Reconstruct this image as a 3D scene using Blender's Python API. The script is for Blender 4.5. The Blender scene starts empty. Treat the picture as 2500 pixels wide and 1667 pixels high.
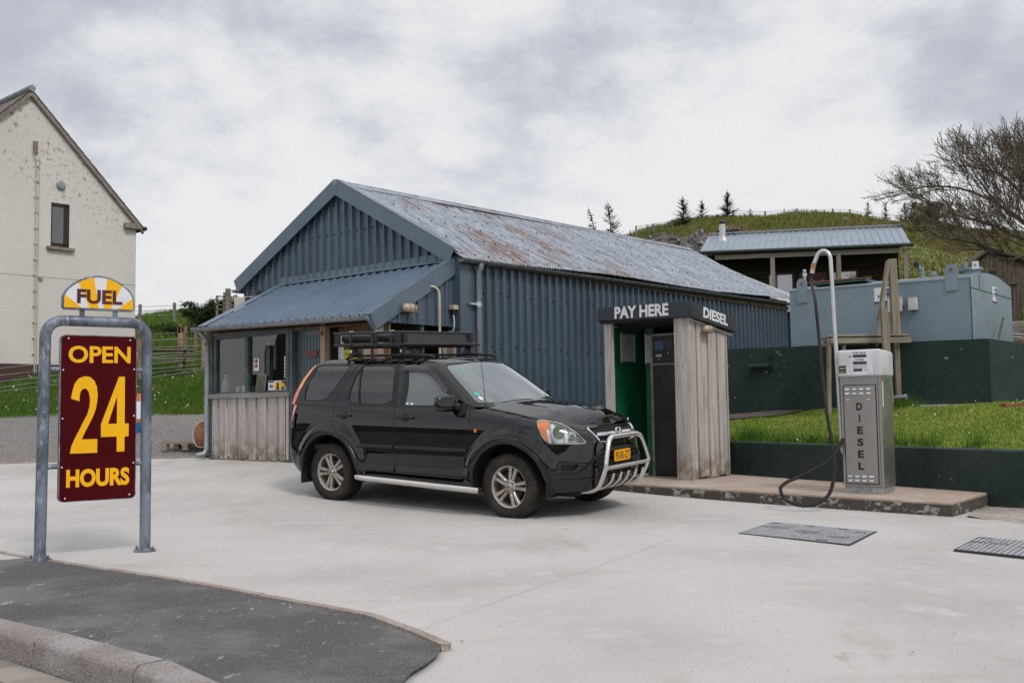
import bpy, bmesh, math, random
import numpy as np
from mathutils import Vector, Matrix, noise as mnoise
from mathutils.geometry import delaunay_2d_cdt

SC = bpy.context.scene
COL = SC.collection
R = math.radians

# ------------------------------------------------------------------ camera, light, exposure
CAM_H = 1.16
PITCH = math.atan(159 / 2430.0)
ROLL = 0.0147
cam_data = bpy.data.cameras.new('camera')
cam_data.sensor_width = 36.0
cam_data.lens = 2430.0 * 36.0 / 2500.0
cam_data.clip_start = 0.1
cam_data.clip_end = 4000
cam = bpy.data.objects.new('camera', cam_data)
COL.objects.link(cam)
cam.matrix_world = Matrix.Translation((0, 0, CAM_H)) @ Matrix.Rotation(math.pi / 2 + PITCH, 4, 'X') @ Matrix.Rotation(-ROLL, 4, 'Z')
SC.camera = cam

SC.view_settings.view_transform = 'Standard'
SC.view_settings.look = 'None'
SC.view_settings.gamma = 1.0
SC.view_settings.exposure = 0.0
SC.render.engine = 'CYCLES'
SC.cycles.max_bounces = 6
SC.cycles.transparent_max_bounces = 12
SC.cycles.use_denoising = True

SUN_EL, SUN_AZ = 48.0, 150.0
w = bpy.data.worlds.new('World')
SC.world = w
w.use_nodes = True
nt = w.node_tree
nt.nodes.clear()
def _n(t, **k):
    n = nt.nodes.new(t)
    for a, b in k.items():
        setattr(n, a, b)
    return n
def _l(a, b): nt.links.new(a, b)
def _math(op, a, b=None, clamp=False):
    n = _n('ShaderNodeMath', operation=op); n.use_clamp = clamp
    for i, v in enumerate((a, b)):
        if v is None: continue
        if isinstance(v, (int, float)): n.inputs[i].default_value = v
        else: _l(v, n.inputs[i])
    return n.outputs[0]
sky = _n('ShaderNodeTexSky', sky_type='NISHITA')
sky.sun_disc = False
sky.sun_elevation = R(SUN_EL)
sky.sun_rotation = R(SUN_AZ)
tc = _n('ShaderNodeTexCoord')
sep = _n('ShaderNodeSeparateXYZ'); _l(tc.outputs['Generated'], sep.inputs[0])
zc = _math('MAXIMUM', sep.outputs[2], 0.0)
den = _math('ADD', zc, 0.42)
comb = _n('ShaderNodeCombineXYZ')
_l(_math('DIVIDE', sep.outputs[0], den), comb.inputs[0])
_l(_math('DIVIDE', sep.outputs[1], den), comb.inputs[1])
def _noise(scale, det, rough, off, dist=0.0):
    m = _n('ShaderNodeMapping'); m.inputs['Location'].default_value = off
    _l(comb.outputs[0], m.inputs[0])
    n = _n('ShaderNodeTexNoise'); n.inputs['Scale'].default_value = scale
    n.inputs['Detail'].default_value = det; n.inputs['Roughness'].default_value = rough
    n.inputs['Distortion'].default_value = dist
    _l(m.outputs[0], n.inputs['Vector'])
    return n.outputs['Fac']
big = _noise(1.9, 3, .5, (3.1, 5.0, 0), .1)
med = _noise(5.2, 8, .62, (1.3, 8.2, 0), .1)
mix = _math('ADD', _math('MULTIPLY', big, .60), _math('MULTIPLY', med, .40))
# a darker belt of cloud at middle height, bright at the horizon
mr = _n('ShaderNodeMapRange'); mr.interpolation_type = 'SMOOTHERSTEP'
_l(mix, mr.inputs[0]); mr.inputs[1].default_value = .37; mr.inputs[2].default_value = .585
band = _n('ShaderNodeMapRange'); band.interpolation_type = 'SMOOTHERSTEP'
_l(zc, band.inputs[0]); band.inputs[1].default_value = .02; band.inputs[2].default_value = .30
dark = _math('MULTIPLY', _math('SUBTRACT', 1.0, mr.outputs[0]), band.outputs[0], True)
cr = _n('ShaderNodeValToRGB')
cr.color_ramp.elements[0].position = 0.0; cr.color_ramp.elements[0].color = (.90, .905, .915, 1)
cr.color_ramp.elements[1].position = 1.0; cr.color_ramp.elements[1].color = (.53, .56, .635, 1)
e = cr.color_ramp.elements.new(.4); e.color = (.75, .77, .815, 1)
_l(dark, cr.inputs[0])
# the overcast zenith is brighter than the part of the sky near the horizon
zen = _n('ShaderNodeMapRange'); zen.interpolation_type = 'SMOOTHSTEP'
_l(zc, zen.inputs[0]); zen.inputs[1].default_value = .40; zen.inputs[2].default_value = .85
zen.inputs[3].default_value = 1.0; zen.inputs[4].default_value = 1.40
cl = _n('ShaderNodeVectorMath', operation='SCALE'); _l(cr.outputs[0], cl.inputs[0]); _l(zen.outputs[0], cl.inputs['Scale'])
bg1 = _n('ShaderNodeBackground'); _l(sky.outputs[0], bg1.inputs[0]); bg1.inputs[1].default_value = 0.05
bg2 = _n('ShaderNodeBackground'); _l(cl.outputs[0], bg2.inputs[0]); bg2.inputs[1].default_value = .96
mx = _n('ShaderNodeMixShader'); mx.inputs[0].default_value = .94
_l(bg1.outputs[0], mx.inputs[1]); _l(bg2.outputs[0], mx.inputs[2])
wo = _n('ShaderNodeOutputWorld'); _l(mx.outputs[0], wo.inputs[0])

sun_d = bpy.data.lights.new('sun', 'SUN')
sun_d.energy = 1.5; sun_d.angle = R(14); sun_d.color = (1.0, .97, .93)
sun = bpy.data.objects.new('sun', sun_d); COL.objects.link(sun)
sun.rotation_euler = (R(90 - SUN_EL), 0, R(180 - SUN_AZ))

# ------------------------------------------------------------------ helpers: photogrammetry used to place things
def Uv(px, py, Y):
    r = cam.matrix_world.to_3x3() @ Vector(((px - 1250) / 2430.0, -(py - 833.5) / 2430.0, -1.0))
    return Vector((0, 0, CAM_H)) + r * (Y / r.y)
CAMM = cam.matrix_world.to_3x3().copy()

# ------------------------------------------------------------------ materials
MATS = {}
def srgb(r, g, b):
    f = lambda c: ((c / 255.0 + .055) / 1.055) ** 2.4 if c > 10 else c / 255.0 / 12.92
    return (f(r), f(g), f(b), 1)
def c4(c): return tuple(c) + (1,) if len(c) == 3 else tuple(c)

class Mat:
    def __init__(s, name, base=(.5, .5, .5), rough=.6, metal=0.0, spec=.5, coat=0.0):
        s.m = bpy.data.materials.new(name); s.m.use_nodes = True
        s.t = s.m.node_tree; s.p = s.t.nodes['Principled BSDF']
        s.p.inputs['Base Color'].default_value = c4(base)
        s.p.inputs['Roughness'].default_value = rough
        s.p.inputs['Metallic'].default_value = metal
        s.p.inputs['Specular IOR Level'].default_value = spec
        s.p.inputs['Coat Weight'].default_value = coat
        s.p.inputs['Coat Roughness'].default_value = .04
        s.cur = None; s.base = c4(base)
        s.tc = s.t.nodes.new('ShaderNodeTexCoord')
        s.hgt = None
        MATS[name] = s.m
    def n(s, t, **k):
        n = s.t.nodes.new(t)
        for a, b in k.items(): setattr(n, a, b)
        return n
    def l(s, a, b): s.t.links.new(a, b)
    def noise(s, scale, detail=4, rough=.55, stretch=(1, 1, 1), loc=(0, 0, 0), dist=0.0, space='Object'):
        mp = s.n('ShaderNodeMapping'); mp.inputs['Scale'].default_value = stretch; mp.inputs['Location'].default_value = loc
        s.l(s.tc.outputs[space], mp.inputs[0])
        n = s.n('ShaderNodeTexNoise'); n.inputs['Scale'].default_value = scale; n.inputs['Detail'].default_value = detail
        n.inputs['Roughness'].default_value = rough; n.inputs['Distortion'].default_value = dist
        s.l(mp.outputs[0], n.inputs['Vector'])
        return n.outputs['Fac']
    def vor(s, scale, stretch=(1, 1, 1), feature='F1', space='Object', out='Distance', rnd=1.0):
        mp = s.n('ShaderNodeMapping'); mp.inputs['Scale'].default_value = stretch
        s.l(s.tc.outputs[space], mp.inputs[0])
        n = s.n('ShaderNodeTexVoronoi', feature=feature); n.inputs['Scale'].default_value = scale
        n.inputs['Randomness'].default_value = rnd
        s.l(mp.outputs[0], n.inputs['Vector'])
        return n.outputs[out]
    def rng(s, v, a, b, lo=0.0, hi=1.0, smooth=True):
        m = s.n('ShaderNodeMapRange'); m.interpolation_type = 'SMOOTHSTEP' if smooth else 'LINEAR'
        s.l(v, m.inputs[0])
        for i, x in enumerate((a, b, lo, hi)): m.inputs[i + 1].default_value = x
        return m.outputs[0]
    def mul(s, a, b, op='MULTIPLY'):
        m = s.n('ShaderNodeMath', operation=op); m.use_clamp = False
        for i, v in enumerate((a, b)):
            if isinstance(v, (int, float)): m.inputs[i].default_value = v
            else: s.l(v, m.inputs[i])
        return m.outputs[0]
    def axis(s, i, space='Object'):
        x = s.n('ShaderNodeSeparateXYZ'); s.l(s.tc.outputs[space], x.inputs[0]); return x.outputs[i]
    def over(s, fac, col, amount=1.0):
        """lay colour col over the current colour where fac is 1"""
        if amount != 1.0: fac = s.mul(fac, amount)
        mx = s.n('ShaderNodeMix', data_type='RGBA')
        s.l(fac, mx.inputs[0])
        if s.cur is None: mx.inputs[6].default_value = s.base
        else: s.l(s.cur, mx.inputs[6])
        if isinstance(col, tuple): mx.inputs[7].default_value = c4(col)
        else: s.l(col, mx.inputs[7])
        s.cur = mx.outputs[2]
        s.l(s.cur, s.p.inputs['Base Color'])
        return s
    def bump(s, h, dist=.01, strength=1.0):
        b = s.n('ShaderNodeBump'); b.inputs['Distance'].default_value = dist; b.inputs['Strength'].default_value = strength
        s.l(h, b.inputs['Height'])
        if s.hgt is not None: s.l(s.hgt, b.inputs['Normal'])
        s.hgt = b.outputs[0]; s.l(s.hgt, s.p.inputs['Normal'])
        return s
    def roughv(s, v, lo, hi):
        s.l(s.rng(v, .3, .7, lo, hi), s.p.inputs['Roughness']); return s

def flat(name, base, rough=.6, metal=0.0, var=.12, scale=6.0, coat=0.0, spec=.5, bump=0.0):
    """plain paint / plastic / metal with slight mottling"""
    m = Mat(name, base, rough, metal, spec, coat)
    d = tuple(c * (1 - var * 2) for c in base[:3])
    m.over(m.rng(m.noise(scale, 5, .6), .35, .7), d)
    if bump: m.bump(m.noise(scale * 12, 3), bump)
    return m.m

# ------------------------------------------------------------------ scene graph helpers
def tag(o, label=None, cat=None, group=None, kind=None):
    if label: o['label'] = label
    if cat: o['category'] = cat
    if group: o['group'] = group
    if kind: o['kind'] = kind
    return o
def thing(name, label, cat, loc=(0, 0, 0), rz=0.0, group=None):
    o = bpy.data.objects.new(name, None); COL.objects.link(o)
    o.location = loc; o.rotation_euler = (0, 0, rz); o.empty_display_size = .2
    return tag(o, label, cat, group)

class MB:
    def __init__(s): s.v = []; s.f = []; s.mi = []
    def add(s, vs, fs, mi=0):
        k = len(s.v); s.v += [tuple(p) for p in vs]
        s.f += [tuple(i + k for i in f) for f in fs]; s.mi += [mi] * len(fs)
        return s
    def box(s, x0, x1, y0, y1, z0, z1, M=None, mi=0, bev=0.0):
        if bev > 0:
            bm = bmesh.new(); bmesh.ops.create_cube(bm, size=1)
            for v in bm.verts:
                v.co = Vector(((x0 + x1) / 2 + v.co.x * (x1 - x0), (y0 + y1) / 2 + v.co.y * (y1 - y0), (z0 + z1) / 2 + v.co.z * (z1 - z0)))
            bmesh.ops.bevel(bm, geom=list(bm.edges), offset=bev, segments=2, affect='EDGES', profile=.6)
            bm.verts.index_update()
            vs = [v.co.copy() for v in bm.verts]; fs = [tuple(v.index for v in f.verts) for f in bm.faces]; bm.free()
        else:
            vs = [Vector((x, y, z)) for z in (z0, z1) for y in (y0, y1) for x in (x0, x1)]
            fs = [(0, 2, 3, 1), (4, 5, 7, 6), (0, 1, 5, 4), (2, 6, 7, 3), (0, 4, 6, 2), (1, 3, 7, 5)]
        if M is not None: vs = [M @ v for v in vs]
        return s.add(vs, fs, mi)
    def bar(s, a, b, w, h, up=(0, 0, 1), bev=0.0, mi=0):
        """box beam from a to b with width w and height h"""
        a = Vector(a); b = Vector(b); z = (b - a); L = z.length; z.normalize()
        u = Vector(up)
        if abs(z.dot(u)) > .98: u = Vector((1, 0, 0))
        x = u.cross(z).normalized(); y = z.cross(x)
        M = Matrix(((x.x, y.x, z.x, a.x), (x.y, y.y, z.y, a.y), (x.z, y.z, z.z, a.z), (0, 0, 0, 1)))
        return s.box(-w / 2, w / 2, -h / 2, h / 2, 0, L, M, mi, bev)
    def tube(s, pts, r, seg=10, caps=True, mi=0, closed=False):
        pts = [Vector(p) for p in pts]; n = len(pts)
        rs = r if isinstance(r, (list, tuple)) else [r] * n
        k0 = len(s.v); prev = None
        for i, p in enumerate(pts):
            if closed: t = pts[(i + 1) % n] - pts[i - 1]
            else: t = pts[min(i + 1, n - 1)] - pts[max(i - 1, 0)]
            t.normalize()
            if prev is None:
                a = Vector((0, 0, 1)) if abs(t.z) < .9 else Vector((1, 0, 0))
                x = a.cross(t).normalized()
            else:
                x = (prev - t * prev.dot(t)).normalized()
            prev = x; y = t.cross(x)
            for j in range(seg):
                q = 2 * math.pi * j / seg
                s.v.append(tuple(p + (x * math.cos(q) + y * math.sin(q)) * rs[i]))
        m = n if closed else n - 1
        for i in range(m):
            for j in range(seg):
                a = k0 + i * seg; b = k0 + ((i + 1) % n) * seg
                s.f.append((a + j, a + (j + 1) % seg, b + (j + 1) % seg, b + j)); s.mi.append(mi)
        if caps and not closed:
            s.f.append(tuple(k0 + j for j in reversed(range(seg)))); s.mi.append(mi)
            s.f.append(tuple(k0 + (n - 1) * seg + j for j in range(seg))); s.mi.append(mi)
        return s
    def lathe(s, prof, c=(0, 0, 0), axis='Z', seg=24, mi=0):
        """prof: list of (r, h)"""
        k = len(s.v); n = len(prof)
        for (r, h) in prof:
            for j in range(seg):
                q = 2 * math.pi * j / seg; a, b = r * math.cos(q), r * math.sin(q)
                if axis == 'Z': p = (c[0] + a, c[1] + b, c[2] + h)
                elif axis == 'Y': p = (c[0] + a, c[1] + h, c[2] + b)
                else: p = (c[0] + h, c[1] + a, c[2] + b)
                s.v.append(p)
        for i in range(n - 1):
            for j in range(seg):
                s.f.append((k + i * seg + j, k + i * seg + (j + 1) % seg, k + (i + 1) * seg + (j + 1) % seg, k + (i + 1) * seg + j)); s.mi.append(mi)
        s.f.append(tuple(k + j for j in reversed(range(seg)))); s.mi.append(mi)
        s.f.append(tuple(k + (n - 1) * seg + j for j in range(seg))); s.mi.append(mi)
        return s
    def prism(s, poly, fn, h0, h1, mi=0, sides=True):
        """extrude 2-D polygon poly; fn(a,b,h)->xyz"""
        n = len(poly)
        vs = [fn(a, b, h0) for a, b in poly] + [fn(a, b, h1) for a, b in poly]
        fs = [tuple(range(n - 1, -1, -1)), tuple(range(n, 2 * n))]
        if sides: fs += [(i, (i + 1) % n, n + (i + 1) % n, n + i) for i in range(n)]
        return s.add(vs, fs, mi)
    def build(s, name, mat, parent=None, smooth=None, label=None, M=None, sharp=35):
        me = bpy.data.meshes.new(name)
        vs = s.v if M is None else [tuple(M @ Vector(p)) for p in s.v]
        me.from_pydata(vs, [], s.f)
        for m in (mat if isinstance(mat, (list, tuple)) else [mat]): me.materials.append(m)
        if any(s.mi): me.polygons.foreach_set('material_index', s.mi)
        bm = bmesh.new(); bm.from_mesh(me)
        bmesh.ops.recalc_face_normals(bm, faces=bm.faces)
        if smooth:
            for f in bm.faces: f.smooth = True
            for ed in bm.edges:
                ed.smooth = not (len(ed.link_faces) == 2 and ed.calc_face_angle(0) > R(sharp))
        bm.to_mesh(me); bm.free()
        o = bpy.data.objects.new(name, me); COL.objects.link(o)
        if parent is not None: o.parent = parent
        if label: o['label'] = label
        return o

def raw_mesh(name, V, F, mat, parent=None, smooth=True, mi=None, normals=False):
    me = bpy.data.meshes.new(name)
    me.from_pydata([tuple(p) for p in V], [], [tuple(int(i) for i in f) for f in F])
    for m in (mat if isinstance(mat, (list, tuple)) else [mat]): me.materials.append(m)
    if mi is not None: me.polygons.foreach_set('material_index', mi)
    if smooth: me.polygons.foreach_set('use_smooth', [True] * len(me.polygons))
    if normals:
        bm = bmesh.new(); bm.from_mesh(me); bmesh.ops.recalc_face_normals(bm, faces=bm.faces); bm.to_mesh(me); bm.free()
    o = bpy.data.objects.new(name, me); COL.objects.link(o)
    if parent is not None: o.parent = parent
    return o

def smoothpath(pts, n=6):
    """Catmull-Rom through points"""
    P = [Vector(p) for p in pts]; P = [P[0] * 2 - P[1]] + P + [P[-1] * 2 - P[-2]]
    out = []
    for i in range(1, len(P) - 2):
        for k in range(n):
            t = k / n; a, b, c, d = P[i - 1], P[i], P[i + 1], P[i + 2]
            out.append(.5 * ((2 * b) + (c - a) * t + (2 * a - 5 * b + 4 * c - d) * t * t + (3 * b - a - 3 * c + d) * t ** 3))
    out.append(P[-2].copy()); return out

def text_mesh(name, body, size, mat, M, parent=None, bold=0.0, sx=1.0, sy=None, depth=.002, align='CENTER', space=1.0, label=None, fit=None):
    """lettering as a thin mesh; M maps local (x right, y up, z out)"""
    cu = bpy.data.curves.new(name, 'FONT'); cu.body = body; cu.size = size; cu.align_x = align; cu.align_y = 'CENTER'
    cu.offset = bold; cu.extrude = depth; cu.space_character = space; cu.resolution_u = 4
    tmp = bpy.data.objects.new('tmp', cu); COL.objects.link(tmp)
    dg = bpy.context.evaluated_depsgraph_get()
    me = bpy.data.meshes.new_from_object(tmp.evaluated_get(dg))
    bpy.data.objects.remove(tmp); bpy.data.curves.remove(cu)
    me.name = name
    if fit:   # stretch to a given width and height, centred
        xs = [v.co.x for v in me.vertices]; ys = [v.co.y for v in me.vertices]
        cx, cy = (min(xs) + max(xs)) / 2, (min(ys) + max(ys)) / 2
        fx, fy = fit[0] / (max(xs) - min(xs)), fit[1] / (max(ys) - min(ys))
        for v in me.vertices: v.co.x = (v.co.x - cx) * fx; v.co.y = (v.co.y - cy) * fy
    else:
        for v in me.vertices: v.co.x *= sx; v.co.y *= (sy or 1)
    me.transform(M)
    me.materials.clear(); me.materials.append(mat)
    o = bpy.data.objects.new(name, me); COL.objects.link(o)
    if parent is not None: o.parent = parent
    if label: o['label'] = label
    return o
def frameM(o, x, z):
    """matrix with origin o, local x axis, local z (out) axis; y = z cross x"""
    x = Vector(x).normalized(); z = Vector(z).normalized(); y = z.cross(x)
    return Matrix(((x.x, y.x, z.x, o[0]), (x.y, y.y, z.y, o[1]), (x.z, y.z, z.z, o[2]), (0, 0, 0, 1)))

def profile_points(L, pitch=.2, depth=.032, kind='box', start=0.0):
    """breakpoints (u, h) of a profiled metal sheet of length L"""
    pts = []
    if kind == 'box':
        u = start
        while u < L:
            for du, h in ((0, 0), (.64, 0), (.72, 1), (.90, 1), (.97, 0)):
                uu = u + du * pitch
                if uu <= L: pts.append((uu, h * depth))
            u += pitch
    else:
        n = int(L / pitch * 8)
        for i in range(n + 1):
            u = L * i / n; pts.append((u, depth * .5 * (1 + math.sin(2 * math.pi * u / pitch))))
    if pts[-1][0] < L: pts.append((L, 0))
    out = [pts[0]]
    for p in pts[1:]:
        if p[0] > out[-1][0] + 1e-5: out.append(p)
    return out
def profiled(L, lo, hi, fn, pitch=.2, depth=.032, kind='box', rows=1, start=0.0, thick=0.0):
    """sheet: fn(u, v, h) -> xyz; v runs lo(u)..hi(u)"""
    m = MB(); P = profile_points(L, pitch, depth, kind, start)
    lo_ = lo if callable(lo) else (lambda u: lo); hi_ = hi if callable(hi) else (lambda u: hi)
    vs = []
    for u, h in P:
        a, b = lo_(u), hi_(u)
        for k in range(rows + 1): vs.append(fn(u, a + (b - a) * k / rows, h))
    r = rows + 1
    fs = [(i * r + k, (i + 1) * r + k, (i + 1) * r + k + 1, i * r + k + 1) for i in range(len(P) - 1) for k in range(rows)]
    m.add(vs, fs)
    return m
def copy_tree(o, parent=None):
    c = o.copy(); COL.objects.link(c)
    if parent is not None: c.parent = parent
    for ch in list(o.children): copy_tree(ch, c)
    return c

# ------------------------------------------------------------------ material library
def M_concrete():
    m = Mat('forecourt concrete', (.475, .452, .435), .85)
    m.over(m.rng(m.noise(.55, 5, .6, (1, 1, 1)), .42, .64), (.375, .35, .335), .85)
    m.over(m.rng(m.noise(.9, 6, .65, (1, .35, 1), (4, 9, 0), .3), .56, .72), (.31, .275, .25), .7)
    m.over(m.rng(m.noise(2.2, 4, .6), .5, .75), (.54, .52, .505), .8)
    m.over(m.rng(m.noise(1.1, 6, .7, (.35, 1.2, 1), (9, 3, 0), .4), .55, .70), (.37, .325, .295), .5)
    m.over(m.mul(m.rng(m.noise(4.5, 6, .75, (1, .5, 1), (1, 6, 0)), .60, .72), m.rng(m.noise(.5, 2, .5, (1, 1, 1), (5, 5, 0)), .45, .6)), (.29, .24, .20), .6)
    m.over(m.rng(m.noise(120, 3, .7), .55, .75), (.30, .29, .30), .45)
    m.over(m.rng(m.noise(260, 2, .6, loc=(3, 2, 0)), .58, .75), (.62, .61, .62), .5)
    m.over(m.rng(m.noise(38, 5, .85, loc=(1, 7, 3)), .52, .66), (.36, .34, .325), .55)
    m.over(m.rng(m.noise(55, 4, .85, loc=(8, 2, 3)), .55, .68), (.60, .585, .57), .5)
    sp = m.rng(m.vor(9.0), .035, .02); m.over(m.mul(sp, m.rng(m.noise(1.3, 2), .5, .56)), (.10, .09, .085), .9)
    sp = m.rng(m.vor(4.0, (1, .6, 1)), .05, .02); m.over(m.mul(sp, m.rng(m.noise(2.3, 2), .5, .56)), (.22, .18, .13), .55)
    m.bump(m.noise(60, 4, .6), .004); m.bump(m.noise(1.4, 3), .012)
    return m.m
def M_asphalt():
    m = Mat('pavement asphalt', (.088, .085, .088), .9)
    m.over(m.rng(m.noise(1.3, 5, .6), .42, .68), (.20, .19, .185), .85)
    m.over(m.rng(m.noise(90, 3, .8), .50, .66), (.30, .29, .28), .7)
    m.over(m.rng(m.noise(60, 3, .7, loc=(5, 1, 2)), .55, .7), (.03, .03, .033), .6)
    a = m.rng(m.noise(11, 6, .72, (1, .7, 1), dist=.5), .60, .64)
    m.over(m.mul(a, m.rng(m.noise(.9, 2, .5, loc=(1.7, 2.5, 0)), .40, .62)), (.50, .49, .48), .8)
    sp = m.rng(m.vor(11), .06, .03); m.over(m.mul(sp, m.rng(m.noise(3, 2), .52, .58)), (.55, .54, .52), .8)
    m.over(m.rng(m.noise(30, 5, .85, loc=(3, 3, 8)), .54, .66), (.24, .23, .225), .6)
    m.bump(m.noise(110, 3, .7), .012, 1.0); m.bump(m.vor(90), .008, .8)
    return m.m
def M_granite(name='granite kerb', a=(.27, .235, .225), b=(.40, .37, .36), sc=70):
    m = Mat(name, a, .9)
    m.over(m.rng(m.noise(2.5, 4), .4, .65), b, .8)
    m.over(m.rng(m.noise(sc, 3, .8), .5, .62), (.10, .08, .075), .55)
    m.over(m.rng(m.noise(sc * 1.7, 2, .7, loc=(2, 2, 1)), .56, .68), (.55, .53, .51), .5)
    m.bump(m.noise(sc, 3, .7), .014); m.bump(m.noise(6, 4), .03)
    return m.m
def M_gravel():
    m = Mat('gravel track', (.22, .20, .195), .95)
    m.over(m.rng(m.noise(.5, 4), .45, .6), (.27, .18, .12), .75)
    m.over(m.rng(m.vor(22), .1, .5), (.40, .38, .37), .75)
    m.over(m.rng(m.vor(38, out='Distance'), .25, .6), (.07, .06, .055), .7)
    m.bump(m.vor(22), .04, 1); return m.m
def M_grass(name, a, b, c, sc=1.0, moss=None):
    m = Mat(name, a, .95, spec=.15)
    m.over(m.rng(m.noise(.35 * sc, 5, .6), .38, .62), b, .9)
    m.over(m.rng(m.noise(2.2 * sc, 5, .7, loc=(3, 1, 4)), .45, .68), c, .8)
    m.over(m.rng(m.noise(14 * sc, 4, .8), .45, .7), tuple(x * .45 for x in a), .7)
    if moss: m.over(m.rng(m.noise(.8 * sc, 5, .6, loc=(7, 7, 2)), .50, .62), moss, .9)
    m.bump(m.noise(16 * sc, 4, .8), .08, 1); return m.m
def M_steel(name, base, var, worn=.0, sc=1.0):
    m = Mat(name, base, .42, .15, .5)
    m.over(m.rng(m.noise(1.1 * sc, 5, .6, (1, 1, .35)), .40, .68), var, .7)
    m.over(m.rng(m.noise(5 * sc, 5, .7, (1, 1, .25), (3, 3, 3)), .5, .75), tuple(x * 1.25 for x in base), .45)
    if worn: m.over(m.rng(m.noise(9 * sc, 6, .75, (1, 1, .4), (5, 1, 3)), .66, .72), (.35, .37, .39), worn)
    m.roughv(m.noise(3 * sc, 4), .26, .46)
    m.bump(m.noise(4, 2), .004)
    return m.m
def M_weathered_roof():
    # object space of the roof sheet: x across slope (along ridge), y down slope
    m = Mat('weathered galvanised roof', (.30, .335, .385), .5, .25)
    m.over(m.rng(m.noise(1.3, 6, .65, (6, .5, 1)), .42, .60), (.17, .195, .235), .85)
    m.over(m.rng(m.noise(6, 6, .75, (2.5, .5, 1), (4, 4, 0)), .46, .62), (.44, .475, .52), .75)
    m.over(m.rng(m.noise(11, 6, .8, (2.2, .45, 1), (1, 7, 0)), .50, .62), (.10, .115, .14), .75)
    rust = m.rng(m.noise(4.2, 6, .72, (2.6, .40, 1), (9, 2, 0)), .44, .54)
    zone = m.mul(m.rng(m.axis(0), .6, 1.6), m.rng(m.axis(0), 6.2, 4.0))
    zone = m.mul(zone, m.rng(m.noise(.95, 2, .5, (1, .8, 1), (2.2, 6, 0)), .50, .57))
    m.over(m.mul(rust, zone), (.165, .068, .035), .92)
    low = m.rng(m.axis(1), 2.7, 3.3)
    m.over(m.mul(m.mul(low, m.rng(m.noise(7, 5, .8, (2, .6, 1)), .48, .6)), m.rng(m.axis(0), 12, 2)), (.22, .11, .09), .75)
    m.bump(m.noise(30, 4), .004); return m.m
def M_wood(name, a=(.45, .41, .39), b=(.27, .225, .205), c=(.58, .54, .52), green=0.0, axis='z', dark=.85):
    m = Mat(name, a, .88, spec=.25)
    st = {'z': (9, 9, .55), 'x': (.55, 9, 9), 'y': (9, .55, 9)}[axis]
    m.over(m.rng(m.noise(3.0, 6, .65, st), .40, .66), b, .75)
    m.over(m.rng(m.noise(1.6, 4, .6, tuple(q * .6 for q in st), (3, 5, 1)), .45, .7), c, .7)
    m.over(m.rng(m.noise(3.6, 6, .75, st, (2, 2, 9)), .58, .68), tuple(x * .35 for x in b), dark)
    kn = m.rng(m.vor(2.6, (2.2, 2.2, .8) if axis == 'z' else (.8, 2.2, 2.2)), .055, .03); m.over(kn, (.05, .035, .028), .8)
    if green: m.over(m.mul(m.rng(m.axis(2), .55, .0), m.rng(m.noise(7, 5, .7), .38, .6)), (.12, .085, .035), green)
    m.bump(m.noise(6, 5, .7, st), .006); return m.m
def M_harl():
    m = Mat('cream harled wall', (.69, .65, .605), .92)
    m.over(m.rng(m.noise(.35, 4), .4, .65), (.62, .585, .545), .8)
    spots = m.rng(m.noise(6.5, 8, .80), .545, .59)
    # lichen band rising to the right wall side
    band = m.mul(m.rng(m.mul(m.axis(2), m.mul(m.axis(1), .45), 'ADD'), 4.5, 6.4), m.rng(m.mul(m.axis(2), m.mul(m.axis(1), .45), 'ADD'), 8.9, 7.2))
    band = m.mul(band, m.rng(m.noise(.9, 3, .6, loc=(0, 2, 5)), .36, .55))
    m.over(m.mul(spots, band), (.17, .145, .135), .9)
    m.over(m.mul(m.rng(m.noise(9, 6, .8, loc=(2, 2, 2)), .62, .66), m.rng(m.noise(.8, 2), .42, .6)), (.27, .235, .20), .7)
    m.bump(m.noise(26, 4, .8), .018, 1); return m.m
def M_galv(name='galvanised steel', base=(.20, .235, .285), dark=(.075, .09, .12), lite=(.42, .47, .54)):
    m = Mat(name, base, .5, .35)
    m.over(m.rng(m.noise(7, 6, .7, (1, 1, .4)), .42, .6), dark, .85)
    m.over(m.rng(m.noise(13, 6, .75, (1, 1, .3), (3, 4, 5)), .54, .66), lite, .8)
    m.roughv(m.noise(8, 4), .38, .62); return m.m
def M_greenwall():
    m = Mat('dark green painted render', (.018, .036, .030), .7, spec=.25)
    m.over(m.rng(m.noise(.8, 5, .65), .4, .66), (.036, .052, .046), .8)
    m.over(m.rng(m.noise(4, 5, .7, (1, 1, .3)), .5, .7), (.014, .028, .025), .7)
    m.over(m.mul(m.rng(m.noise(9, 6, .75, loc=(5, 2, 9)), .62, .635), m.rng(m.noise(.7, 2, .5, loc=(1, 2, 3)), .50, .60)), (.45, .47, .45), .9)
    m.over(m.mul(m.rng(m.axis(2, 'Object'), .10, .0), m.rng(m.noise(5, 5, .7), .4, .6)), (.09, .08, .06), .7)
    m.bump(m.noise(10, 5, .7), .012); return m.m
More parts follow.
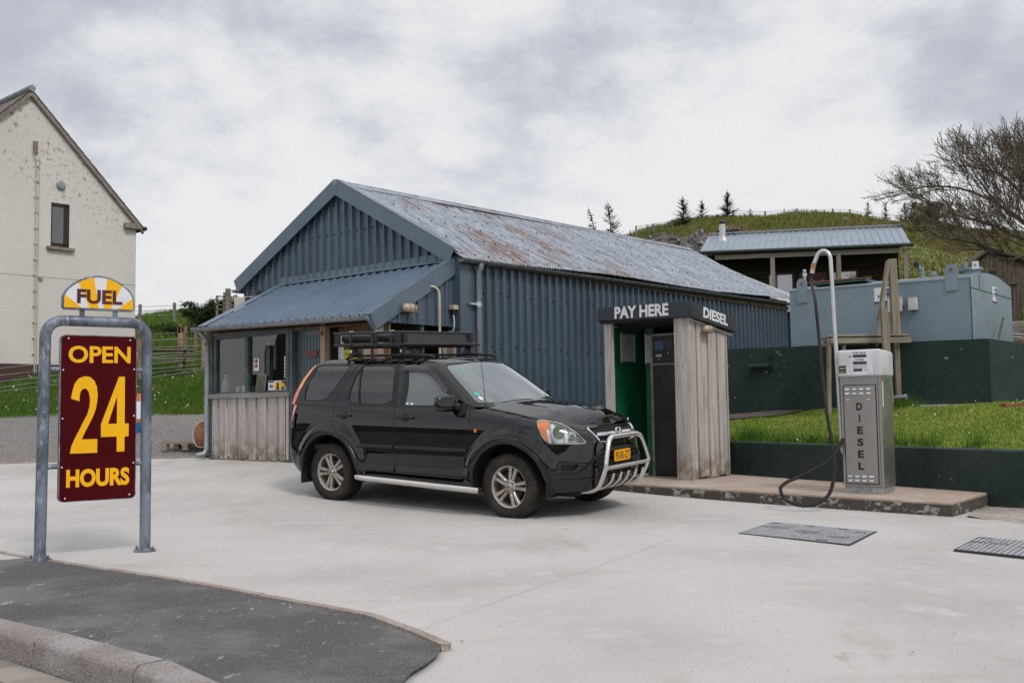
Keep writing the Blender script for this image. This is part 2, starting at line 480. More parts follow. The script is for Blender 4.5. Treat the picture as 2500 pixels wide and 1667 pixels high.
def M_glass(name, tint, refl=1.0, rough=.0, blend=None, body=(.02, .02, .022), opacity=0.0):
    m = bpy.data.materials.new(name); m.use_nodes = True; t = m.node_tree; t.nodes.clear()
    o = t.nodes.new('ShaderNodeOutputMaterial'); tr = t.nodes.new('ShaderNodeBsdfTransparent'); tr.inputs[0].default_value = c4(tint)
    df = t.nodes.new('ShaderNodeBsdfDiffuse'); df.inputs[0].default_value = c4(body)
    m0 = t.nodes.new('ShaderNodeMixShader'); m0.inputs[0].default_value = opacity
    t.links.new(tr.outputs[0], m0.inputs[1]); t.links.new(df.outputs[0], m0.inputs[2])
    gl = t.nodes.new('ShaderNodeBsdfGlossy'); gl.inputs['Roughness'].default_value = rough
    fr = t.nodes.new('ShaderNodeFresnel'); fr.inputs[0].default_value = 1.52
    ge = t.nodes.new('ShaderNodeNewGeometry'); io = t.nodes.new('ShaderNodeMapRange'); io.inputs[3].default_value = 1.52; io.inputs[4].default_value = 1 / 1.52; t.links.new(ge.outputs['Backfacing'], io.inputs[0]); t.links.new(io.outputs[0], fr.inputs[0])
    mu = t.nodes.new('ShaderNodeMath'); mu.operation = 'MULTIPLY_ADD'; mu.use_clamp = True
    t.links.new(fr.outputs[0], mu.inputs[0]); mu.inputs[1].default_value = refl * 1.3; mu.inputs[2].default_value = .02
    mx = t.nodes.new('ShaderNodeMixShader'); t.links.new(mu.outputs[0], mx.inputs[0])
    t.links.new(m0.outputs[0], mx.inputs[1]); t.links.new(gl.outputs[0], mx.inputs[2]); t.links.new(mx.outputs[0], o.inputs[0])
    MATS[name] = m; return m

CONC = M_concrete(); ASPH = M_asphalt(); KERB = M_granite()
EDGE = M_granite('sandstone edging', (.33, .265, .22), (.42, .36, .32), 60)
GRAVEL = M_gravel()
GRASS = M_grass('rough bank grass', (.060, .110, .018), (.085, .130, .026), (.045, .075, .014))
LAWNM = M_grass('mown lawn', (.17, .25, .035), (.22, .27, .05), (.12, .19, .028), 1.6)
HILLG = M_grass('hill pasture', (.095, .115, .030), (.15, .130, .045), (.055, .070, .020), 1.0, (.16, .125, .045))
ROCK = M_granite('grey hill rock', (.095, .082, .080), (.17, .155, .15), 5)
BLUE = M_steel('blue grey cladding', (.088, .122, .165), (.062, .088, .122), .25)
BLUED = M_steel('blue grey wall cladding', (.085, .115, .150), (.058, .080, .105), .15)
BLUER = M_steel('blue grey roof sheet', (.115, .165, .225), (.085, .125, .180), .2)
CABR = M_steel('pale blue grey roof sheet', (.24, .285, .34), (.20, .245, .30), .3)
TRIM = M_steel('blue grey flashing', (.115, .155, .200), (.090, .125, .165), .1)
ROOFW = M_weathered_roof()
WHITEROOF = M_steel('white roof sheet', (.50, .50, .50), (.40, .40, .40), .0)
WOOD = M_wood('silvered vertical board', green=.75)
WOODL = M_wood('pale post timber', (.27, .23, .185), (.16, .125, .09), (.36, .32, .27))
WOODX = M_wood('pale rail timber', (.27, .24, .20), (.17, .14, .11), (.36, .33, .29), axis='x')
WOODB = M_wood('brown raw timber', (.20, .13, .085), (.10, .06, .038), (.28, .20, .14))
WOODD = M_wood('dark stained cladding', (.030, .022, .016), (.015, .011, .008), (.05, .038, .028), axis='x')
WOODO = M_wood('old barn board', (.115, .088, .070), (.055, .04, .03), (.17, .14, .115))
HARL = M_harl(); GALV = M_galv(); GREENW = M_greenwall()
PIPEG = M_galv('grey gutter metal', (.30, .325, .35), (.22, .24, .26), (.40, .43, .46))
ALU = flat('aluminium pipe', (.62, .63, .64), .32, .7, .08, 9)
BEIGE = flat('cream pipe', (.50, .44, .34), .5, 0, .12, 9)
BLACKP = flat('black plastic', (.020, .020, .021), .5, 0, .2, 8)
RUBBER = flat('rubber', (.022, .020, .019), .8, 0, .25, 10, bump=.002)
WHITEP = flat('white enamel', (.72, .74, .77), .35, 0, .03, 5)
WHITES = flat('white sign face', (.74, .75, .77), .4, 0, .04, 5)
MAROON = flat('maroon sign face', (.070, .0020, .0040), .5, 0, .12, 3, spec=.08)
YEL = flat('yellow vinyl', (.93, .47, .004), .5, 0, .03, 7, spec=.25)
GREENP = flat('green painted board', (.006, .13, .05), .45, 0, .25, 2.2)
DARKIN = flat('dark interior', (.020, .018, .017), .9)
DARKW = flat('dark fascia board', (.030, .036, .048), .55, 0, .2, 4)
SLATE = M_granite('brown roof slate', (.13, .105, .10), (.19, .155, .15), 12)
STONE = M_granite('lichened stone sill', (.20, .165, .12), (.28, .24, .19), 20)
BROWNF = flat('brown window frame', (.022, .010, .008), .45)
PLINTH = flat('brown painted plinth', (.075, .035, .028), .7)
TANKM = M_steel('grey blue tank paint', (.205, .268, .312), (.175, .238, .285), .0, .7)
RUST = M_granite('rusty steel', (.22, .075, .03), (.30, .12, .05), 25)
CHROME = flat('polished steel', (.72, .68, .64), .16, 1.0, .05, 5)
CHROME2 = flat('bright chrome', (.80, .81, .82), .08, 1.0, .02, 5)
INOX = M_steel('brushed steel cabinet', (.33, .315, .30), (.26, .245, .235), .0)
INOX.node_tree.nodes['Principled BSDF'].inputs['Metallic'].default_value = .75
COVER = M_galv('steel access cover', (.22, .225, .24), (.13, .135, .15), (.33, .34, .35)); COVL = M_galv('pale chequer bars', (.52, .53, .55), (.40, .41, .43), (.65, .66, .68))  # relief shading put into the colours: pale bars over a darker plate
BLACKV = flat('black vinyl', (.012, .012, .013), .5)
LAMPG = flat('prismatic lamp glass', (.55, .44, .33), .25, 0, .2, 12)
BRICK = flat('terracotta brick', (.30, .10, .05), .85, 0, .2, 9)
SILLM = flat('worn grey sill paint', (.20, .215, .225), .6, 0, .25, 9)
FRAMEG = flat('grey painted frame', (.075, .095, .105), .55, 0, .25, 8)
DOORB = M_steel('grey blue door paint', (.105, .145, .165), (.085, .12, .14), 0, 1)
WINGL = M_glass('shop window glass', (.80, .82, .83), .75)
HOUSEGL = M_glass('house window glass', (.25, .27, .30), 3.0, opacity=.35, body=(.05, .055, .065))

# ------------------------------------------------------------------ terrain
def Gp(px, py, z=0.0):
    r = CAMM @ Vector(((px - 1250) / 2430.0, -(py - 833.5) / 2430.0, -1.0))
    return Vector((0, 0, CAM_H)) + r * ((z - CAM_H) / r.z)
ANG = R(-40)
SO = Vector((-3.478, 15.5, 0))                       # origin of the shed frame
SG = Vector((math.cos(ANG), math.sin(ANG), 0)); SD = Vector((-SG.y, SG.x, 0))
def Sw(x, y, z=0.0): return SO + SG * x + SD * y + Vector((0, 0, z))
def MS(x=0, y=0, z=0): return Matrix.Translation(Sw(x, y, z)) @ Matrix.Rotation(ANG, 4, 'Z')

ctrl = [(0, 10.5, -.005), (-2.2, 12, .075), (1.4, 9.3, 0), (.85, 11.85, .055), (-1.25, 13.35, .135), (-3.48, 15.45, .35), (-5.1, 17.0, .36), (-2.6, 14.7, .31), (-1.6, 14.2, .24), (-3.75, 8, 0), (-3.1, 8.4, 0),
        (-8.4, 16.4, .35), (-6.3, 17.3, .35), (-5.5, 13, .10), (-8, 12, .06), (-14, 14, .2), (-8, 8, 0), (2.4, 13, 0), (4.4, 10, 0), (5.6, 11.7, .02), (8, 9, 0), (10, 12, .3), (3, 5, -.02), (0, 5, -.01), (0, 2, -.03), (-4, 5, -.02),
        (8, 2, -.05), (-10, 2, -.05), (0, -10, -.1), (15, -5, 0), (-15, -5, 0), (1.3, 15.5, .1), (-.8, 15.3, .22), (3.5, 15, .1), (2, 20, .4), (5, 22, .6), (-2, 24, .9), (7, 14, .5), (8.3, 16, .8), (10, 18, 1.0),
        (-9, 19, .62), (-13, 18, .5), (-8, 21.5, .92), (-13, 22, .95), (-6, 20.5, .75), (-9.5, 24, 1.10), (-7.6, 24.5, 1.15), (-14, 24.5, 1.0), (-13, 28, 2.2), (-14.5, 31, 2.7), (-11, 30, 2.35), (-20, 27, 1.9),
        (-10.6, 32, 2.57), (-8.2, 31, 2.4), (-8.8, 38, 3.6), (-14, 42, 4.4), (-7, 42, 3.9), (-3, 30, 2.6),
        (7.5, 31, 4.0), (12, 30, 4.0), (10, 35, 4.5), (6, 27, 2.3), (13, 24, 2.2), (12.5, 20, 1.5), (16, 25, 2.9), (-22, 62, 7.4), (0, 90, 6), (-60, 60, 4), (-60, 20, 1), (60, 20, 4), (60, 70, 8), (-60, 120, 4), (60, 120, 8), (0, 130, 4)]
def addc(px, py, Y): p = Uv(px, py, Y); ctrl.append((p.x, p.y, p.z))
for a in [(335, 780, 60), (440, 768, 58), (520, 790, 52), (450, 838, 44), (360, 838, 44), (1545, 577, 47), (1620, 549, 47), (1700, 530, 47), (1800, 524, 48), (1900, 519, 49), (2000, 519, 50), (2080, 525, 50), (2160, 540, 50), (2186, 538, 50), (2240, 536, 50), (2322, 546, 50), (2350, 556, 50), (2420, 560, 50), (2520, 562, 50),
          (1640, 600, 42), (1700, 590, 41), (1600, 600, 44), (1560, 610, 45), (2260, 640, 38), (2300, 700, 32), (2360, 690, 33), (2420, 640, 42), (2480, 690, 30), (2470, 800, 23), (2540, 800, 23), (1850, 560, 42), (2000, 552, 42), (2120, 560, 42)]:
    addc(*a)
CP = np.array(ctrl); _d = np.hypot(CP[:, None, 0] - CP[None, :, 0], CP[:, None, 1] - CP[None, :, 1])
_K = np.sqrt(_d ** 2 + 1.2)
_A = np.block([[_K, np.ones((len(CP), 1))], [np.ones((1, len(CP))), np.zeros((1, 1))]])
_A[:len(CP), :len(CP)] -= np.eye(len(CP)) * .06
_W = np.linalg.solve(_A, np.append(CP[:, 2], 0))
def ZT(x, y):
    d = np.sqrt((CP[:, 0] - x) ** 2 + (CP[:, 1] - y) ** 2 + 1.2)
    return float(d @ _W[:-1] + _W[-1])
def ZTa(X, Y):
    d = np.sqrt((X[:, None] - CP[None, :, 0]) ** 2 + (Y[:, None] - CP[None, :, 1]) ** 2 + 1.2)
    return d @ _W[:-1] + _W[-1]
def ss(a, b, x): t = np.clip((x - a) / (b - a), 0, 1); return t * t * (3 - 2 * t)

def draped(name, poly, zf, step, mat, off=0.0, kind='structure', noise_amp=0.0, jitter=0.0, thick=0.0):
    poly = [Vector((p[0], p[1])) for p in poly]
    rnd = random.Random(5)
    n = len(poly); B = []
    for i in range(n):
        a, b = poly[i], poly[(i + 1) % n]; k = max(1, int((b - a).length / step))
        B += [a + (b - a) * (j / k) for j in range(k)]
    nb = len(B); pts = list(B)
    xs = [p.x for p in poly]; ys = [p.y for p in poly]
    def inside(x, y):
        c = False; j = n - 1
        for i in range(n):
            if (poly[i].y > y) != (poly[j].y > y) and x < (poly[j].x - poly[i].x) * (y - poly[i].y) / (poly[j].y - poly[i].y) + poly[i].x: c = not c
            j = i
        return c
    x = min(xs) + step * .5
    while x < max(xs):
        y = min(ys) + step * .5
        while y < max(ys):
            if inside(x, y): pts.append(Vector((x + rnd.uniform(-jitter, jitter) * step, y + rnd.uniform(-jitter, jitter) * step)))
            y += step
        x += step
    r = delaunay_2d_cdt(pts, [(i, (i + 1) % nb) for i in range(nb)], [], 1, 1e-5)
    V = []; 
    A = np.array([[p.x, p.y] for p in r[0]])
    Z = zf(A[:, 0], A[:, 1]) + off
    for (a, b), z in zip(A, Z):
        if noise_amp: z += noise_amp * mnoise.noise(Vector((a * 1.3, b * 1.3, 1)))
        V.append((a, b, z))
    o = raw_mesh(name, V, r[2], mat, normals=True)
    if kind: o['kind'] = kind
    return o

# base terrain, one sheet to the horizon
gx = np.concatenate([[-1500, -500, -200, -100], np.arange(-60, 60.1, .75), [100, 200, 500, 1500]])
gy = np.concatenate([[-1500, -400, -100, -40], np.arange(-16, 30, .75), np.arange(30, 70, .5), np.arange(70, 111, 2), [150, 250, 600, 1500]])
X, Y = np.meshgrid(gx, gy, indexing='ij'); Xf, Yf = X.ravel(), Y.ravel()
Z = ZTa(np.clip(Xf, -60, 60), np.clip(Yf, -12, 110))
Z -= .35 * (1 - ss(13.5, 16.6, Yf)) + .03
far = ss(22, 34, Yf)
amp = np.array([mnoise.fractal(Vector((a * .22, b * .22, 0)), .9, 2.1, 5) for a, b in zip(Xf, Yf)])
ridged = np.array([abs(mnoise.noise(Vector((a * .9, b * .9, 4)))) for a, b in zip(Xf, Yf)])
rgt = ss(3, 8, Xf)
Z += far * (amp * (.10 + .16 * rgt) + (ridged - .9) * .22 * rgt) * (1 - ss(60, 90, Yf) * .5)
Z -= 2.2 * (1 - ss(-60, -15, Yf)) * ss(-40, -20, Xf)                       # land falls away far behind the camera
ni, nj = len(gx), len(gy)
F = [(i * nj + j, (i + 1) * nj + j, (i + 1) * nj + j + 1, i * nj + j + 1) for i in range(ni - 1) for j in range(nj - 1)]
mi = []
for i in range(ni - 1):
    for j in range(nj - 1):
        cx, cy = (gx[i] + gx[i + 1]) / 2, (gy[j] + gy[j + 1]) / 2
        mi.append(2 if cx < -19 and cy < 22 else (1 if (cx > 2 and cy > 27) else 0))  # unseen ground on the left is darkened to blacken reflections in the car
hill = raw_mesh('terrain', np.stack([Xf, Yf, Z], 1), F, [GRASS, HILLG, flat('ground darkened for reflections', (.022, .020, .016), .95, 0, .3, 1.5)], mi=mi)
tag(hill, kind='structure')
from mathutils.bvhtree import BVHTree
HB = BVHTree.FromPolygons([tuple(v.co) for v in hill.data.vertices], [tuple(p.vertices) for p in hill.data.polygons])
def zhill(x, y):
    h = HB.ray_cast(Vector((x, y, 60)), Vector((0, 0, -1)))
    return h[0].z if h[0] else 0

edge_far = [Gp(0, 1352), Gp(420, 1418), Gp(885, 1503), Gp(1000, 1545), Gp(1078, 1580), Gp(1070, 1598), Gp(1045, 1618), Gp(1005, 1642), Gp(975, 1672), Gp(940, 1730)]
far_dir = (edge_far[1] - edge_far[0]).normalized()
E0 = edge_far[0] - far_dir * 3
forecourt = [(-9.6, 16.1), (-8.43, 16.4), (-6.3, 17.35), (-5.2, 17.25), (-1.5, 16), (2.6, 17), (3.3, 14.7), (5.3, 11.2), (4.5, 10.0), (4.85, 9.3), (9.5, 1.5), (9.5, -6), (-1.3, -6)] + \
            [(-1.25, 4.6), (-1.15, 5.2)] + [(p.x - .12, p.y - .16) for p in reversed(edge_far[:3])] + [(E0.x, E0.y - .2)]
draped('forecourt', forecourt, lambda x, y: ZTa(x, y) - .012 * (1 - ss(5.0, 6.2, y)), .35, CONC)
kerb_back = [Gp(-900, 1310, 0), Gp(0, 1508, 0), Gp(180, 1556, 0), Gp(400, 1612, 0), Gp(500, 1648, 0), Gp(640, 1720, 0)]
kd = (kerb_back[1] - kerb_back[0]).normalized()
qk = Vector((kd.y, -kd.x, 0)) * .035
pav = [(E0.x, E0.y)] + [(p.x, p.y) for p in edge_far] + [(-.9, 3.3)] + [(p.x + qk.x, p.y + qk.y) for p in reversed(kerb_back)] + [(kerb_back[0].x - kd.x, kerb_back[0].y - kd.y)]
draped('pavement', pav, lambda x, y: np.zeros_like(x), .25, ASPH, off=.001, noise_amp=.003)

# pale stone edging between pavement and forecourt
def strip(name, line, w, z0, z1, mat, gap=.004, seg=.9, kind='structure', side=1, crown=0.0, joints=True):
    m = MB(); L = [Vector((p[0], p[1], 0)) for p in line]
    for i in range(len(L) - 1):
        a, b = L[i], L[i + 1]; d = (b - a); n = max(1, round(d.length / seg)); dn = d.normalized(); q = Vector((-dn.y, dn.x, 0)) * side
        for k in range(n):
            p0 = a + d * (k / n) + dn * gap; p1 = a + d * ((k + 1) / n) - dn * gap
            A = [p0, p1, p1 + q * w, p0 + q * w]
            zt = [z1 + random.Random(i * 31 + k).uniform(-.003, .003)] * 4
            m.add([(v.x, v.y, z0) for v in A] + [(v.x, v.y, z) for v, z in zip(A, zt)], [(0, 3, 2, 1), (4, 5, 6, 7), (0, 1, 5, 4), (1, 2, 6, 5), (2, 3, 7, 6), (3, 0, 4, 7)])
    o = m.build(name, mat); o['kind'] = kind
    return o
strip('edging_kerb', [E0] + edge_far[:5], .055, -.10, .012, EDGE, side=1, seg=.86)

# rounded granite kerb on the road side
def kerb_profile():
    w = .15; pts = [(-.01, -.2), (-.01, .010)]
    for k in range(7):
        a = math.pi / 2 * k / 6; pts.append((w - .045 + .045 * math.sin(a), .010 - .045 * (1 - math.cos(a))))
    pts.append((w + .012, -.2)); return pts
KPR = kerb_profile()
def kerb_stone(m, a, b, da, db, seed):
    a = Vector(a); b = Vector(b); d = b - a; dn = d.normalized(); q = Vector((dn.y, -dn.x, 0)); n = max(2, int(d.length / .05))
    base = len(m.v); P = len(KPR)
    for i in range(n + 1):
        t = i / n; p = a + d * t; dr = da + (db - da) * (t * t * (3 - 2 * t))
        for (u, z) in KPR:
            nz = mnoise.noise(Vector((p.x * 7 + u * 9, p.y * 7, z * 9 + seed))) * .006
            m.v.append((p.x + q.x * (u + nz), p.y + q.y * (u + nz), (z - dr if z > -.15 else z) + nz * .7))
    for i in range(n):
        for j in range(P - 1):
            m.f.append((base + i * P + j, base + (i + 1) * P + j, base + (i + 1) * P + j + 1, base + i * P + j + 1)); m.mi.append(0)
    m.f.append(tuple(base + j for j in range(P))); m.mi.append(0); m.f.append(tuple(base + n * P + j for j in reversed(range(P)))); m.mi.append(0)
m = MB(); kb = kerb_back
J = Gp(150, 1549, 0)
kerb_stone(m, kb[0] - kd * 2, kb[0] - kd * .006, 0, 0, 1); kerb_stone(m, kb[0], J - kd * .006, 0, 0, 2)
e1 = Gp(395, 1612, 0); kerb_stone(m, J + kd * .006, e1, 0, .004, 3)
e2 = Gp(640, 1720, 0); kerb_stone(m, e1 + kd * .035, e2, .003, .006, 4)
k = m.build('kerb', KERB, smooth=True, sharp=50); k['kind'] = 'structure'
qd = Vector((kd.y, -kd.x, 0))
def road_poly(o0, o1): return [(v.x, v.y) for v in (kb[0] - kd * 26 + qd * o0, e2 + kd * 3 + qd * o0, e2 + kd * 3 + qd * o1, kb[0] - kd * 26 + qd * o1)]
RC = flat('channel concrete', (.30, .265, .235), .9, 0, .2, 3, bump=.003)
REDCH = M_granite('red chippings', (.20, .12, .10), (.28, .2, .18), 45)
m_ = draped('road', road_poly(.10, 14), lambda x, y: x * 0 - .155, 1.5, M_granite('road chippings', (.13, .11, .12), (.19, .17, .17), 50))
strip('gutter', [kb[0] - kd * 3 + qd * .16, J + qd * .16 - kd * .3, e2 + kd * 2 + qd * .16], .20, -.3, -.128, RC, side=-1, seg=1.6)
strip('gutter', [kb[0] - kd * 3 + qd * .372, e2 + kd * 2 + qd * .372], .11, -.3, -.135, REDCH, side=-1, seg=8)
strip('gutter', [kb[0] - kd * 3 + qd * .49, e2 + kd * 2 + qd * .49], .10, -.3, -.134, RC, side=-1, seg=1.2)

# gravel yard left of the kiosk and behind it
gr = [(-18, 15.2), (-8.43, 16.4), (-6.3, 17.35), (-5.1, 17.25), (-4.6, 19.5), (-5.5, 23.3), (-9, 24.1), (-14, 24.2), (-22, 23)]
draped('gravel_track', gr, ZTa, .3, GRAVEL, off=.02, noise_amp=.02)
m = MB(); L = [Vector((-9.6, 16.1, .2)), Vector((-8.43, 16.4, .36)), Vector((-6.3, 17.35, .37)), Vector((-5.3, 17.27, .38))]
for a, b in zip(L[:-1], L[1:]):
    m.bar((a.x, a.y, ZT(a.x, a.y) - .02), (b.x, b.y, ZT(b.x, b.y) - .02), .10, .10)
k = m.build('edging_kerb', EDGE); k['kind'] = 'structure'
# rough ground right of the pump island
draped('rough_ground', [(4.5, 10.0), (5.3, 11.4), (5.75, 11.6), (9, 9), (12, 4), (9.5, 1.5), (4.85, 9.3)], ZTa, .25, M_granite('stony dirt', (.30, .255, .215), (.44, .41, .38), 14), off=.012, noise_amp=.03)
# sawn joints in the forecourt slab
JM = flat('joint sealant', (.34, .32, .305), .9)
def joint(a, b, w=.012):
    a = Vector(a); b = Vector(b); n = 12; V = []; F = []; d = (b - a).normalized(); q = Vector((-d.y, d.x, 0)) * w / 2
    for i in range(n + 1):
        p = a + (b - a) * (i / n) 
        for s in (1, -1): V.append((p.x + q.x * s, p.y + q.y * s, ZT(p.x, p.y) + .005))
    F = [(2 * i, 2 * i + 1, 2 * i + 3, 2 * i + 2) for i in range(n)]
    o = raw_mesh('slab_joint', V, F, JM, normals=True); o['kind'] = 'structure'
joint(Gp(1000, 1538), Gp(1640, 1315), .0028)
# thin film of wet under the pump
WETM = Mat('wet concrete', (.235, .21, .185), .85, spec=.2)
WETM.over(WETM.rng(WETM.noise(14, 4, .6), .5, .65), (.20, .175, .155), .8); WETM = WETM.m
wl = [(1738, 1258), (1752, 1250), (1758, 1246), (1775, 1244), (1800, 1243), (1838, 1244), (1830, 1251), (1805, 1257), (1775, 1260), (1765, 1265), (1745, 1264)]
V = [tuple(Gp(*p, 0) + Vector((0, 0, .004))) for p in wl]
o = raw_mesh('wet_patch', V, [tuple(range(len(V)))], WETM, smooth=False, normals=True); o['kind'] = 'structure'
# dark loose grit
rg = random.Random(3); m = MB()
for i in range(260):
    px, py = rg.uniform(0, 2500), 1150 + 517 * rg.random() ** .8
    p = Gp(px, py, 0)
    if p.y > 13 or p.x < -4: continue
    s = rg.uniform(.002, .006) * (1 if rg.random() < .95 else 1.8)
    if (px < 1110 and py > 1340 + px * .17): continue
    a = rg.random() * 6
    vs = [(p.x + s * math.cos(a + k * 1.57) * rg.uniform(.7, 1.3), p.y + s * math.sin(a + k * 1.57), ZT(p.x, p.y) + .001) for k in range(4)] + [(p.x, p.y, ZT(p.x, p.y) + s * .35)]
    m.add(vs, [(0, 1, 4), (1, 2, 4), (2, 3, 4), (3, 0, 4)])
o = m.build('grit', flat('grit', (.10, .085, .075), .9)); o['kind'] = 'stuff'; o['label'] = 'dark grit and small stones scattered over the pale concrete'; o['category'] = 'grit'

# ------------------------------------------------------------------ car body surface (half outlines, near side is y < 0)
_z1 = [.20, .30, .40, .50, .60, .70, .85, .95, 1.05, 1.12, 1.17]
_w1 = [.80, .835, .868, .884, .886, .886, .886, .882, .866, .845, .825]
_zf = [.20, .28, .36, .50, .62, .70, .76, .84, .92, 1.0, 1.2]
_xf = [.70, .78, .83, .865, .868, .845, .835, .825, .79, .74, .60]
_zr = [.20, .32, .42, .55, .84, .88, 1.0, 1.17]
_xr = [-3.22, -3.33, -3.41, -3.47, -3.47, -3.435, -3.42, -3.395]
NF, NR, XMF, XMR = 2.9, 6.0, .05, -3.02
_phi = np.linspace(0, math.pi / 2, 400)
def _arc(n, L, W):
    x = L * np.cos(_phi) ** (2 / n); y = W * np.sin(_phi) ** (2 / n)
    return np.concatenate([[0], np.cumsum(np.hypot(np.diff(x), np.diff(y)))])
_AF = _arc(NF, .83 - XMF, .885); _AR = _arc(NR, 3.43 + XMR, .885)
S1 = _AF[-1]; S2 = S1 + (XMF - XMR); S3 = S2 + _AR[-1]
HUBS = (0.0, -2.62)
def _sst(a, b, x): t = min(1, max(0, (x - a) / (b - a))); return t * t * (3 - 2 * t)
def zshoulder(s):
    """top edge of the lower shell along the outline"""
    if s < S1: x = XMF + (.80 - XMF) * math.cos(np.interp(s, _AF, _phi)) ** (2 / NF)
    else: x = XMF - (s - S1)
    return float(np.interp(x, [-3.3, -.62, -.45, -.2, .15, .45, .62, .74, .80], [1.165, 1.165, 1.185, 1.145, 1.092, 1.050, 1.022, .990, .980]))
def bulge(x, z):
    b = 0
    for hx in HUBS:
        r = math.hypot(x - hx, z - .345)
        b = max(b, .034 * _sst(.625, .525, r) * _sst(.25, .45, z))
    return b
def W1(x, z):
    w = np.interp(z, _z1, _w1) * (1 - .010 * ((x + 1.35) / 1.5) ** 2)
    # tumble line: crisp character edge under the belt, slight hollow in the doors
    return w + bulge(x, z)
def P1(s, z, off=0.0):
    """point on the lower shell"""
    zt = zshoulder(s)
    if s <= S1:
        ph = np.interp(s, _AF, _phi); F = np.interp(z, _zf, _xf) + off
        c = math.cos(ph) ** (2 / NF); sn = math.sin(ph) ** (2 / NF)
        x = XMF + (F - XMF) * c
        W = W1(x, z); y = W * sn
        fx = c
    elif s <= S2:
        x = XMF - (s - S1); y = W1(x, z); fx = 0
    else:
        ph = np.interp(S3 - s, _AR, _phi); Rr = np.interp(z, _zr, _xr) - off
        x = XMR + (Rr - XMR) * math.cos(ph) ** (2 / NR); y = W1(x, z) * math.sin(ph) ** (2 / NR); fx = 0
    y += off * (1 if s > S1 * .45 else s / (S1 * .45))
    t = (z - (zt - .13)) / .13
    if t > 0 and x > -.62:
        t = min(t, 1); ins = (1 - math.sqrt(max(0, 1 - t * t))) * _sst(-.60, -.40, x)
        y -= .085 * ins * (y / .88); x -= .07 * ins * fx
    return (x, -y, z)
_z2 = [1.14, 1.165, 1.3, 1.45, 1.58, 1.63, 1.66, 1.675, 1.685]
_w2 = [.832, .827, .79, .745, .698, .668, .637, .612, .58]
_zf2 = [1.14, 1.3, 1.45, 1.58, 1.64, 1.665, 1.685]
_xf2 = [-.25, -.475, -.695, -.895, -1.0, -1.06, -1.15]
_zr2 = [1.14, 1.29, 1.45, 1.60, 1.66, 1.685]
_xr2 = [-3.41, -3.375, -3.295, -3.175, -3.085, -2.99]
NF2, NR2, LF2, LR2 = 3.0, 6.0, .34, .24
_AF2 = _arc(NF2, LF2, .76); _AR2 = _arc(NR2, LR2, .76)
T1 = _AF2[-1]; T2 = T1 + 1.9; T3 = T2 + _AR2[-1]
def P2(s, z, off=0.0):
    xf = np.interp(z, _zf2, _xf2) + off; xr = np.interp(z, _zr2, _xr2) - off; W = np.interp(z, _z2, _w2)
    a, b = xf - LF2, xr + LR2
    if s <= T1:
        ph = np.interp(s, _AF2, _phi); x = a + LF2 * math.cos(ph) ** (2 / NF2); y = W * math.sin(ph) ** (2 / NF2)
    elif s <= T2:
        x = a + (b - a) * (s - T1) / (T2 - T1); y = W
    else:
        ph = np.interp(T3 - s, _AR2, _phi); x = b - LR2 * math.cos(ph) ** (2 / NR2); y = W * math.sin(ph) ** (2 / NR2)
    y += off * (1 if s > T1 * .5 else s / (T1 * .5))
    return (x, -y, z)
def s1_of(x, z):      # side features of the lower shell: x -> s
    lo, hi = 0.0, S3
    for _ in range(30):
        m = (lo + hi) / 2
        if P1(m, z)[0] > x: lo = m
        else: hi = m
    return lo
def s2_of(x, z):
    lo, hi = 0.0, T3
    for _ in range(30):
        m = (lo + hi) / 2
        if P2(m, z)[0] > x: lo = m
        else: hi = m
    return lo

PAINT = Mat('black car paint', (.0012, .0014, .002), .35, 0, .0, coat=1.0)
PAINT.over(PAINT.rng(PAINT.noise(5, 5, .6), .5, .75), (.003, .003, .003), .7)
PAINT = PAINT.m
PAINT.node_tree.nodes['Principled BSDF'].inputs['Coat Roughness'].default_value = .03
PAINT.node_tree.nodes['Principled BSDF'].inputs['Coat IOR'].default_value = 1.62
CLAD = flat('dark grey bumper plastic', (.012, .013, .015), .36, 0, .25, 6)
CLAD2 = flat('black trim', (.008, .008, .009), .5, 0, .2, 6)
GLS = M_glass('clear tinted car glass', (.50, .57, .56), 2.0, opacity=.40, body=(.22, .26, .28))  # pale body colour paints in brightness reflected by and seen through the glass
GLW = M_glass('windscreen glass', (.62, .69, .68), 2.0, opacity=.38, body=(.20, .25, .26))  # milky body colour puts dirt haze and sky reflection into the glass
GLD = M_glass('privacy glass', (.055, .055, .06), 1.7)
TYRE = Mat('tyre rubber', (.022, .019, .017), .85, spec=.3)
TYRE.over(TYRE.rng(TYRE.noise(6, 5, .7), .42, .68), (.055, .045, .037), .75); TYRE.bump(TYRE.noise(60, 3), .003); TYRE = TYRE.m
RIM = Mat('alloy wheel', (.42, .385, .35), .36, .65)
RIM.over(RIM.rng(RIM.noise(14, 5, .7), .5, .68), (.20, .15, .11), .6); RIM = RIM.m
LENS = M_glass('lamp lens', (.93, .94, .95), 1.3)
AMBER = flat('amber reflector', (.90, .20, .008), .35, 0, .12, 30, coat=.3, spec=.3)
REDL = flat('red lamp lens', (.55, .035, .03), .2, 0, .15, 10, coat=1)
REFLM = flat('lamp reflector', (.88, .89, .90), .25, .45, .04, 12)

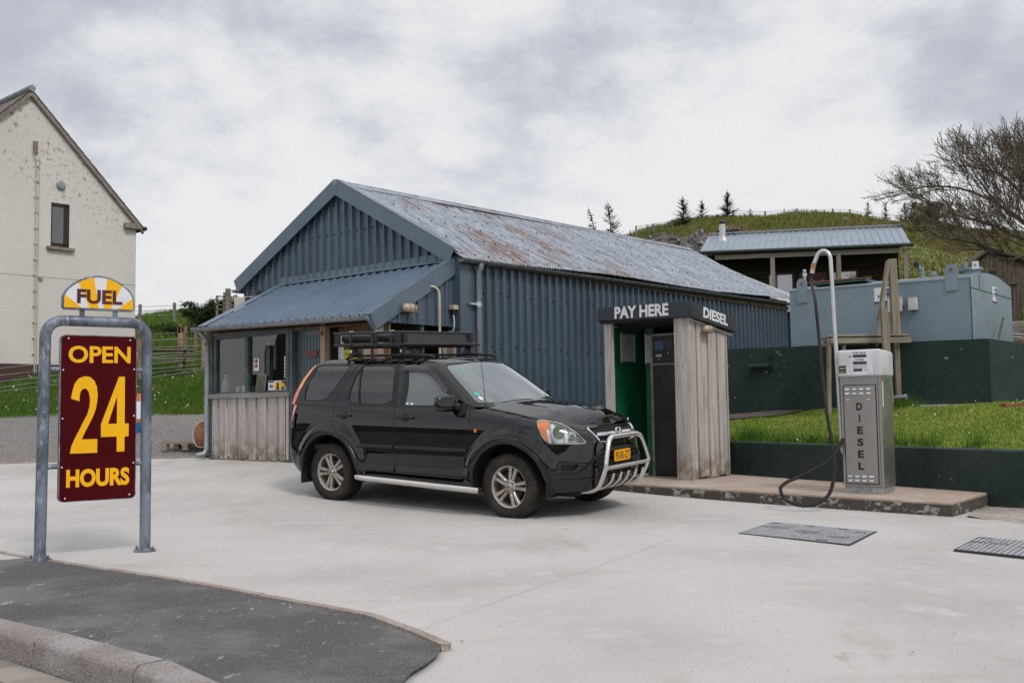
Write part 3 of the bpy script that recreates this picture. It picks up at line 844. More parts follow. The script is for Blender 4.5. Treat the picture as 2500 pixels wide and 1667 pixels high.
def pip(poly, x, y):
    c = False; j = len(poly) - 1
    for i in range(len(poly)):
        if (poly[i][1] > y) != (poly[j][1] > y) and x < (poly[j][0] - poly[i][0]) * (y - poly[i][1]) / (poly[j][1] - poly[i][1]) + poly[i][0]: c = not c
        j = i
    return c
def densify(poly, step, closed=True):
    out = []; n = len(poly)
    for i in range(n if closed else n - 1):
        a, b = poly[i], poly[(i + 1) % n]; L = math.hypot(b[0] - a[0], b[1] - a[1]); k = max(1, int(L / step))
        out += [(a[0] + (b[0] - a[0]) * j / k, a[1] + (b[1] - a[1]) * j / k) for j in range(k)]
    if not closed: out.append(poly[-1])
    return out
def roundpoly(poly, it=2):
    for _ in range(it):
        q = []
        for i in range(len(poly)):
            a, b = poly[i], poly[(i + 1) % len(poly)]
            q += [(a[0] * .8 + b[0] * .2, a[1] * .8 + b[1] * .2), (a[0] * .2 + b[0] * .8, a[1] * .2 + b[1] * .8)]
        poly = q
    return poly
def shell(outer, feats, step=.03):
    """triangulate outer polygon in (s,z) with feature outlines; returns verts2d, {name: tris}"""
    pts = []; edges = []
    def loop(pl):
        k = len(pts); d = densify(pl, step); pts.extend(d); edges.extend([(k + i, k + (i + 1) % len(d)) for i in range(len(d))])
    loop(outer)
    for nme, pl in feats: loop(pl)
    allp = np.array(pts)
    x0, x1 = allp[:, 0].min(), allp[:, 0].max(); y0, y1 = allp[:, 1].min(), allp[:, 1].max()
    gxs = np.arange(x0 + step / 2, x1, step); gys = np.arange(y0 + step / 2, y1, step)
    for i, a in enumerate(gxs):
        for b in gys:
            if pip(outer, a, b) and np.min(np.abs(allp[:, 0] - a) + np.abs(allp[:, 1] - b)) > step * .35: pts.append((a, b))
    r = delaunay_2d_cdt([Vector(p) for p in pts], edges, [], 0, 1e-6)
    V = [(v.x, v.y) for v in r[0]]; out = {}
    for f in r[2]:
        cx = sum(V[i][0] for i in f) / 3; cy = sum(V[i][1] for i in f) / 3
        if not pip(outer, cx, cy): continue
        nm = 'body'
        for nme, pl in feats:
            if pip(pl, cx, cy): nm = nme; break
        out.setdefault(nm, []).append(tuple(f))
    return V, out
def emit(mb, V, tris, P, off=0.0, mirror=False, mi=0):
    used = sorted({i for f in tris for i in f}); ix = {u: k for k, u in enumerate(used)}
    vs = [P(V[u][0], V[u][1], off) for u in used]
    if mirror: vs = [(x, -y, z) for x, y, z in vs]
    mb.add(vs, [tuple(ix[i] for i in (f if not mirror else f[::-1])) for f in tris], mi)
def ribbon(mb, line, w, P, off, closed=False, mirror=False, step=.03, side=0.0, mi=0):
    """strip of width w along a polyline in (s,z); side -1..1 shifts it to one side"""
    L = densify(line, step, closed); n = len(L); vs = []
    for i in range(n):
        a = L[i - 1] if (i or closed) else L[0]; b = L[(i + 1) % n] if (i < n - 1 or closed) else L[-1]
        dx, dy = b[0] - a[0], b[1] - a[1]; q = math.hypot(dx, dy) or 1; nx, ny = -dy / q, dx / q
        for t in (-.5 + side * .5, .5 + side * .5):
            p = P(L[i][0] + nx * w * t, L[i][1] + ny * w * t, off); vs.append((p[0], -p[1], p[2]) if mirror else p)
    m = n if closed else n - 1
    mb.add(vs, [(2 * i, 2 * ((i + 1) % n), 2 * ((i + 1) % n) + 1, 2 * i + 1) for i in range(m)], mi)

def build_car():
    Fh = Uv(1242, 1188, 10.5); Rh = Uv(808, 1152, 12.01)
    d = (Fh - Rh).normalized(); lat = Vector((0, 0, 1)).cross(d).normalized(); lat = lat + Vector((0, 0, .040)); lat = (lat - d * lat.dot(d)).normalized(); up = d.cross(lat)   # the forecourt slopes up to the shed
    Rt = .345
    O = Fh - up * Rt + lat * .87
    root = thing('parked_car', 'black five door off-road estate car with roof rack, chrome nudge bar and orange number plate', 'car')
    XO = 1.31
    M = Matrix(((d.x, lat.x, up.x, O.x), (d.y, lat.y, up.y, O.y), (d.z, lat.z, up.z, O.z), (0, 0, 0, 1)))
    root.matrix_world = M @ Matrix.Translation((-XO, 0, 0))
    T = Matrix.Translation((XO, 0, 0))
    def part(mb, name, mat, parent=root, smooth=True, sharp=35, label=None):
        o = mb.build(name, mat, parent, smooth=smooth, M=T, sharp=sharp, label=label)
        return o
    # ---- lower shell
    def s1(pl): return [(s1_of(x, z), z) for x, z in pl]
    def s2(pl): return [(s2_of(x, z), z) for x, z in pl]
    arch = []
    def archpts(hx, r, a0, a1, n=26):
        return [(hx + r * math.cos(R(a)), .345 + r * math.sin(R(a))) for a in np.linspace(a0, a1, n)]
    AR = .452
    zb = .30
    a_end = math.degrees(math.asin((.345 - zb) / AR))
    front = s1(archpts(0, AR, -a_end, 180 + a_end)); rear = s1(archpts(-2.62, AR, -a_end, 180 + a_end))
    top = [(s, zshoulder(s)) for s in np.linspace(0, S3, 180)]
    bot = [(0, .30), (.5, .31)] + front + rear + [(S3 - .6, .36), (S3, .38)]
    outer = bot + top[::-1]
    hl = [(1.062, 1.035), (1.033, 1.043), (.968, 1.041), (.875, 1.033), (.786, 1.015), (.709, .975), (.655, .923), (.607, .869), (.565, .820), (.575, .809), (.66, .807), (.824, .809), (.969, .812), (1.0, .838), (1.031, .902), (1.053, .979)]
    fog = [(.87, .587), (.855, .598), (.699, .599), (.682, .585), (.732, .539), (.848, .535), (.861, .555)]
    grille = [(0, .970), (.21, .966), (.455, .951), (.472, .942), (.435, .905), (.385, .838), (.36, .812), (.20, .803), (0, .803)]
    intake = [(0, .735 + .03), (.30, .76), (.42, .70), (.47, .62), (.44, .50), (.40, .46), (0, .45)]
    tailz = [(.885, .885), (.95, .98)]
    # tail lamp: narrow vertical lamp on the rear corner, lower part on this shell, upper part on the greenhouse shell
    tl1 = [(4.745, .885), (4.720, 1.0), (4.700, 1.163), (4.93, 1.163), (4.93, 1.0), (4.93, .885)]
    V, parts = shell(outer, [('hl', hl), ('fog', fog), ('grille', grille), ('intake', intake), ('tl', tl1)], .032)
    body = MB()
    for mir in (0, 1):
        emit(body, V, parts['body'], P1, 0, mir)
    # ---- greenhouse shell
    ztop2 = 1.684
    outer2 = [(s, 1.145) for s in np.linspace(0, T3, 110)] + [(s, ztop2) for s in np.linspace(T3, 0, 110)]
    ws = [(-.0001, 1.205), (.35, 1.205), (.60, 1.202), (.725, 1.205), (.745, 1.24), (.735, 1.34), (.725, 1.45), (.71, 1.55), (.69, 1.605), (.64, 1.625), (.3, 1.643), (-.0001, 1.648)]
    q = s2([(-2.98, 1.627), (-2.52, 1.630), (-2.470, 1.618), (-2.475, 1.585), (-2.648, 1.318), (-2.728, 1.232), (-2.807, 1.195), (-3.08, 1.190), (-3.125, 1.206), (-3.130, 1.271), (-3.095, 1.44), (-3.03, 1.59)])
    rd = s2([(-2.235, 1.622), (-1.745, 1.628), (-1.70, 1.397), (-1.670, 1.163), (-2.335, 1.170), (-2.378, 1.235), (-2.368, 1.36), (-2.326, 1.50), (-2.275, 1.595)])
    fd = s2([(-1.605, 1.619), (-1.44, 1.622), (-1.273, 1.603), (-1.15, 1.548), (-1.008, 1.432), (-.825, 1.274), (-.775, 1.203), (-.765, 1.165), (-1.50, 1.160), (-1.533, 1.308)])
    q, rd = roundpoly(q, 1), roundpoly(rd, 1)
    rg_ = [(T3 + .0001, 1.22), (T3 - .55, 1.22), (T3 - .58, 1.58), (T3 - .5, 1.62), (T3 + .0001, 1.62)]
    tl2 = [(2.950, 1.1449), (2.940, 1.24), (2.945, 1.38), (2.955, 1.50), (2.975, 1.59), (3.00, 1.63), (3.16, 1.63), (3.16, 1.5), (3.16, 1.3), (3.16, 1.1449)]
    V2, parts2 = shell(outer2, [('ws', ws), ('q', q), ('rd', rd), ('fd', fd), ('rg', rg_), ('tl', tl2)], .032)
    for mir in (0, 1): emit(body, V2, parts2['body'], P2, 0, mir)
    # ---- bonnet and roof, lofted between the shell edges
    def loft(edge, cen, nk, zfun=None):
        g = [];
        for (ex, ey, ez), (cx, cz) in zip(edge, cen):
            row = []
            for k in range(2 * nk + 1):
                t = (k - nk) / nk; a = abs(t)
                x = cx + (ex - cx) * a; y = (-abs(ey)) * t; z = ez + (cz - ez) * (1 - a ** 2.0)
                if zfun: z += zfun(x, y)
                row.append((x, y, z))
            g.append(row)
        return g
    bon = MB(); SC_ = s1_of(-.46, 1.187) ; N = 60
    ss_ = [SC_ * i / N for i in range(N + 1)]
    edge = [P1(s, zshoulder(s)) for s in ss_]
    x0 = edge[0][0]; cen = []
    for i, s in enumerate(ss_):
        t = (s / SC_) ** 1.35; cx = x0 + (-.235 - x0) * t
        cen.append((cx, float(np.interp(cx, [-.3, 0, .3, .55, .70, x0], [1.225, 1.210, 1.172, 1.115, 1.055, edge[0][2]]))))
    def crease(x, y):
        yc = .40 + (.62 - x) * .16
        return .010 * math.exp(-((abs(y) - yc) / .05) ** 2) * _sst(.74, .55, x) - .0
    g = loft(edge, cen, 16, crease); w_ = len(g[0])
    bon.add([p for r in g for p in r], [(i * w_ + j, i * w_ + j + 1, (i + 1) * w_ + j + 1, (i + 1) * w_ + j) for i in range(N) for j in range(w_ - 1)])
    roof = MB(); N2 = 90
    edge = [P2(T3 * i / N2, ztop2) for i in range(N2 + 1)]; xa, xb = edge[0][0], edge[-1][0]
    cen = [(xa + (xb - xa) * _sst(0, 1, i / N2) * 1.0, float(np.interp(i / N2, [0, .15, .5, .85, 1], [ztop2, 1.712, 1.722, 1.705, ztop2]))) for i in range(N2 + 1)]
    g = loft(edge, cen, 10); w_ = len(g[0])
    roof.add([p for r in g for p in r], [(i * w_ + j, i * w_ + j + 1, (i + 1) * w_ + j + 1, (i + 1) * w_ + j) for i in range(N2) for j in range(w_ - 1)])
    body.add(roof.v, roof.f)
    ob = part(body, 'body', PAINT, sharp=60)
    part(bon, 'bonnet', PAINT, sharp=60)
    # ---- glass
    gm = MB()
    for mir in (0, 1): emit(gm, V2, parts2['ws'], P2, -.004, mir)
    wso = part(gm, 'windscreen', GLW)
    for mir in (0, 1):
        for nm, mat, lab in (('q', GLD, None), ('rd', GLD, None), ('fd', GLS, None)):
            gm = MB(); emit(gm, V2, parts2[nm], P2, -.006, mir); part(gm, 'side_window', mat)
    gm = MB()
    for mir in (0, 1): emit(gm, V2, parts2['rg'], P2, -.004, mir)
    part(gm, 'rear_window', GLD)
    # gaskets, door gaps, pillars
    tr = MB()
    for mir in (0, 1):
        ribbon(tr, ws[:-1][1:], .014, P2, .0015, False, mir)
        for pl in (q, rd, fd): ribbon(tr, pl, .016, P2, .0015, True, mir, side=.0)
        ribbon(tr, [(s2_of(-2.262, 1.60), 1.60), (s2_of(-2.185, 1.165), 1.165)], .022, P2, .002, False, mir)
        ribbon(tr, [(s2_of(-1.655, 1.165), 1.165), (s2_of(-1.722, 1.63), 1.63)], .05, P2, .0010, False, mir)      # black pillar foil
        ribbon(tr, [(s2_of(-1.515, 1.165), 1.165), (s2_of(-1.575, 1.62), 1.62)], .045, P2, .0010, False, mir)
        ribbon(tr, [(.0, 1.652), (.35, 1.647), (.64, 1.632)], .010, P2, .002, False, mir)
        ribbon(tr, [(s2_of(x, 1.162), 1.162) for x in (-.72, -1.2, -1.66, -2.2, -2.37)], .014, P2, .003, False, mir)
    part(tr, 'window_seal', CLAD2)
    LN = MATS.get('panel gap') or flat('panel gap', (.0015, .0015, .0018), .7)
    def gapline(ln, w, P_, mir):
        g_ = MB(); ribbon(g_, ln, w, P_, .0012, False, mir); part(g_, 'panel_gap', LN)
    for mir in (0, 1):
        for ln in ([(-1.70, 1.668), (-2.127, 1.665), (-2.261, 1.655), (-2.35, 1.600), (-2.46, 1.45), (-2.560, 1.295), (-2.598, 1.166)],
                   [(-1.718, 1.668), (-1.661, 1.367), (-1.612, 1.166)], [(-1.70, 1.668), (-1.425, 1.664), (-1.233, 1.640), (-1.09, 1.56), (-.83, 1.39), (-.70, 1.27), (-.60, 1.19)]):
            gapline(s2(ln), .0065, P2, mir)
        for ln in ([(-2.598, 1.166), (-2.589, 1.075), (-2.575, .96), (-2.56, .90), (-2.50, .845)], [(-1.612, 1.166), (-1.593, .95), (-1.567, .655), (-1.568, .41)],
                   [(-.60, 1.185), (-.525, 1.13), (-.495, .914), (-.493, .704), (-.494, .42)], [(-2.14, .405), (-1.56, .405), (-.5, .405)],
                   [(-.42, 1.172), (-.275, 1.147), (-.064, 1.118), (.142, 1.085), (.30, 1.060)]):
            gapline(s1(ln), .0065, P1, mir)
        gapline([(.93, 1.047), (.80, 1.030), (.72, .992), (.62, .955), (.546, .938), (.46, .948), (.2, .956), (0, .957)], .007, P1, mir)
        gapline([(1.035, .806), (.979, .803), (.58, .805), (.48, .80), (.40, .815)], .006, P1, mir)
        gapline([(s, .862) for s in (s1_of(-3.03, .862), s1_of(-3.2, .862), S3 - .5)], .006, P1, mir)
    # lower cladding: sills, door mouldings, arch lips
    def mould(line, rows, name):
        for mir in (0, 1):
            mb = MB(); L = densify(line, .05, False); k = len(rows); vs = []
            for x, z in L:
                for dz, o_ in rows:
                    p = P1(s1_of(x, z), z + dz, o_); vs.append((p[0], -p[1] if mir else p[1], p[2]))
            n = len(L)
            mb.add(vs, [(i * k + j, (i + 1) * k + j, (i + 1) * k + j + 1, i * k + j + 1) for i in range(n - 1) for j in range(k - 1)] + [tuple(range(k)), tuple((n - 1) * k + j for j in range(k))[::-1]])
            part(mb, name, CLAD, sharp=30)
    mrows = [(.022, .0), (.016, .013), (.0, .017), (-.014, .013), (-.02, .0)]
    mould([(-2.15, .685), (-1.605, .690)], mrows, 'side_moulding'); mould([(-1.58, .690), (-.545, .700)], mrows, 'side_moulding')
    srows = [(.035, .001), (.030, .005), (-.030, .022), (-.036, .018), (-.040, .0)]
    mould([(-2.13, .440), (-1.60, .443)], srows, 'sill_moulding'); mould([(-1.56, .443), (-.51, .450)], srows, 'sill_moulding')
    for mir in (0, 1):
        for hx in HUBS:
            al = MB()
            rows = [(.446, -.05), (.448, -.004), (.452, .014), (.468, .018), (.492, .014), (.500, -.002)]
            A = np.linspace(-8, 188, 44); vs = []
            for a in A:
                for r, o_ in rows:
                    x, z = hx + r * math.cos(R(a)), .345 + r * math.sin(R(a)); 
                    z = max(z, .285)
                    x = hx + math.copysign(math.sqrt(max(0, r * r - (z - .345) ** 2)), math.cos(R(a))) if z <= .2851 else x
                    p = P1(s1_of(x, max(z, .30)), z, o_); vs.append((p[0], -p[1] if mir else p[1], p[2]))
            k = len(rows); al.add(vs, [(i * k + j, (i + 1) * k + j, (i + 1) * k + j + 1, i * k + j + 1) for i in range(len(A) - 1) for j in range(k - 1)])
            part(al, 'arch_moulding', CLAD, sharp=50)
    # front bumper moulding: raised lower lip around the intake
    bm_ = MB()
    for mir in (0, 1):
        lip = [(1.02, .60), (1.012, .555), (.99, .518), (.947, .502), (.772, .498), (.692, .501), (.636, .525), (.575, .574), (.48, .659), (.39, .700), (.20, .725), (0, .73)]
        ribbon(bm_, lip, .016, P1, .010, False, mir); ribbon(bm_, lip, .030, P1, .006, False, mir)
        ribbon(bm_, [(0, .43), (.35, .43), (.5, .44), (.95, .44), (1.04, .50)], .016, P1, .006, False, mir)
    part(bm_, 'bumper_lip', CLAD)
    it = MB(); 
    for mir in (0, 1):
        emit(it, V, parts['intake'], P1, -.05, mir)
        emit(it, V, parts['grille'], P1, -.04, mir)
        emit(it, V, parts['fog'], P1, -.03, mir)
        for pl in (intake, grille, fog):   # side walls of the recesses
            L = densify(pl, .04)
            vs = []
            for a, b in L:
                for o_ in (0, -.05):
                    p = P1(a, b, o_); vs.append((p[0], -p[1] if mir else p[1], p[2]))
            n = len(L); it.add(vs, [(2 * i, 2 * i + 1, 2 * ((i + 1) % n) + 1, 2 * ((i + 1) % n)) for i in range(n) if not (L[i][0] < .001 and L[(i + 1) % n][0] < .001)])
    part(it, 'air_intake', CLAD2, sharp=30)
    sl = MB()
    for z_ in (.735, .695, .655, .60, .55, .50):
        sl.tube([P1(s, z_, -.018)[:1] + (-P1(s, z_)[1] * 0 + y_,) + (z_,) for s, y_ in [(abs(y_), y_) for y_ in np.linspace(-.40, .40, 15)]], .007, 6)
    for z_ in (.948, .925, .905, .852, .828):
        sl.tube([(P1(abs(y_), z_, -.012)[0], y_, z_) for y_ in np.linspace(-.42 + (z_ < .9) * .05, .42 - (z_ < .9) * .05, 17)], .006, 6)
    part(sl, 'grille_slat', CLAD2)
    gr = MB()
    for mir in (1, -1):
        bar = [(P1(s, .885, .006)[0] + .006, mir * P1(s, .885)[1] * -1, .885) for s in np.linspace(.075, .40, 12)]
        gr.tube(bar, .021, 10)
        fr = [(.455, .955), (.474, .942), (.437, .903), (.387, .836), (.36, .810), (.26, .800)]
        gr.tube([(P1(s, z, .006)[0], -mir * P1(s, z, .006)[1], z) for s, z in densify(fr, .02, False)], .011, 8)
    grille_o = part(gr, 'grille_trim', CHROME2)
    # badge: an upright rounded frame with a splayed H
    bd = MB(); xb = P1(0, .89)[0] + .026
    def loopyz(pts, r, mb=bd): mb.tube([(xb, y, z) for y, z in pts], r, 8, closed=True)
    loopyz(roundpoly([(-.060, .936), (.060, .936), (.050, .848), (-.050, .848)], 1), .007)
    bd.tube([(xb, -.036, .929), (xb, -.024, .856)], .009, 8); bd.tube([(xb, .036, .929), (xb, .024, .856)], .009, 8); bd.tube([(xb, -.030, .888), (xb, .030, .888)], .007, 8)
    part(bd, 'badge', CHROME2, parent=grille_o)
    bb = MB(); bb.prism(roundpoly([(-.060, .936), (.060, .936), (.050, .848), (-.050, .848)], 2), lambda a, b, h: (xb - .012 + h, a, b), 0, .008); part(bb, 'badge_backing', CLAD2, parent=grille_o)
    # ---- headlights
    amb = [(1.09, 1.035), (1.033, 1.06), (.94, 1.06), (.915, 1.030), (.930, .985), (.965, .955), (.985, .900), (.985, .850), (.965, .80), (.99, .80), (1.02, .838), (1.06, .902), (1.09, .979)]
    for mir in (0, 1):
        h = MB(); emit(h, V, parts['hl'], P1, -.001, mir); ho = part(h, 'headlight', LENS)
        sy = 1 if mir else -1
        inn = MB(); used = parts['hl']
        A_, B_ = [], []
        for f in used:
            cx = sum(V[i][0] for i in f) / 3; cy = sum(V[i][1] for i in f) / 3
            (A_ if pip(amb, cx, cy) else B_).append(f)
        emit(inn, V, B_, lambda s, z, o: P1(s, z, -.045 - .012 * math.sin(s * 55)), 0, mir); part(inn, 'reflector', REFLM, parent=ho)
        am = MB(); emit(am, V, A_, P1, -.012, mir); part(am, 'indicator', AMBER, parent=ho)
        for (s_, z_, r_, dp) in ((.845, .925, .068, .03), (.715, .868, .034, .02), (.655, .850, .026, .02)):
            c = Vector(P1(s_, z_, -.018)); 
            if mir: c.y = -c.y
            mb = MB(); prof = [(r_ * 1.05, .012), (r_, .006), (r_ * .85, -.014), (r_ * .4, -.03), (r_ * .38, .004), (r_ * .22, .010), (.001, .011)]
            mb.lathe(prof, (0, 0, 0), 'X', 24)
            nrm = Vector((.86, sy * -.5 * -1, .05)).normalized()
            rot = Vector((1, 0, 0)).rotation_difference(nrm).to_matrix().to_4x4()
            mb.v = [tuple(Matrix.Translation(c) @ rot @ Vector(p)) for p in mb.v]
            part(mb, 'lamp_bowl', CHROME2, parent=ho)
        rim = MB(); ribbon(rim, hl, .007, P1, .002, True, mir, step=.02); part(rim, 'lamp_rim', CHROME, parent=ho)
        # tail lamps
        t = MB(); emit(t, V, parts['tl'], P1, .006, mir); emit(t, V2, parts2['tl'], P2, .006, mir)
        tm = Mat('tail lamp lens %d' % mir, (.50, .03, .03), .15, 0, .5, coat=1.0)
        tm.over(tm.rng(tm.axis(2), 1.33, 1.35, 0, 1, False), (.85, .26, .04)); tm.over(tm.rng(tm.axis(2), 1.02, 1.00, 0, 1, False), (.40, .010, .012)); tm.over(tm.mul(tm.rng(tm.axis(2), 1.02, 1.03), tm.rng(tm.axis(2), 1.34, 1.33)), (.75, .14, .13), .8)
        part(t, 'tail_light', tm.m)
        # side repeater
        sr = MB(); ribbon(sr, s1([(-.44, .918), (-.405, .918)]), .034, P1, .006, False, mir, step=.02); part(sr, 'side_repeater', AMBER)
        # handles
        for hx in (-2.395, -1.425):
            y = -(W1(hx, 1.03) + .022); y = y if not mir else -y
            hd = MB(); hd.tube(smoothpath([(hx - .115, y * .985, 1.028), (hx - .09, y, 1.030), (hx, y * 1.003, 1.031), (hx + .09, y, 1.032), (hx + .115, y * .985, 1.031)], 3), .0145, 8); ho2 = part(hd, 'door_handle', CLAD2)
            cup = MB(); cs = s1_of(hx, 1.025)
            cup.add([P1(cs + .055 * math.cos(a), 1.025 + .048 * math.sin(a), .0015)[:1] + ((1 if mir else -1) * abs(P1(cs, 1.025 + .048 * math.sin(a), .0015)[1]),) + (1.025 + .048 * math.sin(a),) for a in np.linspace(0, 2 * math.pi, 21)[:-1]], [tuple(range(20))]); part(cup, 'handle_recess', CLAD2, parent=ho2)
        # door mirror
        mr = bmesh.new(); bmesh.ops.create_cube(mr, size=1); bmesh.ops.bevel(mr, geom=list(mr.edges), offset=.28, segments=4, affect='EDGES', profile=.55); mr.verts.index_update()
        mm = MB(); rot = Matrix.Rotation(R(-24) * sy * -1, 3, 'Z')
        vs = []
        for v in mr.verts:
            p = rot @ Vector((v.co.x * .12 * (1 - .25 * v.co.z), v.co.y * .235, v.co.z * .175 * (1 - .15 * (v.co.y * sy))))
            vs.append((p.x - .765, p.y + sy * .975, p.z + 1.205))
        mm.add(vs, [tuple(v.index for v in f.verts) for f in mr.faces]); mr.free()
        mo = part(mm, 'door_mirror', PAINT)
        am_ = MB(); am_.tube([(-.66, sy * .80, 1.15), (-.70, sy * .86, 1.17), (-.72, sy * .92, 1.19)], [.05, .045, .04], 10); am_.tube([(-.62, sy * .815, 1.20), (-.63, sy * .83, 1.10), (-.66, sy * .845, 1.07)], [.045, .045, .025], 10); part(am_, 'mirror_arm', CLAD2, parent=mo)
        # wind deflector over the front window
        if not mir:
            vz = MB(); lo_ = s2([(-1.59, 1.555), (-1.433, 1.555), (-1.291, 1.542), (-1.183, 1.505), (-1.041, 1.405), (-.93, 1.31)])
            hi_ = s2([(-1.605, 1.625), (-1.44, 1.630), (-1.273, 1.610), (-1.13, 1.548), (-.98, 1.432), (-.87, 1.34)])
            a_ = densify(lo_, .05, False); vs = []
            for i in range(26):
                t = i / 25 * (len(lo_) - 1); k = min(int(t), len(lo_) - 2); f = t - k
                L_ = [lo_[k][j] + (lo_[k + 1][j] - lo_[k][j]) * f for j in (0, 1)]; H_ = [hi_[k][j] + (hi_[k + 1][j] - hi_[k][j]) * f for j in (0, 1)]
                vs += [P2(L_[0], L_[1], .022), P2((L_[0] + H_[0]) / 2, (L_[1] + H_[1]) / 2, .014), P2(H_[0], H_[1], .003)]
            vz.add(vs, [(3 * i + j, 3 * i + 3 + j, 3 * i + 4 + j, 3 * i + 1 + j) for i in range(25) for j in (0, 1)]); part(vz, 'wind_deflector', M_glass('smoked acrylic', (.10, .10, .11), 1.2))
        # side step
        st = MB(); st.tube(smoothpath([(-2.12, sy * .80, .33), (-2.10, sy * .90, .325), (-2.04, sy * .94, .322), (-1.2, sy * .945, .306), (-.44, sy * .94, .291), (-.37, sy * .90, .289), (-.36, sy * .80, .289)], 5), .037, 14); part(st, 'side_step', CHROME)
        # mud flap
        mf = MB(); mf.box(-3.10, -3.085, sy * .70, sy * .905, .19, .48); part(mf, 'mud_flap', BLACKP, smooth=False)
        rl = MB(); rl.tube(smoothpath([(-2.62, sy * .585, 1.70), (-2.55, sy * .585, 1.722), (-2.3, sy * .588, 1.732), (-1.7, sy * .590, 1.735), (-1.30, sy * .588, 1.728), (-1.22, sy * .585, 1.70)], 5), .016, 8); part(rl, 'roof_rail', CLAD2)
    # number plate
    xp = P1(0, .68)[0] + .02
    pl = MB(); pp = roundpoly(roundpoly([(-.172, .600), (-.162, .590), (.162, .590), (.172, .600), (.172, .700), (.162, .710), (-.162, .710), (-.172, .700)], 1), 1); pl.prism([(y, z) for y, z in pp], lambda a, b, h: (xp + h, a, b), 0, .006)
    po = part(pl, 'number_plate', flat('orange plate', (.80, .36, .01), .4, 0, .03, 5))
    fm = frameM((XO + xp + .0075, 0, .650), (0, 1, 0), (1, 0, 0))
    text_mesh('plate_lettering', '93-RS-ZT', .1, BLACKV, fm, po, bold=-.0005, fit=(.290, .078), depth=.001)
    # wipers, aerial, cowl
    cw = MB(); cpts = [(s, 1.150) for s in np.linspace(0, T1 * .97, 24)]
    vs = []
    for s, z in cpts:
        p = P2(s, 1.16, .0); vs += [(p[0] + .06, p[1], 1.185 - .02 * (s / T1)), (p[0] - .07, p[1], 1.20)]
    vs2 = [(x, -y, z) for x, y, z in vs]
    f_ = [(2 * i, 2 * i + 1, 2 * i + 3, 2 * i + 2) for i in range(23)]
    cw.add(vs, f_); cw.add(vs2, [t[::-1] for t in f_]); part(cw, 'scuttle', CLAD2)
    def onws(y, z, o_):
        s = abs(y)
        for _ in range(20):
            p = P2(s, z, o_); s += (abs(y) - abs(p[1])) * .8
        return (p[0], y, z)
    for a, b in (((-.56, 1.195), (.10, 1.215)), ((.02, 1.185), (.60, 1.225))):
        wp = MB(); wp.tube([onws(a[0] + (b[0] - a[0]) * t, a[1] + (b[1] - a[1]) * t + .012 * math.sin(t * 3.1), .012) for t in np.linspace(0, 1, 12)], .008, 6)
        q0 = onws(a[0] + .25, 1.175, .03); wp.tube([q0, onws(a[0] + .30, 1.20, .03), onws((a[0] + b[0]) / 2, (a[1] + b[1]) / 2 + .012, .02)], .010, 6)
        part(wp, 'wiper', CLAD2)
    ae = MB(); ae.lathe([(.018, 0), (.016, .02), (.008, .04)], (-.36, -.775, 1.15)); ae.tube([(-.36, -.775, 1.17), (-.40, -.772, 1.5), (-.475, -.765, 2.02)], [.004, .003, .002], 6); part(ae, 'aerial', CLAD2)
    # windscreen stickers
    for s_, z_, w_, h_, c in ((.650, 1.301, .055, .028, (.05, .45, .42)), (.652, 1.257, .034, .034, (.75, .77, .78)), (.53, 1.553, .045, .028, (.08, .42, .22))):
        sk = MB(); vs = []
        for k in range(14):
            a = 2 * math.pi * k / 14; e = .55 if w_ > .04 else 1
            vs.append(P2(s_ + w_ * .6 * math.copysign(abs(math.cos(a)) ** e, math.cos(a)), z_ + h_ * .6 * math.copysign(abs(math.sin(a)) ** e, math.sin(a)), -.001))
        sk.add(vs, [tuple(range(14))]); part(sk, 'sticker', flat('sticker %d' % int(z_ * 1000), c, .5, 0, .05), parent=wso)
    for x_, c in ((-1.44, (.6, .62, .63)), (-1.37, (.7, .7, .7))):
        sk = MB(); sk.add([P2(s2_of(x_ + a, 1.185 + b), 1.185 + b, -.002) for a, b in ((-.022, -.012), (.022, -.012), (.022, .012), (-.022, .012))], [(0, 1, 2, 3)]); part(sk, 'sticker', flat('sticker s%d' % int(-x_ * 100), c, .5, 0, .05))
    # bull bar
    bb = MB(); H = [(.55, .44, .285), (.72, .44, .300), (.82, .445, .340), (.875, .455, .415), (.935, .462, .565), (.935, .45, .62), (.915, .358, .805), (.905, .29, .849), (.90, .21, .860)]
    path = [(x, -y, z) for x, y, z in H] + [(x, y, z) for x, y, z in reversed(H)]
    bb.tube(smoothpath(path, 5), .028, 14)
    bo = part(bb, 'nudge_bar', CHROME)
    cb = MB(); cb.tube([(.935, -.455, .548), (.95, 0, .551), (.935, .455, .548)], .021, 12); part(cb, 'cross_tube', CHROME, parent=bo)
    for i in range(5):
        y = -.32 + .16 * i
        pr = MB(); pr.tube(smoothpath([(.70, y, .315), (.80, y, .325), (.875, y, .365), (.925, y, .42), (.95, y, .490)], 4), .015, 10); part(pr, 'prong', CHROME, parent=bo)
    lb = MB(); lb.tube([(.76, -.44, .315), (.76, .44, .315)], .02, 10); part(lb, 'lower_tube', CHROME, parent=bo)
    # roof rack: platform basket with awning tube on one side
    rk = MB(); z0, z1, y0 = 1.862, 2.005, .68
    xr_, xf_ = -2.74, -1.64
    for sy in (-1, 1):
        rk.tube([(xr_, sy * y0, z1), (xf_ - .02, sy * y0, z1)], .015, 8); rk.tube([(xr_ + .02, sy * y0, z0), (xf_ + .03, sy * y0, z0)], .020, 8)
        for x, w in ((xr_ + .06, .04), (-2.10, .03), (xf_ - .06, .05)): rk.box(x - w, x + w, sy * y0 - .010, sy * y0 + .010, z0, z1)
    rk.prism([(-.58, z0 + .012), (.66, z0 + .012), (.62, z1 - .012), (-.66, z1 - .012)][::1], lambda a, b, h: (xf_ + .02 + h - (b - z0) * .35, -a * -1, b), -.004, .004)
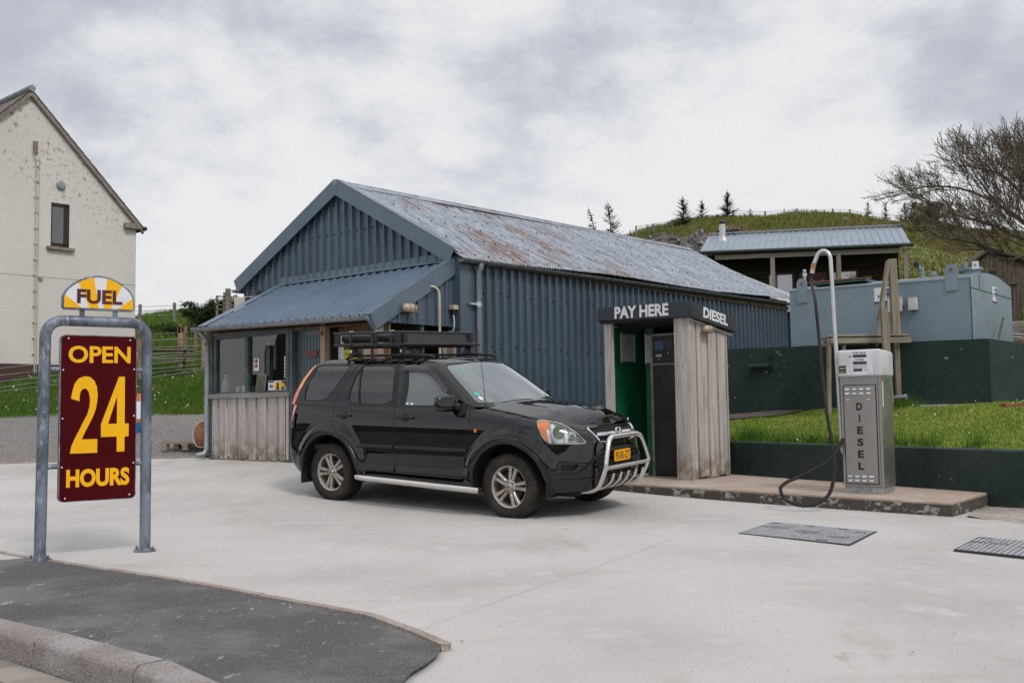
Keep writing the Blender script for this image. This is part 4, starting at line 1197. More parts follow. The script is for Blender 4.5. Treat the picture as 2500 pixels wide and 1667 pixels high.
    rk.tube([(xf_ + .05, -y0 - .03, z0), (xf_ + .05, y0 + .05, z0)], .020, 8); rk.tube([(xf_ - .03, -y0, z1), (xf_ - .03, y0, z1)], .015, 8)
    rk.tube([(xr_, -y0, z0), (xr_, y0, z0)], .016, 8); rk.tube([(xr_, -y0, z1), (xr_, y0, z1)], .014, 8)
    for y in (-y0 + .05, y0 - .08): rk.box(xf_ - .03, xf_ + .02, y - .03, y + .03, z0, z1 - .01)
    for k in range(5): x = xr_ + .14 + k * .21; rk.box(x - .02, x + .02, -y0, y0, z0 - .012, z0 + .008)
    for y in (-.45, -.15, .15, .45): rk.box(xr_, xf_, y - .015, y + .015, z0 - .03, z0 - .014)
    ro = part(rk, 'roof_rack', BLACKP, smooth=True, sharp=30)
    for x in (-2.47, -1.67):
        cbm = MB(); cbm.tube([(x, -.70, z0 - .022), (x, .70, z0 - .022)], .018, 8); part(cbm, 'crossbar', CLAD2, parent=ro)
        for sy in (-1, 1):
            ft = MB(); vs = []
            for zz, wx, ya, yb in ((1.742, .085, .56, .64), (1.765, .075, .575, .64), (1.80, .045, .60, .645), (z0 - .03, .038, .60, .66)):
                vs += [(x - wx, sy * ya, zz), (x + wx, sy * ya, zz), (x + wx * .6, sy * yb, zz), (x - wx * .6, sy * yb, zz)]
            ft.add(vs, [(4 * i + j, 4 * i + (j + 1) % 4, 4 * i + 4 + (j + 1) % 4, 4 * i + 4 + j) for i in range(3) for j in range(4)] + [(3, 2, 1, 0), (12, 13, 14, 15)])
            part(ft, 'rack_foot', BLACKP, parent=ro, smooth=False)
        lk = MB(); lk.box(x - .018, x + .008, -.655, -.648, 1.770, 1.800); part(lk, 'foot_lock', CHROME2, parent=ro, smooth=False)
    aw = MB(); aw.tube([(-2.64, -.60, 1.940), (-1.78, -.60, 1.940)], .050, 14); part(aw, 'rolled_awning', BLACKV, parent=ro)
    for x in (-2.44, -2.02, -1.78):
        sp = MB(); sp.tube([(x, -.69, 1.84), (x, -.705, 1.93), (x, -.69, 2.015), (x, -.64, 2.005)], .016, 8); so = part(sp, 'strap', BLACKP, parent=ro)
        bk = MB(); bk.box(x - .022, x + .022, -.705, -.665, 2.018, 2.030, bev=.004); part(bk, 'strap_buckle', ALU, parent=ro)
    # rear bumper corner, underbody, wheel wells, interior
    ub = MB(); ub.box(-3.30, .62, -.62, .62, .25, .50); ub.box(-3.25, .5, -.70, .70, .42, .62)
    for sy in (-1, 1):
        for hx in HUBS:
            A = np.linspace(-12, 192, 22); vs = []
            for a in A:
                for y in (.875, .60): vs.append((hx + .47 * math.cos(R(a)), sy * y, max(.25, .345 + .47 * math.sin(R(a)))))
            ub.add(vs, [(2 * i, 2 * i + 2, 2 * i + 3, 2 * i + 1) for i in range(len(A) - 1)])
            ub.add([(hx + .47 * math.cos(R(a)), sy * .60, max(.25, .345 + .47 * math.sin(R(a)))) for a in A], [tuple(range(len(A)))])
    part(ub, 'underbody', flat('underbody', (.008, .008, .008), .9), smooth=False)
    INT = flat('grey cabin trim', (.055, .057, .060), .8); SEAT = flat('charcoal seat cloth', (.035, .036, .04), .9)
    ib = MB(); ib.box(-3.2, -.45, -.78, .78, .60, .66); ib.prism([(-.42, 1.12), (-.30, 1.15), (-.36, .7), (-.78, .7), (-.80, 1.0), (-.72, 1.13)], lambda a, b, h: (a, h, b), -.72, .72); part(ib, 'dashboard', INT, smooth=False)
    for y in (-.36, .36):
        s_ = MB(); s_.box(-1.75, -1.25, y - .25, y + .25, .72, .90, bev=.05)
        Mb = Matrix.Translation((-1.72, y, .88)) @ Matrix.Rotation(R(-14), 4, 'Y'); s_.box(-.07, .07, -.25, .25, 0, .58, Mb, bev=.05); s_.box(-.045, .045, -.13, .13, .62, .82, Mb, bev=.04); part(s_, 'seat', SEAT, sharp=40)
    s_ = MB(); s_.box(-2.55, -2.10, -.6, .6, .72, .90, bev=.05); Mb = Matrix.Translation((-2.52, 0, .88)) @ Matrix.Rotation(R(-16), 4, 'Y'); s_.box(-.07, .07, -.62, .62, 0, .5, Mb, bev=.05)
    for y in (-.35, .35): s_.box(-.04, .04, y - .12, y + .12, .52, .70, Mb, bev=.04)
    part(s_, 'seat', SEAT, sharp=40)
    sw = MB(); c = Vector((-.98, .36, 1.05)); ax = Vector((-.8, 0, .5)).normalized(); u_ = Vector((0, 1, 0)); v_ = ax.cross(u_)
    sw.tube([c + (u_ * math.cos(a) + v_ * math.sin(a)) * .185 for a in np.linspace(0, 2 * math.pi, 25)[:-1]], .014, 8, closed=True); sw.tube([c - u_ * .18, c + u_ * .18], .015, 6); sw.tube([c, c + Vector((.25, 0, -.15))], .03, 8); part(sw, 'steering_wheel', SEAT)
    rm = MB(); rm.box(-1.13, -1.10, -.12, .12, 1.53, 1.59, bev=.012); rm.tube([(-1.08, 0, 1.63), (-1.11, 0, 1.58)], .01, 6); part(rm, 'rear_view_mirror', CLAD2)
    # ---- wheels: one built, three copies
    def wheel():
        ty = MB(); r = Rt; w = .225
        prof = [(.222, 0), (.236, -.004), (.262, -.012), (.295, -.012), (.322, -.004), (.336, .012), (.3395, .03), (.3395, w - .03), (.336, w - .012), (.322, w + .004), (.262, w + .01), (.222, w)]
        ty.lathe(prof, (0, 0, 0), 'Y', 64); ty.f = [f for f in ty.f if len(f) == 4]; ty.mi = [0] * len(ty.f)
        nb = 54
        for i in range(nb):
            for j, (ya, yb, ph, ln) in enumerate(((.002, .030, 0, .62), (.036, .078, .5, .60), (.086, .125, .1, .62), (.133, .176, .6, .6), (.183, .222, .2, .62))):
                a0 = 2 * math.pi * (i + ph) / nb; a1 = a0 + 2 * math.pi * ln / nb; sk = .02 * (-1) ** j; vs = []
                for yy, aa in ((ya, 0), (yb, sk)):
                    for a in (a0 + aa, a1 + aa):
                        ro_ = r + .001 if 0 < j < 4 else r - .003
                        for rr in (.334, ro_): vs.append((rr * math.cos(a), yy, rr * math.sin(a)))
                ty.add(vs, [(1, 3, 7, 5), (0, 1, 5, 4), (2, 6, 7, 3), (0, 2, 3, 1), (4, 5, 7, 6)])
            a0 = 2 * math.pi * i / nb; a1 = a0 + 2 * math.pi * .55 / nb; vs = []   # shoulder lugs on the sidewall
            L = .302 if i % 2 else .312
            for a in (a0, a1):
                for rr, yy in ((L, -.0165), (.338, .001), (.3415, .012)): vs.append((rr * math.cos(a), yy, rr * math.sin(a)))
            ty.add(vs, [(0, 1, 4, 3), (1, 2, 5, 4)])
        rm_ = MB()
        rm_.lathe([(.2235, -.006), (.2245, .004), (.214, .012), (.205, .016), (.198, .05), (.19, .20), (.21, .215)], (0, 0, 0), 'Y', 56)
        rm_.f = [f for f in rm_.f if len(f) == 4]; rm_.mi = [0] * len(rm_.f)
        for k in range(5):
            a = math.pi / 2 + 2 * math.pi * k / 5 + .07
            for sgn in (-1, 1):
                pts2 = []; n = 8
                for t in range(n + 1):
                    rr = .045 + (.208 - .045) * t / n; off = sgn * (.018 + .010 * t / n + .012 * (t / n) ** 3); hw = .0165 + .006 * (t / n) ** 2
                    pts2.append((rr, off, hw))
                vs = []
                for rr, off, hw in pts2:
                    yo = .012 + .018 * (1 - ((rr - .045) / .163)) * .2 + (.010 if rr < .07 else 0)
                    for o_ in (off - hw, off - hw * .6, off + hw * .6, off + hw):
                        y = yo + (.008 if abs(o_ - off) > hw * .7 else 0)
                        vs.append((rr * math.cos(a) - o_ * math.sin(a), y, rr * math.sin(a) + o_ * math.cos(a)))
                    vs.append(((rr) * math.cos(a) - (off + hw) * math.sin(a), yo + .04, rr * math.sin(a) + (off + hw) * math.cos(a)))
                    vs.append(((rr) * math.cos(a) - (off - hw) * math.sin(a), yo + .04, rr * math.sin(a) + (off - hw) * math.cos(a)))
                fs = []
                for i in range(n):
                    b = 6 * i; c_ = b + 6
                    fs += [(b, b + 1, c_ + 1, c_), (b + 1, b + 2, c_ + 2, c_ + 1), (b + 2, b + 3, c_ + 3, c_ + 2), (b + 3, b + 4, c_ + 4, c_ + 3), (b, c_, c_ + 5, b + 5)]
                rm_.add(vs, fs)
        rm_.lathe([(.074, .055), (.074, .020), (.068, .014), (.05, .012), (.036, .012), (.034, .004), (.030, .000), (.001, -.001)], (0, 0, 0), 'Y', 28)
        nuts = MB()
        for k in range(5):
            a = math.pi / 2 + .07 + 2 * math.pi * (k + .5) / 5; nuts.lathe([(.012, .03), (.012, .006), (.008, .002)], (.056 * math.cos(a), 0, .056 * math.sin(a)), 'Y', 8)
        hb = MB(); hb.tube([(-.011, -.003, .013), (-.009, -.003, -.013)], .0028, 5); hb.tube([(.011, -.003, .013), (.009, -.003, -.013)], .0028, 5); hb.tube([(-.010, -.003, 0), (.010, -.003, 0)], .0028, 5)
        br = MB(); br.lathe([(.14, .06), (.14, .08), (.05, .08)], (0, 0, 0), 'Y', 28); br.lathe([(.20, .11), (.2, .13)], (0, 0, 0), 'Y', 28)
        wr = bpy.data.objects.new('wheel', None); COL.objects.link(wr); wr.parent = root
        ty.build('tyre', TYRE, wr, smooth=True, sharp=28); rm_.build('rim', RIM, wr, smooth=True, sharp=40)
        nuts.build('wheel_nuts', flat('wheel nut', (.16, .13, .11), .5, .6), wr); hb.build('hub_badge', flat('hub badge', (.05, .045, .045), .5), wr); br.build('brake_disc', flat('brake disc', (.05, .04, .035), .6, .5), wr)
        return wr
    w0 = wheel(); 
    for i, (hx, sy) in enumerate(((0, -1), (-2.62, -1), (0, 1), (-2.62, 1))):
        wr = w0 if i == 0 else copy_tree(w0, root)
        wr.location = (XO + hx, sy * .872, Rt); wr.rotation_euler = (0, [.3, 1.0, 0, 0][i], 0 if sy < 0 else math.pi)
    return root
CAR = build_car()

# ------------------------------------------------------------------ shed frame: x along the gable towards the right, y back along the long side
ZG = .35
GX0, GX1, GY, LEN = -3.45, 2.18, 1.58, 11.7
RX, RZ, EZ = -.62, 5.02, 3.50
def gable_h(x):
    return EZ + (RZ - EZ) * (1 - abs(x - RX) / ((GX1 - RX) if x > RX else (RX - GX0)))
SF = MS()
shed = thing('steel_shed', 'long blue grey corrugated steel shed with a rusty weathered pitched roof', 'shed', Sw(RX, GY, ZG), ANG)
SHI = shed.matrix_world.inverted()
def sroot(o):   # matrix from shed coordinates to the local frame of root o (same rotation)
    m = Matrix.Translation(o.location) @ Matrix.Rotation(o.rotation_euler.z, 4, 'Z')
    return m.inverted() @ SF
TS = sroot(shed)
def sp(mb, name, mat, root=shed, T=None, **k):
    return mb.build(name, mat, root, M=sroot(root) if T is None else T, **k)
sh = profiled(GX1 - GX0, lambda u: 3.26, lambda u: gable_h(GX0 + u) - .02, lambda u, v, h: (GX0 + u, GY - .01 - h, v), .2, .045, rows=1)
# lower right part of the gable beside the lean-to
gable_sh = sh
m = MB(); m.add([(GX0, GY + .03, ZG - .3), (GX1, GY + .03, ZG - .3), (GX1, GY + .03, EZ), (RX, GY + .03, RZ - .03), (GX0, GY + .03, EZ)], [(0, 1, 2, 3, 4)])
m.add([(GX0, GY + .03, ZG - .3), (GX0, GY + LEN, ZG - .3), (GX0, GY + LEN, EZ), (GX0, GY + .03, EZ)], [(0, 1, 2, 3)])
m.add([(GX0, GY + LEN, ZG - .3), (GX1, GY + LEN, ZG - .3), (GX1, GY + LEN, EZ), (RX, GY + LEN, RZ + .1), (GX0, GY + LEN, EZ)], [(0, 1, 2, 3, 4)])
sp(m, 'inner_wall', DARKIN)
m = MB(); m.box(GX0 - .01, -2.2, GY - .035, GY + .02, 2.6, 3.32)
for k in range(4): m.box(GX0 + .05 + k * .38, GX0 + .09 + k * .38, GY - .05, GY - .03, 2.6, 3.32)
sp(m, 'whitewashed_wall', M_wood('whitewashed board', (.42, .38, .37), (.30, .25, .25), (.52, .48, .47)))
lw = profiled(LEN, -.1, lambda u: 3.50 + .0115 * u, lambda u, v, h: (GX1 + .005 + h, GY + u, v), .2, .055, rows=1, start=.42)
# corner flashing and base
m = MB(); m.box(GX1 - .22, GX1 + .045, GY - .045, GY - .004, ZG - .3, 3.5); m.box(GX1 + .004, GX1 + .045, GY - .003, GY + .42, ZG - .3, 3.5)
sp(m, 'corner_flashing', BLUED)
# screws on the cladding
for k in range(28):
    x = GX0 + .2 * k + .06
    if x > GX1: break
    for z in (3.36 + .02 * (k % 2), min(gable_h(x) - .12, 4.2)):
        if z < gable_h(x) - .05: gable_sh.box(x - .012, x + .012, GY - .022, GY - .008, z - .012, z + .012, mi=1)
for k in range(56):
    y = GY + .47 + .2 * k + .06
    for z in (1.15, 2.05, 2.95): 
        if (k * 7 + int(z * 3)) % 3: lw.box(GX1 + .004, GX1 + .018, y - .012, y + .012, z + .03 * ((k * 5) % 3), z + .024 + .03 * ((k * 5) % 3), mi=1)
sp(gable_sh, 'gable_cladding', [BLUE, BLACKP]); sp(lw, 'long_wall', [BLUED, BLACKP])
# roof: sinusoidal corrugated sheets; object origin placed so that material x runs along the ridge, y down the slope
def slope(side):
    ex = GX1 + .16 if side > 0 else GX0 - .16
    hx = abs(ex - RX); dz = (RZ - EZ) / ((GX1 - RX)) ; L = math.hypot(hx, hx * dz)
    sag = lambda u, v: .045 * math.sin(u * .9 + 1) * math.sin(v * 1.1) - .09 * math.sin(math.pi * min(1, u / LEN)) * 0 + .012 * mnoise.noise(Vector((u * 1.2, v * 1.5, 3)))
    fn = lambda u, v, h: (u, v, h * 1.0 + sag(u, v))
    sh = profiled(LEN + .45, -.02, L + .0, fn, .076, .022, kind='sin', rows=14)
    # local frame: x = along ridge (S y axis), y = down slope, z = normal
    ax = Vector((0, 1, .016)).normalized(); ay = Vector((side * hx, 0, -hx * dz)).normalized(); az = ax.cross(ay) * (1 if side > 0 else 1)
    if az.z < 0: az = -az
    o = Vector((RX, GY - .10, RZ + .04))
    Mx = Matrix(((ax.x, ay.x, az.x, o.x), (ax.y, ay.y, az.y, o.y), (ax.z, ay.z, az.z, o.z), (0, 0, 0, 1)))
    # fixings
    f = sh; rr = random.Random(4)
    for v in (.35, 1.05, 1.75, 2.45, L - .18):
        u = .12
        while u < LEN + .3: f.lathe([(.011, -.01), (.011, .012), (.003, .018)], (u + rr.uniform(-.02, .02), v + .02 * math.sin(u), .022 + sag(u, v)), 'Z', 6, mi=1); u += .304 if v > .5 else .38
    ob = sh.build('roof_sheeting', [ROOFW, BLACKP], shed, smooth=True, sharp=60); ob.matrix_local = TS @ Mx
    return Mx, L
MxR, LR = slope(1); slope(-1)
m = MB(); m.tube([(RX, GY - .14, RZ + .055), (RX, GY + LEN + .3, RZ + .245)], .05, 8)
for s_ in (1, -1): m.box(-.005, .2, -.0, LEN + .43, -.004, .004, Matrix.Translation((RX, GY - .13, RZ + .083)) @ Matrix.Rotation(R(.92), 4, 'X') @ Matrix.Rotation(s_ * R(29.2) if s_ > 0 else R(180 - 29.2), 4, 'Y'))
sp(m, 'ridge_cap', ROOFW)
# verge flashing on the gable
def verge(xa, za, xb, zb_, y, h=.20, name='verge_trim', root=shed, t=.02, top=.16):
    m = MB(); n = 1
    d = Vector((xb - xa, 0, zb_ - za)); nrm = Vector((-d.z, 0, d.x)).normalized()
    if nrm.z < 0: nrm = -nrm
    A = Vector((xa, y, za)); B = Vector((xb, y, zb_))
    c = [A + nrm * .05, B + nrm * .05, B - nrm * (h - .05), A - nrm * (h - .05)]
    m.add([tuple(p) for p in c] + [tuple(p + Vector((0, .006, 0))) for p in c], [(0, 1, 2, 3), (7, 6, 5, 4), (0, 4, 5, 1), (1, 5, 6, 2), (2, 6, 7, 3), (3, 7, 4, 0)])
    c = [A + nrm * .054, B + nrm * .054, B + nrm * .054 + Vector((0, top, 0)), A + nrm * .054 + Vector((0, top, 0))]
    m.add([tuple(p) for p in c] + [tuple(p + nrm * .006) for p in c], [(3, 2, 1, 0), (4, 5, 6, 7), (0, 1, 5, 4), (2, 3, 7, 6), (1, 2, 6, 5), (3, 0, 4, 7)])
    return sp(m, name, TRIM, root)
dzx = (RZ - EZ) / (GX1 - RX)
verge(RX + .0, RZ + .06, GX1 - .01, EZ + .06, GY - .135, .25)
verge(GX0 - .12, EZ + .08, RX, RZ + .06, GY - .137, .25)
# gutters
def gutter(root, a, b, r=.062, joints=(), name='gutter', mat=None, out=Vector((0, -1, 0))):
    m = MB(); a = Vector(a); b = Vector(b); d = (b - a).normalized(); out = Vector(out); up = Vector((0, 0, 1))
    def ring(p, r_): return [tuple(p + out * (r_ * math.cos(q)) - up * (r_ * math.sin(q))) for q in np.linspace(0, math.pi, 11)]
    vs = ring(a, r) + ring(b, r) + ring(a, r - .006) + ring(b, r - .006); k = 11
    fs = [(i, i + 1, k + i + 1, k + i) for i in range(k - 1)] + [(2 * k + i + 1, 2 * k + i, 3 * k + i, 3 * k + i + 1) for i in range(k - 1)]
    fs += [(0, k, 3 * k, 2 * k), (k - 1, 3 * k - 1, 4 * k - 1, 2 * k - 1), tuple(range(k)), tuple(range(2 * k - 1, k - 1, -1))]
    m.add(vs, fs)
    o = sp(m, name, mat or PIPEG, root, smooth=True, sharp=40)
    for j in joints:
        c = a + (b - a) * j; mm = MB(); vs = ring(c - d * .028, r + .006) + ring(c + d * .028, r + .006) + ring(c - d * .028, r + .0005) + ring(c + d * .028, r + .0005)
        mm.add(vs, [(i, i + 1, k + i + 1, k + i) for i in range(k - 1)] + [(2 * k + i, 3 * k + i, 3 * k + i + 1, 2 * k + i + 1) for i in range(k - 1)] + [(0, k, 3 * k, 2 * k)]); sp(mm, 'gutter_bracket', mat or PIPEG, root)
    return o
DG = M_galv('dull grey gutter', (.15, .165, .175), (.09, .10, .11), (.22, .24, .25))
gutter(shed, (GX1 + .13, GY - .10, 3.44), (GX1 + .13, GY + LEN + .2, 3.575), .06, [.03, .15, .27, .39, .51, .63, .75, .87], mat=DG, out=(1, 0, 0))
m = MB(); m.box(GX1 + .035, GX1 + .06, GY - .02, GY + LEN, 3.40, 3.50); sp(m, 'eaves_board', WOODB)
gutter(shed, (GX0 - .13, GY - .16, 3.46), (GX0 - .13, GY + LEN, 3.50), .06, out=(-1, 0, 0))
m = MB(); m.tube([(GX1 + .14, GY + .33, 3.40), (GX1 + .14, GY + .33, 3.33), (GX1 + .10, GY + .33, 3.28), (GX1 + .09, GY + .33, .1)], .048, 12)
dp = sp(m, 'downpipe', PIPEG, smooth=True, sharp=50)
m = MB(); m.lathe([(.056, 2.72), (.056, 2.80)], (GX1 + .09, GY + .33, 0), 'Z', 14); m.box(GX1 + .06, GX1 + .12, GY + .12, GY + .30, 2.745, 2.775); sp(m, 'pipe_bracket', ALU)
m = MB(); m.tube([(GX0 - .13, GY - .12, 3.36), (GX0 - .10, GY - .1, 3.2), (GX0 - .05, GY - .1, 2.6), (GX0 - .05, GY - .1, 1.0)], .04, 10); sp(m, 'downpipe', PIPEG, smooth=True)
m = MB(); m.box(GX0 + .10, GX0 + .42, GY - .30, GY - .05, 2.87, 3.28, bev=.02); vb = sp(m, 'vent_box', flat('cream vent box', (.62, .60, .52), .5, 0, .12, 6))
m = MB(); m.box(GX0 + .42, GX0 + .50, GY - .28, GY - .05, 2.90, 3.26); sp(m, 'vent_grille', BLACKP)
fl = thing('security_light', 'small round security light on the gable just above the lean-to roof', 'lamp', Sw(-2.75, GY - .1, 3.30), ANG)
m = MB(); m.lathe([(.02, -.06), (.05, -.05), (.06, 0), (.05, .05)], (0, -.07, .02), 'Y', 14); m.build('lamp_head', BLACKP, fl, smooth=True)
m = MB(); m.box(-.03, .03, -.02, .06, -.03, .05); m.tube([(0, 0, 0), (.1, .02, -.03), (.22, .03, -.02)], .012, 6); m.build('bracket', BLACKP, fl)
# ------------------------------------------------------------------ lean-to kiosk
KX0, KX1 = -2.28, 2.06
FZ, TZ = 2.56, 3.44          # front eave and top of the lean-to roof
kio = thing('kiosk', 'lean-to kiosk with blue grey sheet roof, shop window and silvered boards', 'kiosk', Sw(0, .8, ZG), ANG)
def K(mb, name, mat, **k): return mb.build(name, mat, kio, M=sroot(kio), **k)
RW = KX1 - (-2.62)
# roof plane from (y=-.12, FZ) to (y=GY-.03, TZ); left verge is raked: the roof is shorter at the top on the left
y0_, y1_ = -.16, GY - .02; sl_ = (TZ - FZ) / (y1_ - y0_)
def roofpt(x, y, h): n = Vector((0, -sl_, 1)).normalized(); return tuple(Vector((x, y, FZ + (y - y0_) * sl_ - .020 * max(0, x + 2.5) * (1 - (y - y0_) / (y1_ - y0_)))) + n * h)
xl = -2.17
pr_ = profiled(KX1 - .05 - xl, y0_, y1_, lambda u, v, h: roofpt(xl + u, v, h + .01), .2, .030, rows=2, start=.04)
K(pr_, 'roof_sheet', BLUER)
m = MB(); m.add([roofpt(xl - .10, y0_, .045), roofpt(xl + .13, y0_, .045), roofpt(xl + .13, y1_, .045), roofpt(xl - .10, y1_, .045)], [(0, 1, 2, 3)]); K(m, 'verge_trim', BLUER)
# apron flashing at the wall
m = MB(); a_ = y1_ - .12
m.add([(xl - .1, GY - .045, TZ + .13), (KX1, GY - .045, TZ + .13), (KX1, GY - .048, TZ + .03), (xl - .1, GY - .048, TZ + .03), (KX1,) + roofpt(0, a_ - .02, .05)[1:], (xl - .1,) + roofpt(0, a_ - .02, .05)[1:]], [(0, 1, 2, 3), (3, 2, 4, 5)])
K(m, 'apron_flashing', TRIM)
# right verge flashing of the lean-to: deep barge and a top strip
m = MB(); A = Vector(roofpt(KX1 + .06, y0_ - .03, .05)); B = Vector(roofpt(KX1 + .06, GY + .02, .05)); dn = Vector((0, -sl_, 1)).normalized() * -.24
c = [A, B, B + dn, A + dn]; t_ = Vector((-.006, 0, 0)); m.add([tuple(p) for p in c] + [tuple(p + t_) for p in c], [(0, 1, 2, 3), (7, 6, 5, 4), (0, 4, 5, 1), (2, 6, 7, 3), (3, 7, 4, 0), (1, 5, 6, 2)])
w2 = Vector((-.17, 0, 0)); e_ = Vector((0, -sl_, 1)).normalized() * .004; c = [A + e_, B + e_, B + w2 + e_, A + w2 + e_]; m.add([tuple(p) for p in c], [(0, 3, 2, 1)])
m.add([tuple(p) for p in (A, A + dn, A + dn + w2 * .4, A + w2)], [(0, 1, 2, 3)])
K(m, 'barge_flashing', TRIM)
# underside and rafters in the dark
m = MB(); m.add([roofpt(xl, y0_ + .04, -.12), roofpt(KX1, y0_ + .04, -.12), roofpt(KX1, y1_, -.12), roofpt(xl, y1_, -.12)], [(0, 3, 2, 1)]); m.box(-2.3, KX1 - .01, .02, .07, 2.39, FZ - .02)
K(m, 'soffit', WOODB)
# side cladding (triangle above the pump bay), y from 0 to GY at x = KX1
pr_ = profiled(GY - .0, lambda u: 2.40 - .00 * u, lambda u: max(2.402, FZ + (u - y0_) * sl_ - .05), lambda u, v, h: (KX1 + .004 + h, u, v), .2, .03, rows=1, start=.02)
for k in range(6): y = .42 + .2 * k; pr_.box(KX1 + .004, KX1 + .016, y - .012, y + .012, 2.46, 2.484, mi=1)
K(pr_, 'side_cladding', [BLUE, BLACKP])
gutter(kio, (-2.36, -.20, 2.572), (2.08, -.20, 2.475), .066, [.035, .06, .19, .215, .46, .70, .915])
m = MB(); m.tube([(-2.24, -.17, 2.52), (-2.22, -.10, 2.44), (-2.20, -.03, 2.30), (-2.20, -.03, .52), (-2.21, -.08, .44), (-2.24, -.20, .42)], .045, 12); K(m, 'downpipe', PIPEG, smooth=True, sharp=60)
m = MB(); m.lathe([(.052, 2.27), (.052, 2.36)], (-2.20, -.03, 0), 'Z', 12); K(m, 'pipe_collar', RUST)
# front wall: boards under the window. bays x -2.1..0 (window), 0..0.08 post, .08...82 door recess, .83 post, then open bay
m = MB(); rb = random.Random(2)
xs_ = [-2.10, -1.84, -1.56, -1.30, -1.03, -.76, -.49, -.22, -.02]
for i in range(8):
    x0, x1 = xs_[i], xs_[i + 1]
    zt_ = 1.365
    m.box(x0 + .075 if i else x0, x1 + .0, .012, .030, ZG + .05, zt_)         # recessed board
for i in range(8):
    x0 = xs_[i]; x1 = xs_[i + 1]
    wv = (x1 - x0) * .66
    m.box(x0, x0 + wv, -.012 - .004 * (i % 2), .011, ZG + .03 - .012 * rb.random(), 1.365)
m.box(-.055, -.0, -.014, .011, ZG + .04, 1.365)
K(m, 'weatherboard', WOOD)
m = MB(); m.box(-2.12, .0, .0, .10, ZG - .12, ZG + .035); K(m, 'base_slab', STONE)
m = MB(); m.box(-2.13, .02, -.055, .09, 1.366, 1.425, bev=.006); m.box(-2.13, .02, -.03, .09, 1.425, 1.445); K(m, 'window_ledge', M_wood('flaking grey ledge', (.20, .205, .21), (.30, .22, .17), (.42, .42, .42), axis='x'))
# window frame and panes
m = MB()
m.box(-2.13, -2.07, -.02, .10, ZG, 2.46); m.box(-2.06, -1.99, .0, .08, 1.445, 2.42); m.box(-1.155, -1.075, -.005, .08, 1.445, 2.42); m.box(-.075, -.0, -.01, .10, ZG, 2.43); m.box(-2.06, -.07, -.002, .08, 2.36, 2.43); m.box(-2.0, -.07, .0, .07, 1.445, 1.465)
wf = K(m, 'window_frame', FRAMEG)
for a, b in ((-1.99, -1.155), (-1.075, -.075)):
    p = MB(); p.box(a, b, .038, .044, 1.466, 2.359); o = K(p, 'window_pane', WINGL); 
m = MB(); m.box(-2.13, .83, -.012, .06, 2.43, 2.52); K(m, 'lintel', WOODB)
# door
m = MB(); m.box(.08, .78, .10, .13, ZG + .04, 2.39)
for k in range(8): m.box(.165 + k * .075, .172 + k * .075, .092, .0995, ZG + .1, 2.30)
K(m, 'door', DOORB)
m = MB(); m.box(.02, .085, -.01, .16, ZG, 2.43); m.box(.085, .80, .05, .14, 2.392, 2.43); K(m, 'door_frame', FRAMEG)
m = MB(); m.prism(roundpoly([(.315, 1.985), (.315, 2.055), (.345, 2.075), (.555, 2.075), (.585, 2.055), (.585, 1.985), (.555, 1.965), (.345, 1.965)], 1), lambda a, b, h: (a, .09 - h, b), 0, .012)
dpl = K(m, 'name_plate', flat('red brown plate', (.16, .045, .035), .5))
for i in range(6):
    if i == 3: continue
    mm = MB(); mm.box(.355 + i * .033, .375 + i * .033, .072, .0765, 2.005, 2.035); K(mm, 'raised_letter', flat('tarnished brass', (.20, .10, .07), .5))
m = MB(); m.box(.06, .16, .05, .10, 1.375, 1.395, bev=.004); m.lathe([(.022, 0), (.022, .03)], (.13, .06, 1.70), 'Y', 10); K(m, 'door_handle', CHROME)
m = MB(); m.box(.79, .90, -.03, .07, ZG, 2.50); K(m, 'door_post', M_wood('door post timber', (.34, .27, .215), (.22, .155, .11), (.46, .42, .39)))
m = MB(); m.tube([(.80, -.05, 2.30), (.86, -.055, 2.30), (.86, -.10, 2.30), (.78, -.11, 2.295)], .014, 8); m.lathe([(.03, -.04), (.03, 0)], (.85, 0, 2.30), 'Y', 10); K(m, 'door_hook', RUST)
# walls of the pump bay: brown boards
m = MB(); 
for k in range(9): m.box(.92 + k * .125, 1.035 + k * .125, .22 + .004 * (k % 2), .25, ZG, 2.46)
K(m, 'bay_boarding', WOODB)
m = MB(); m.box(.92, 2.04, .9, .93, ZG, 2.5); m.box(-2.1, .06, .95, 1.0, ZG, 2.5); m.box(-2.11, -2.085, .1, 1.0, ZG, 2.5); m.box(.0, .03, .16, 1.0, ZG, 2.45); m.box(-2.1, .0, .12, .95, ZG, ZG + .02)
K(m, 'inner_wall', flat('kiosk interior board', (.10, .098, .095), .9))
m = MB(); m.box(1.99, 2.07, -.02, .08, ZG - .1, 2.42); K(m, 'bay_post', WOODL)
m = MB(); m.box(1.98, 2.07, 1.30, 1.42, ZG - .2, 2.30); K(m, 'bay_post', WOODL)
m = MB(); m.box(-2.05, -.08, .10, .42, 1.415, 1.44); K(m, 'counter', FRAMEG)
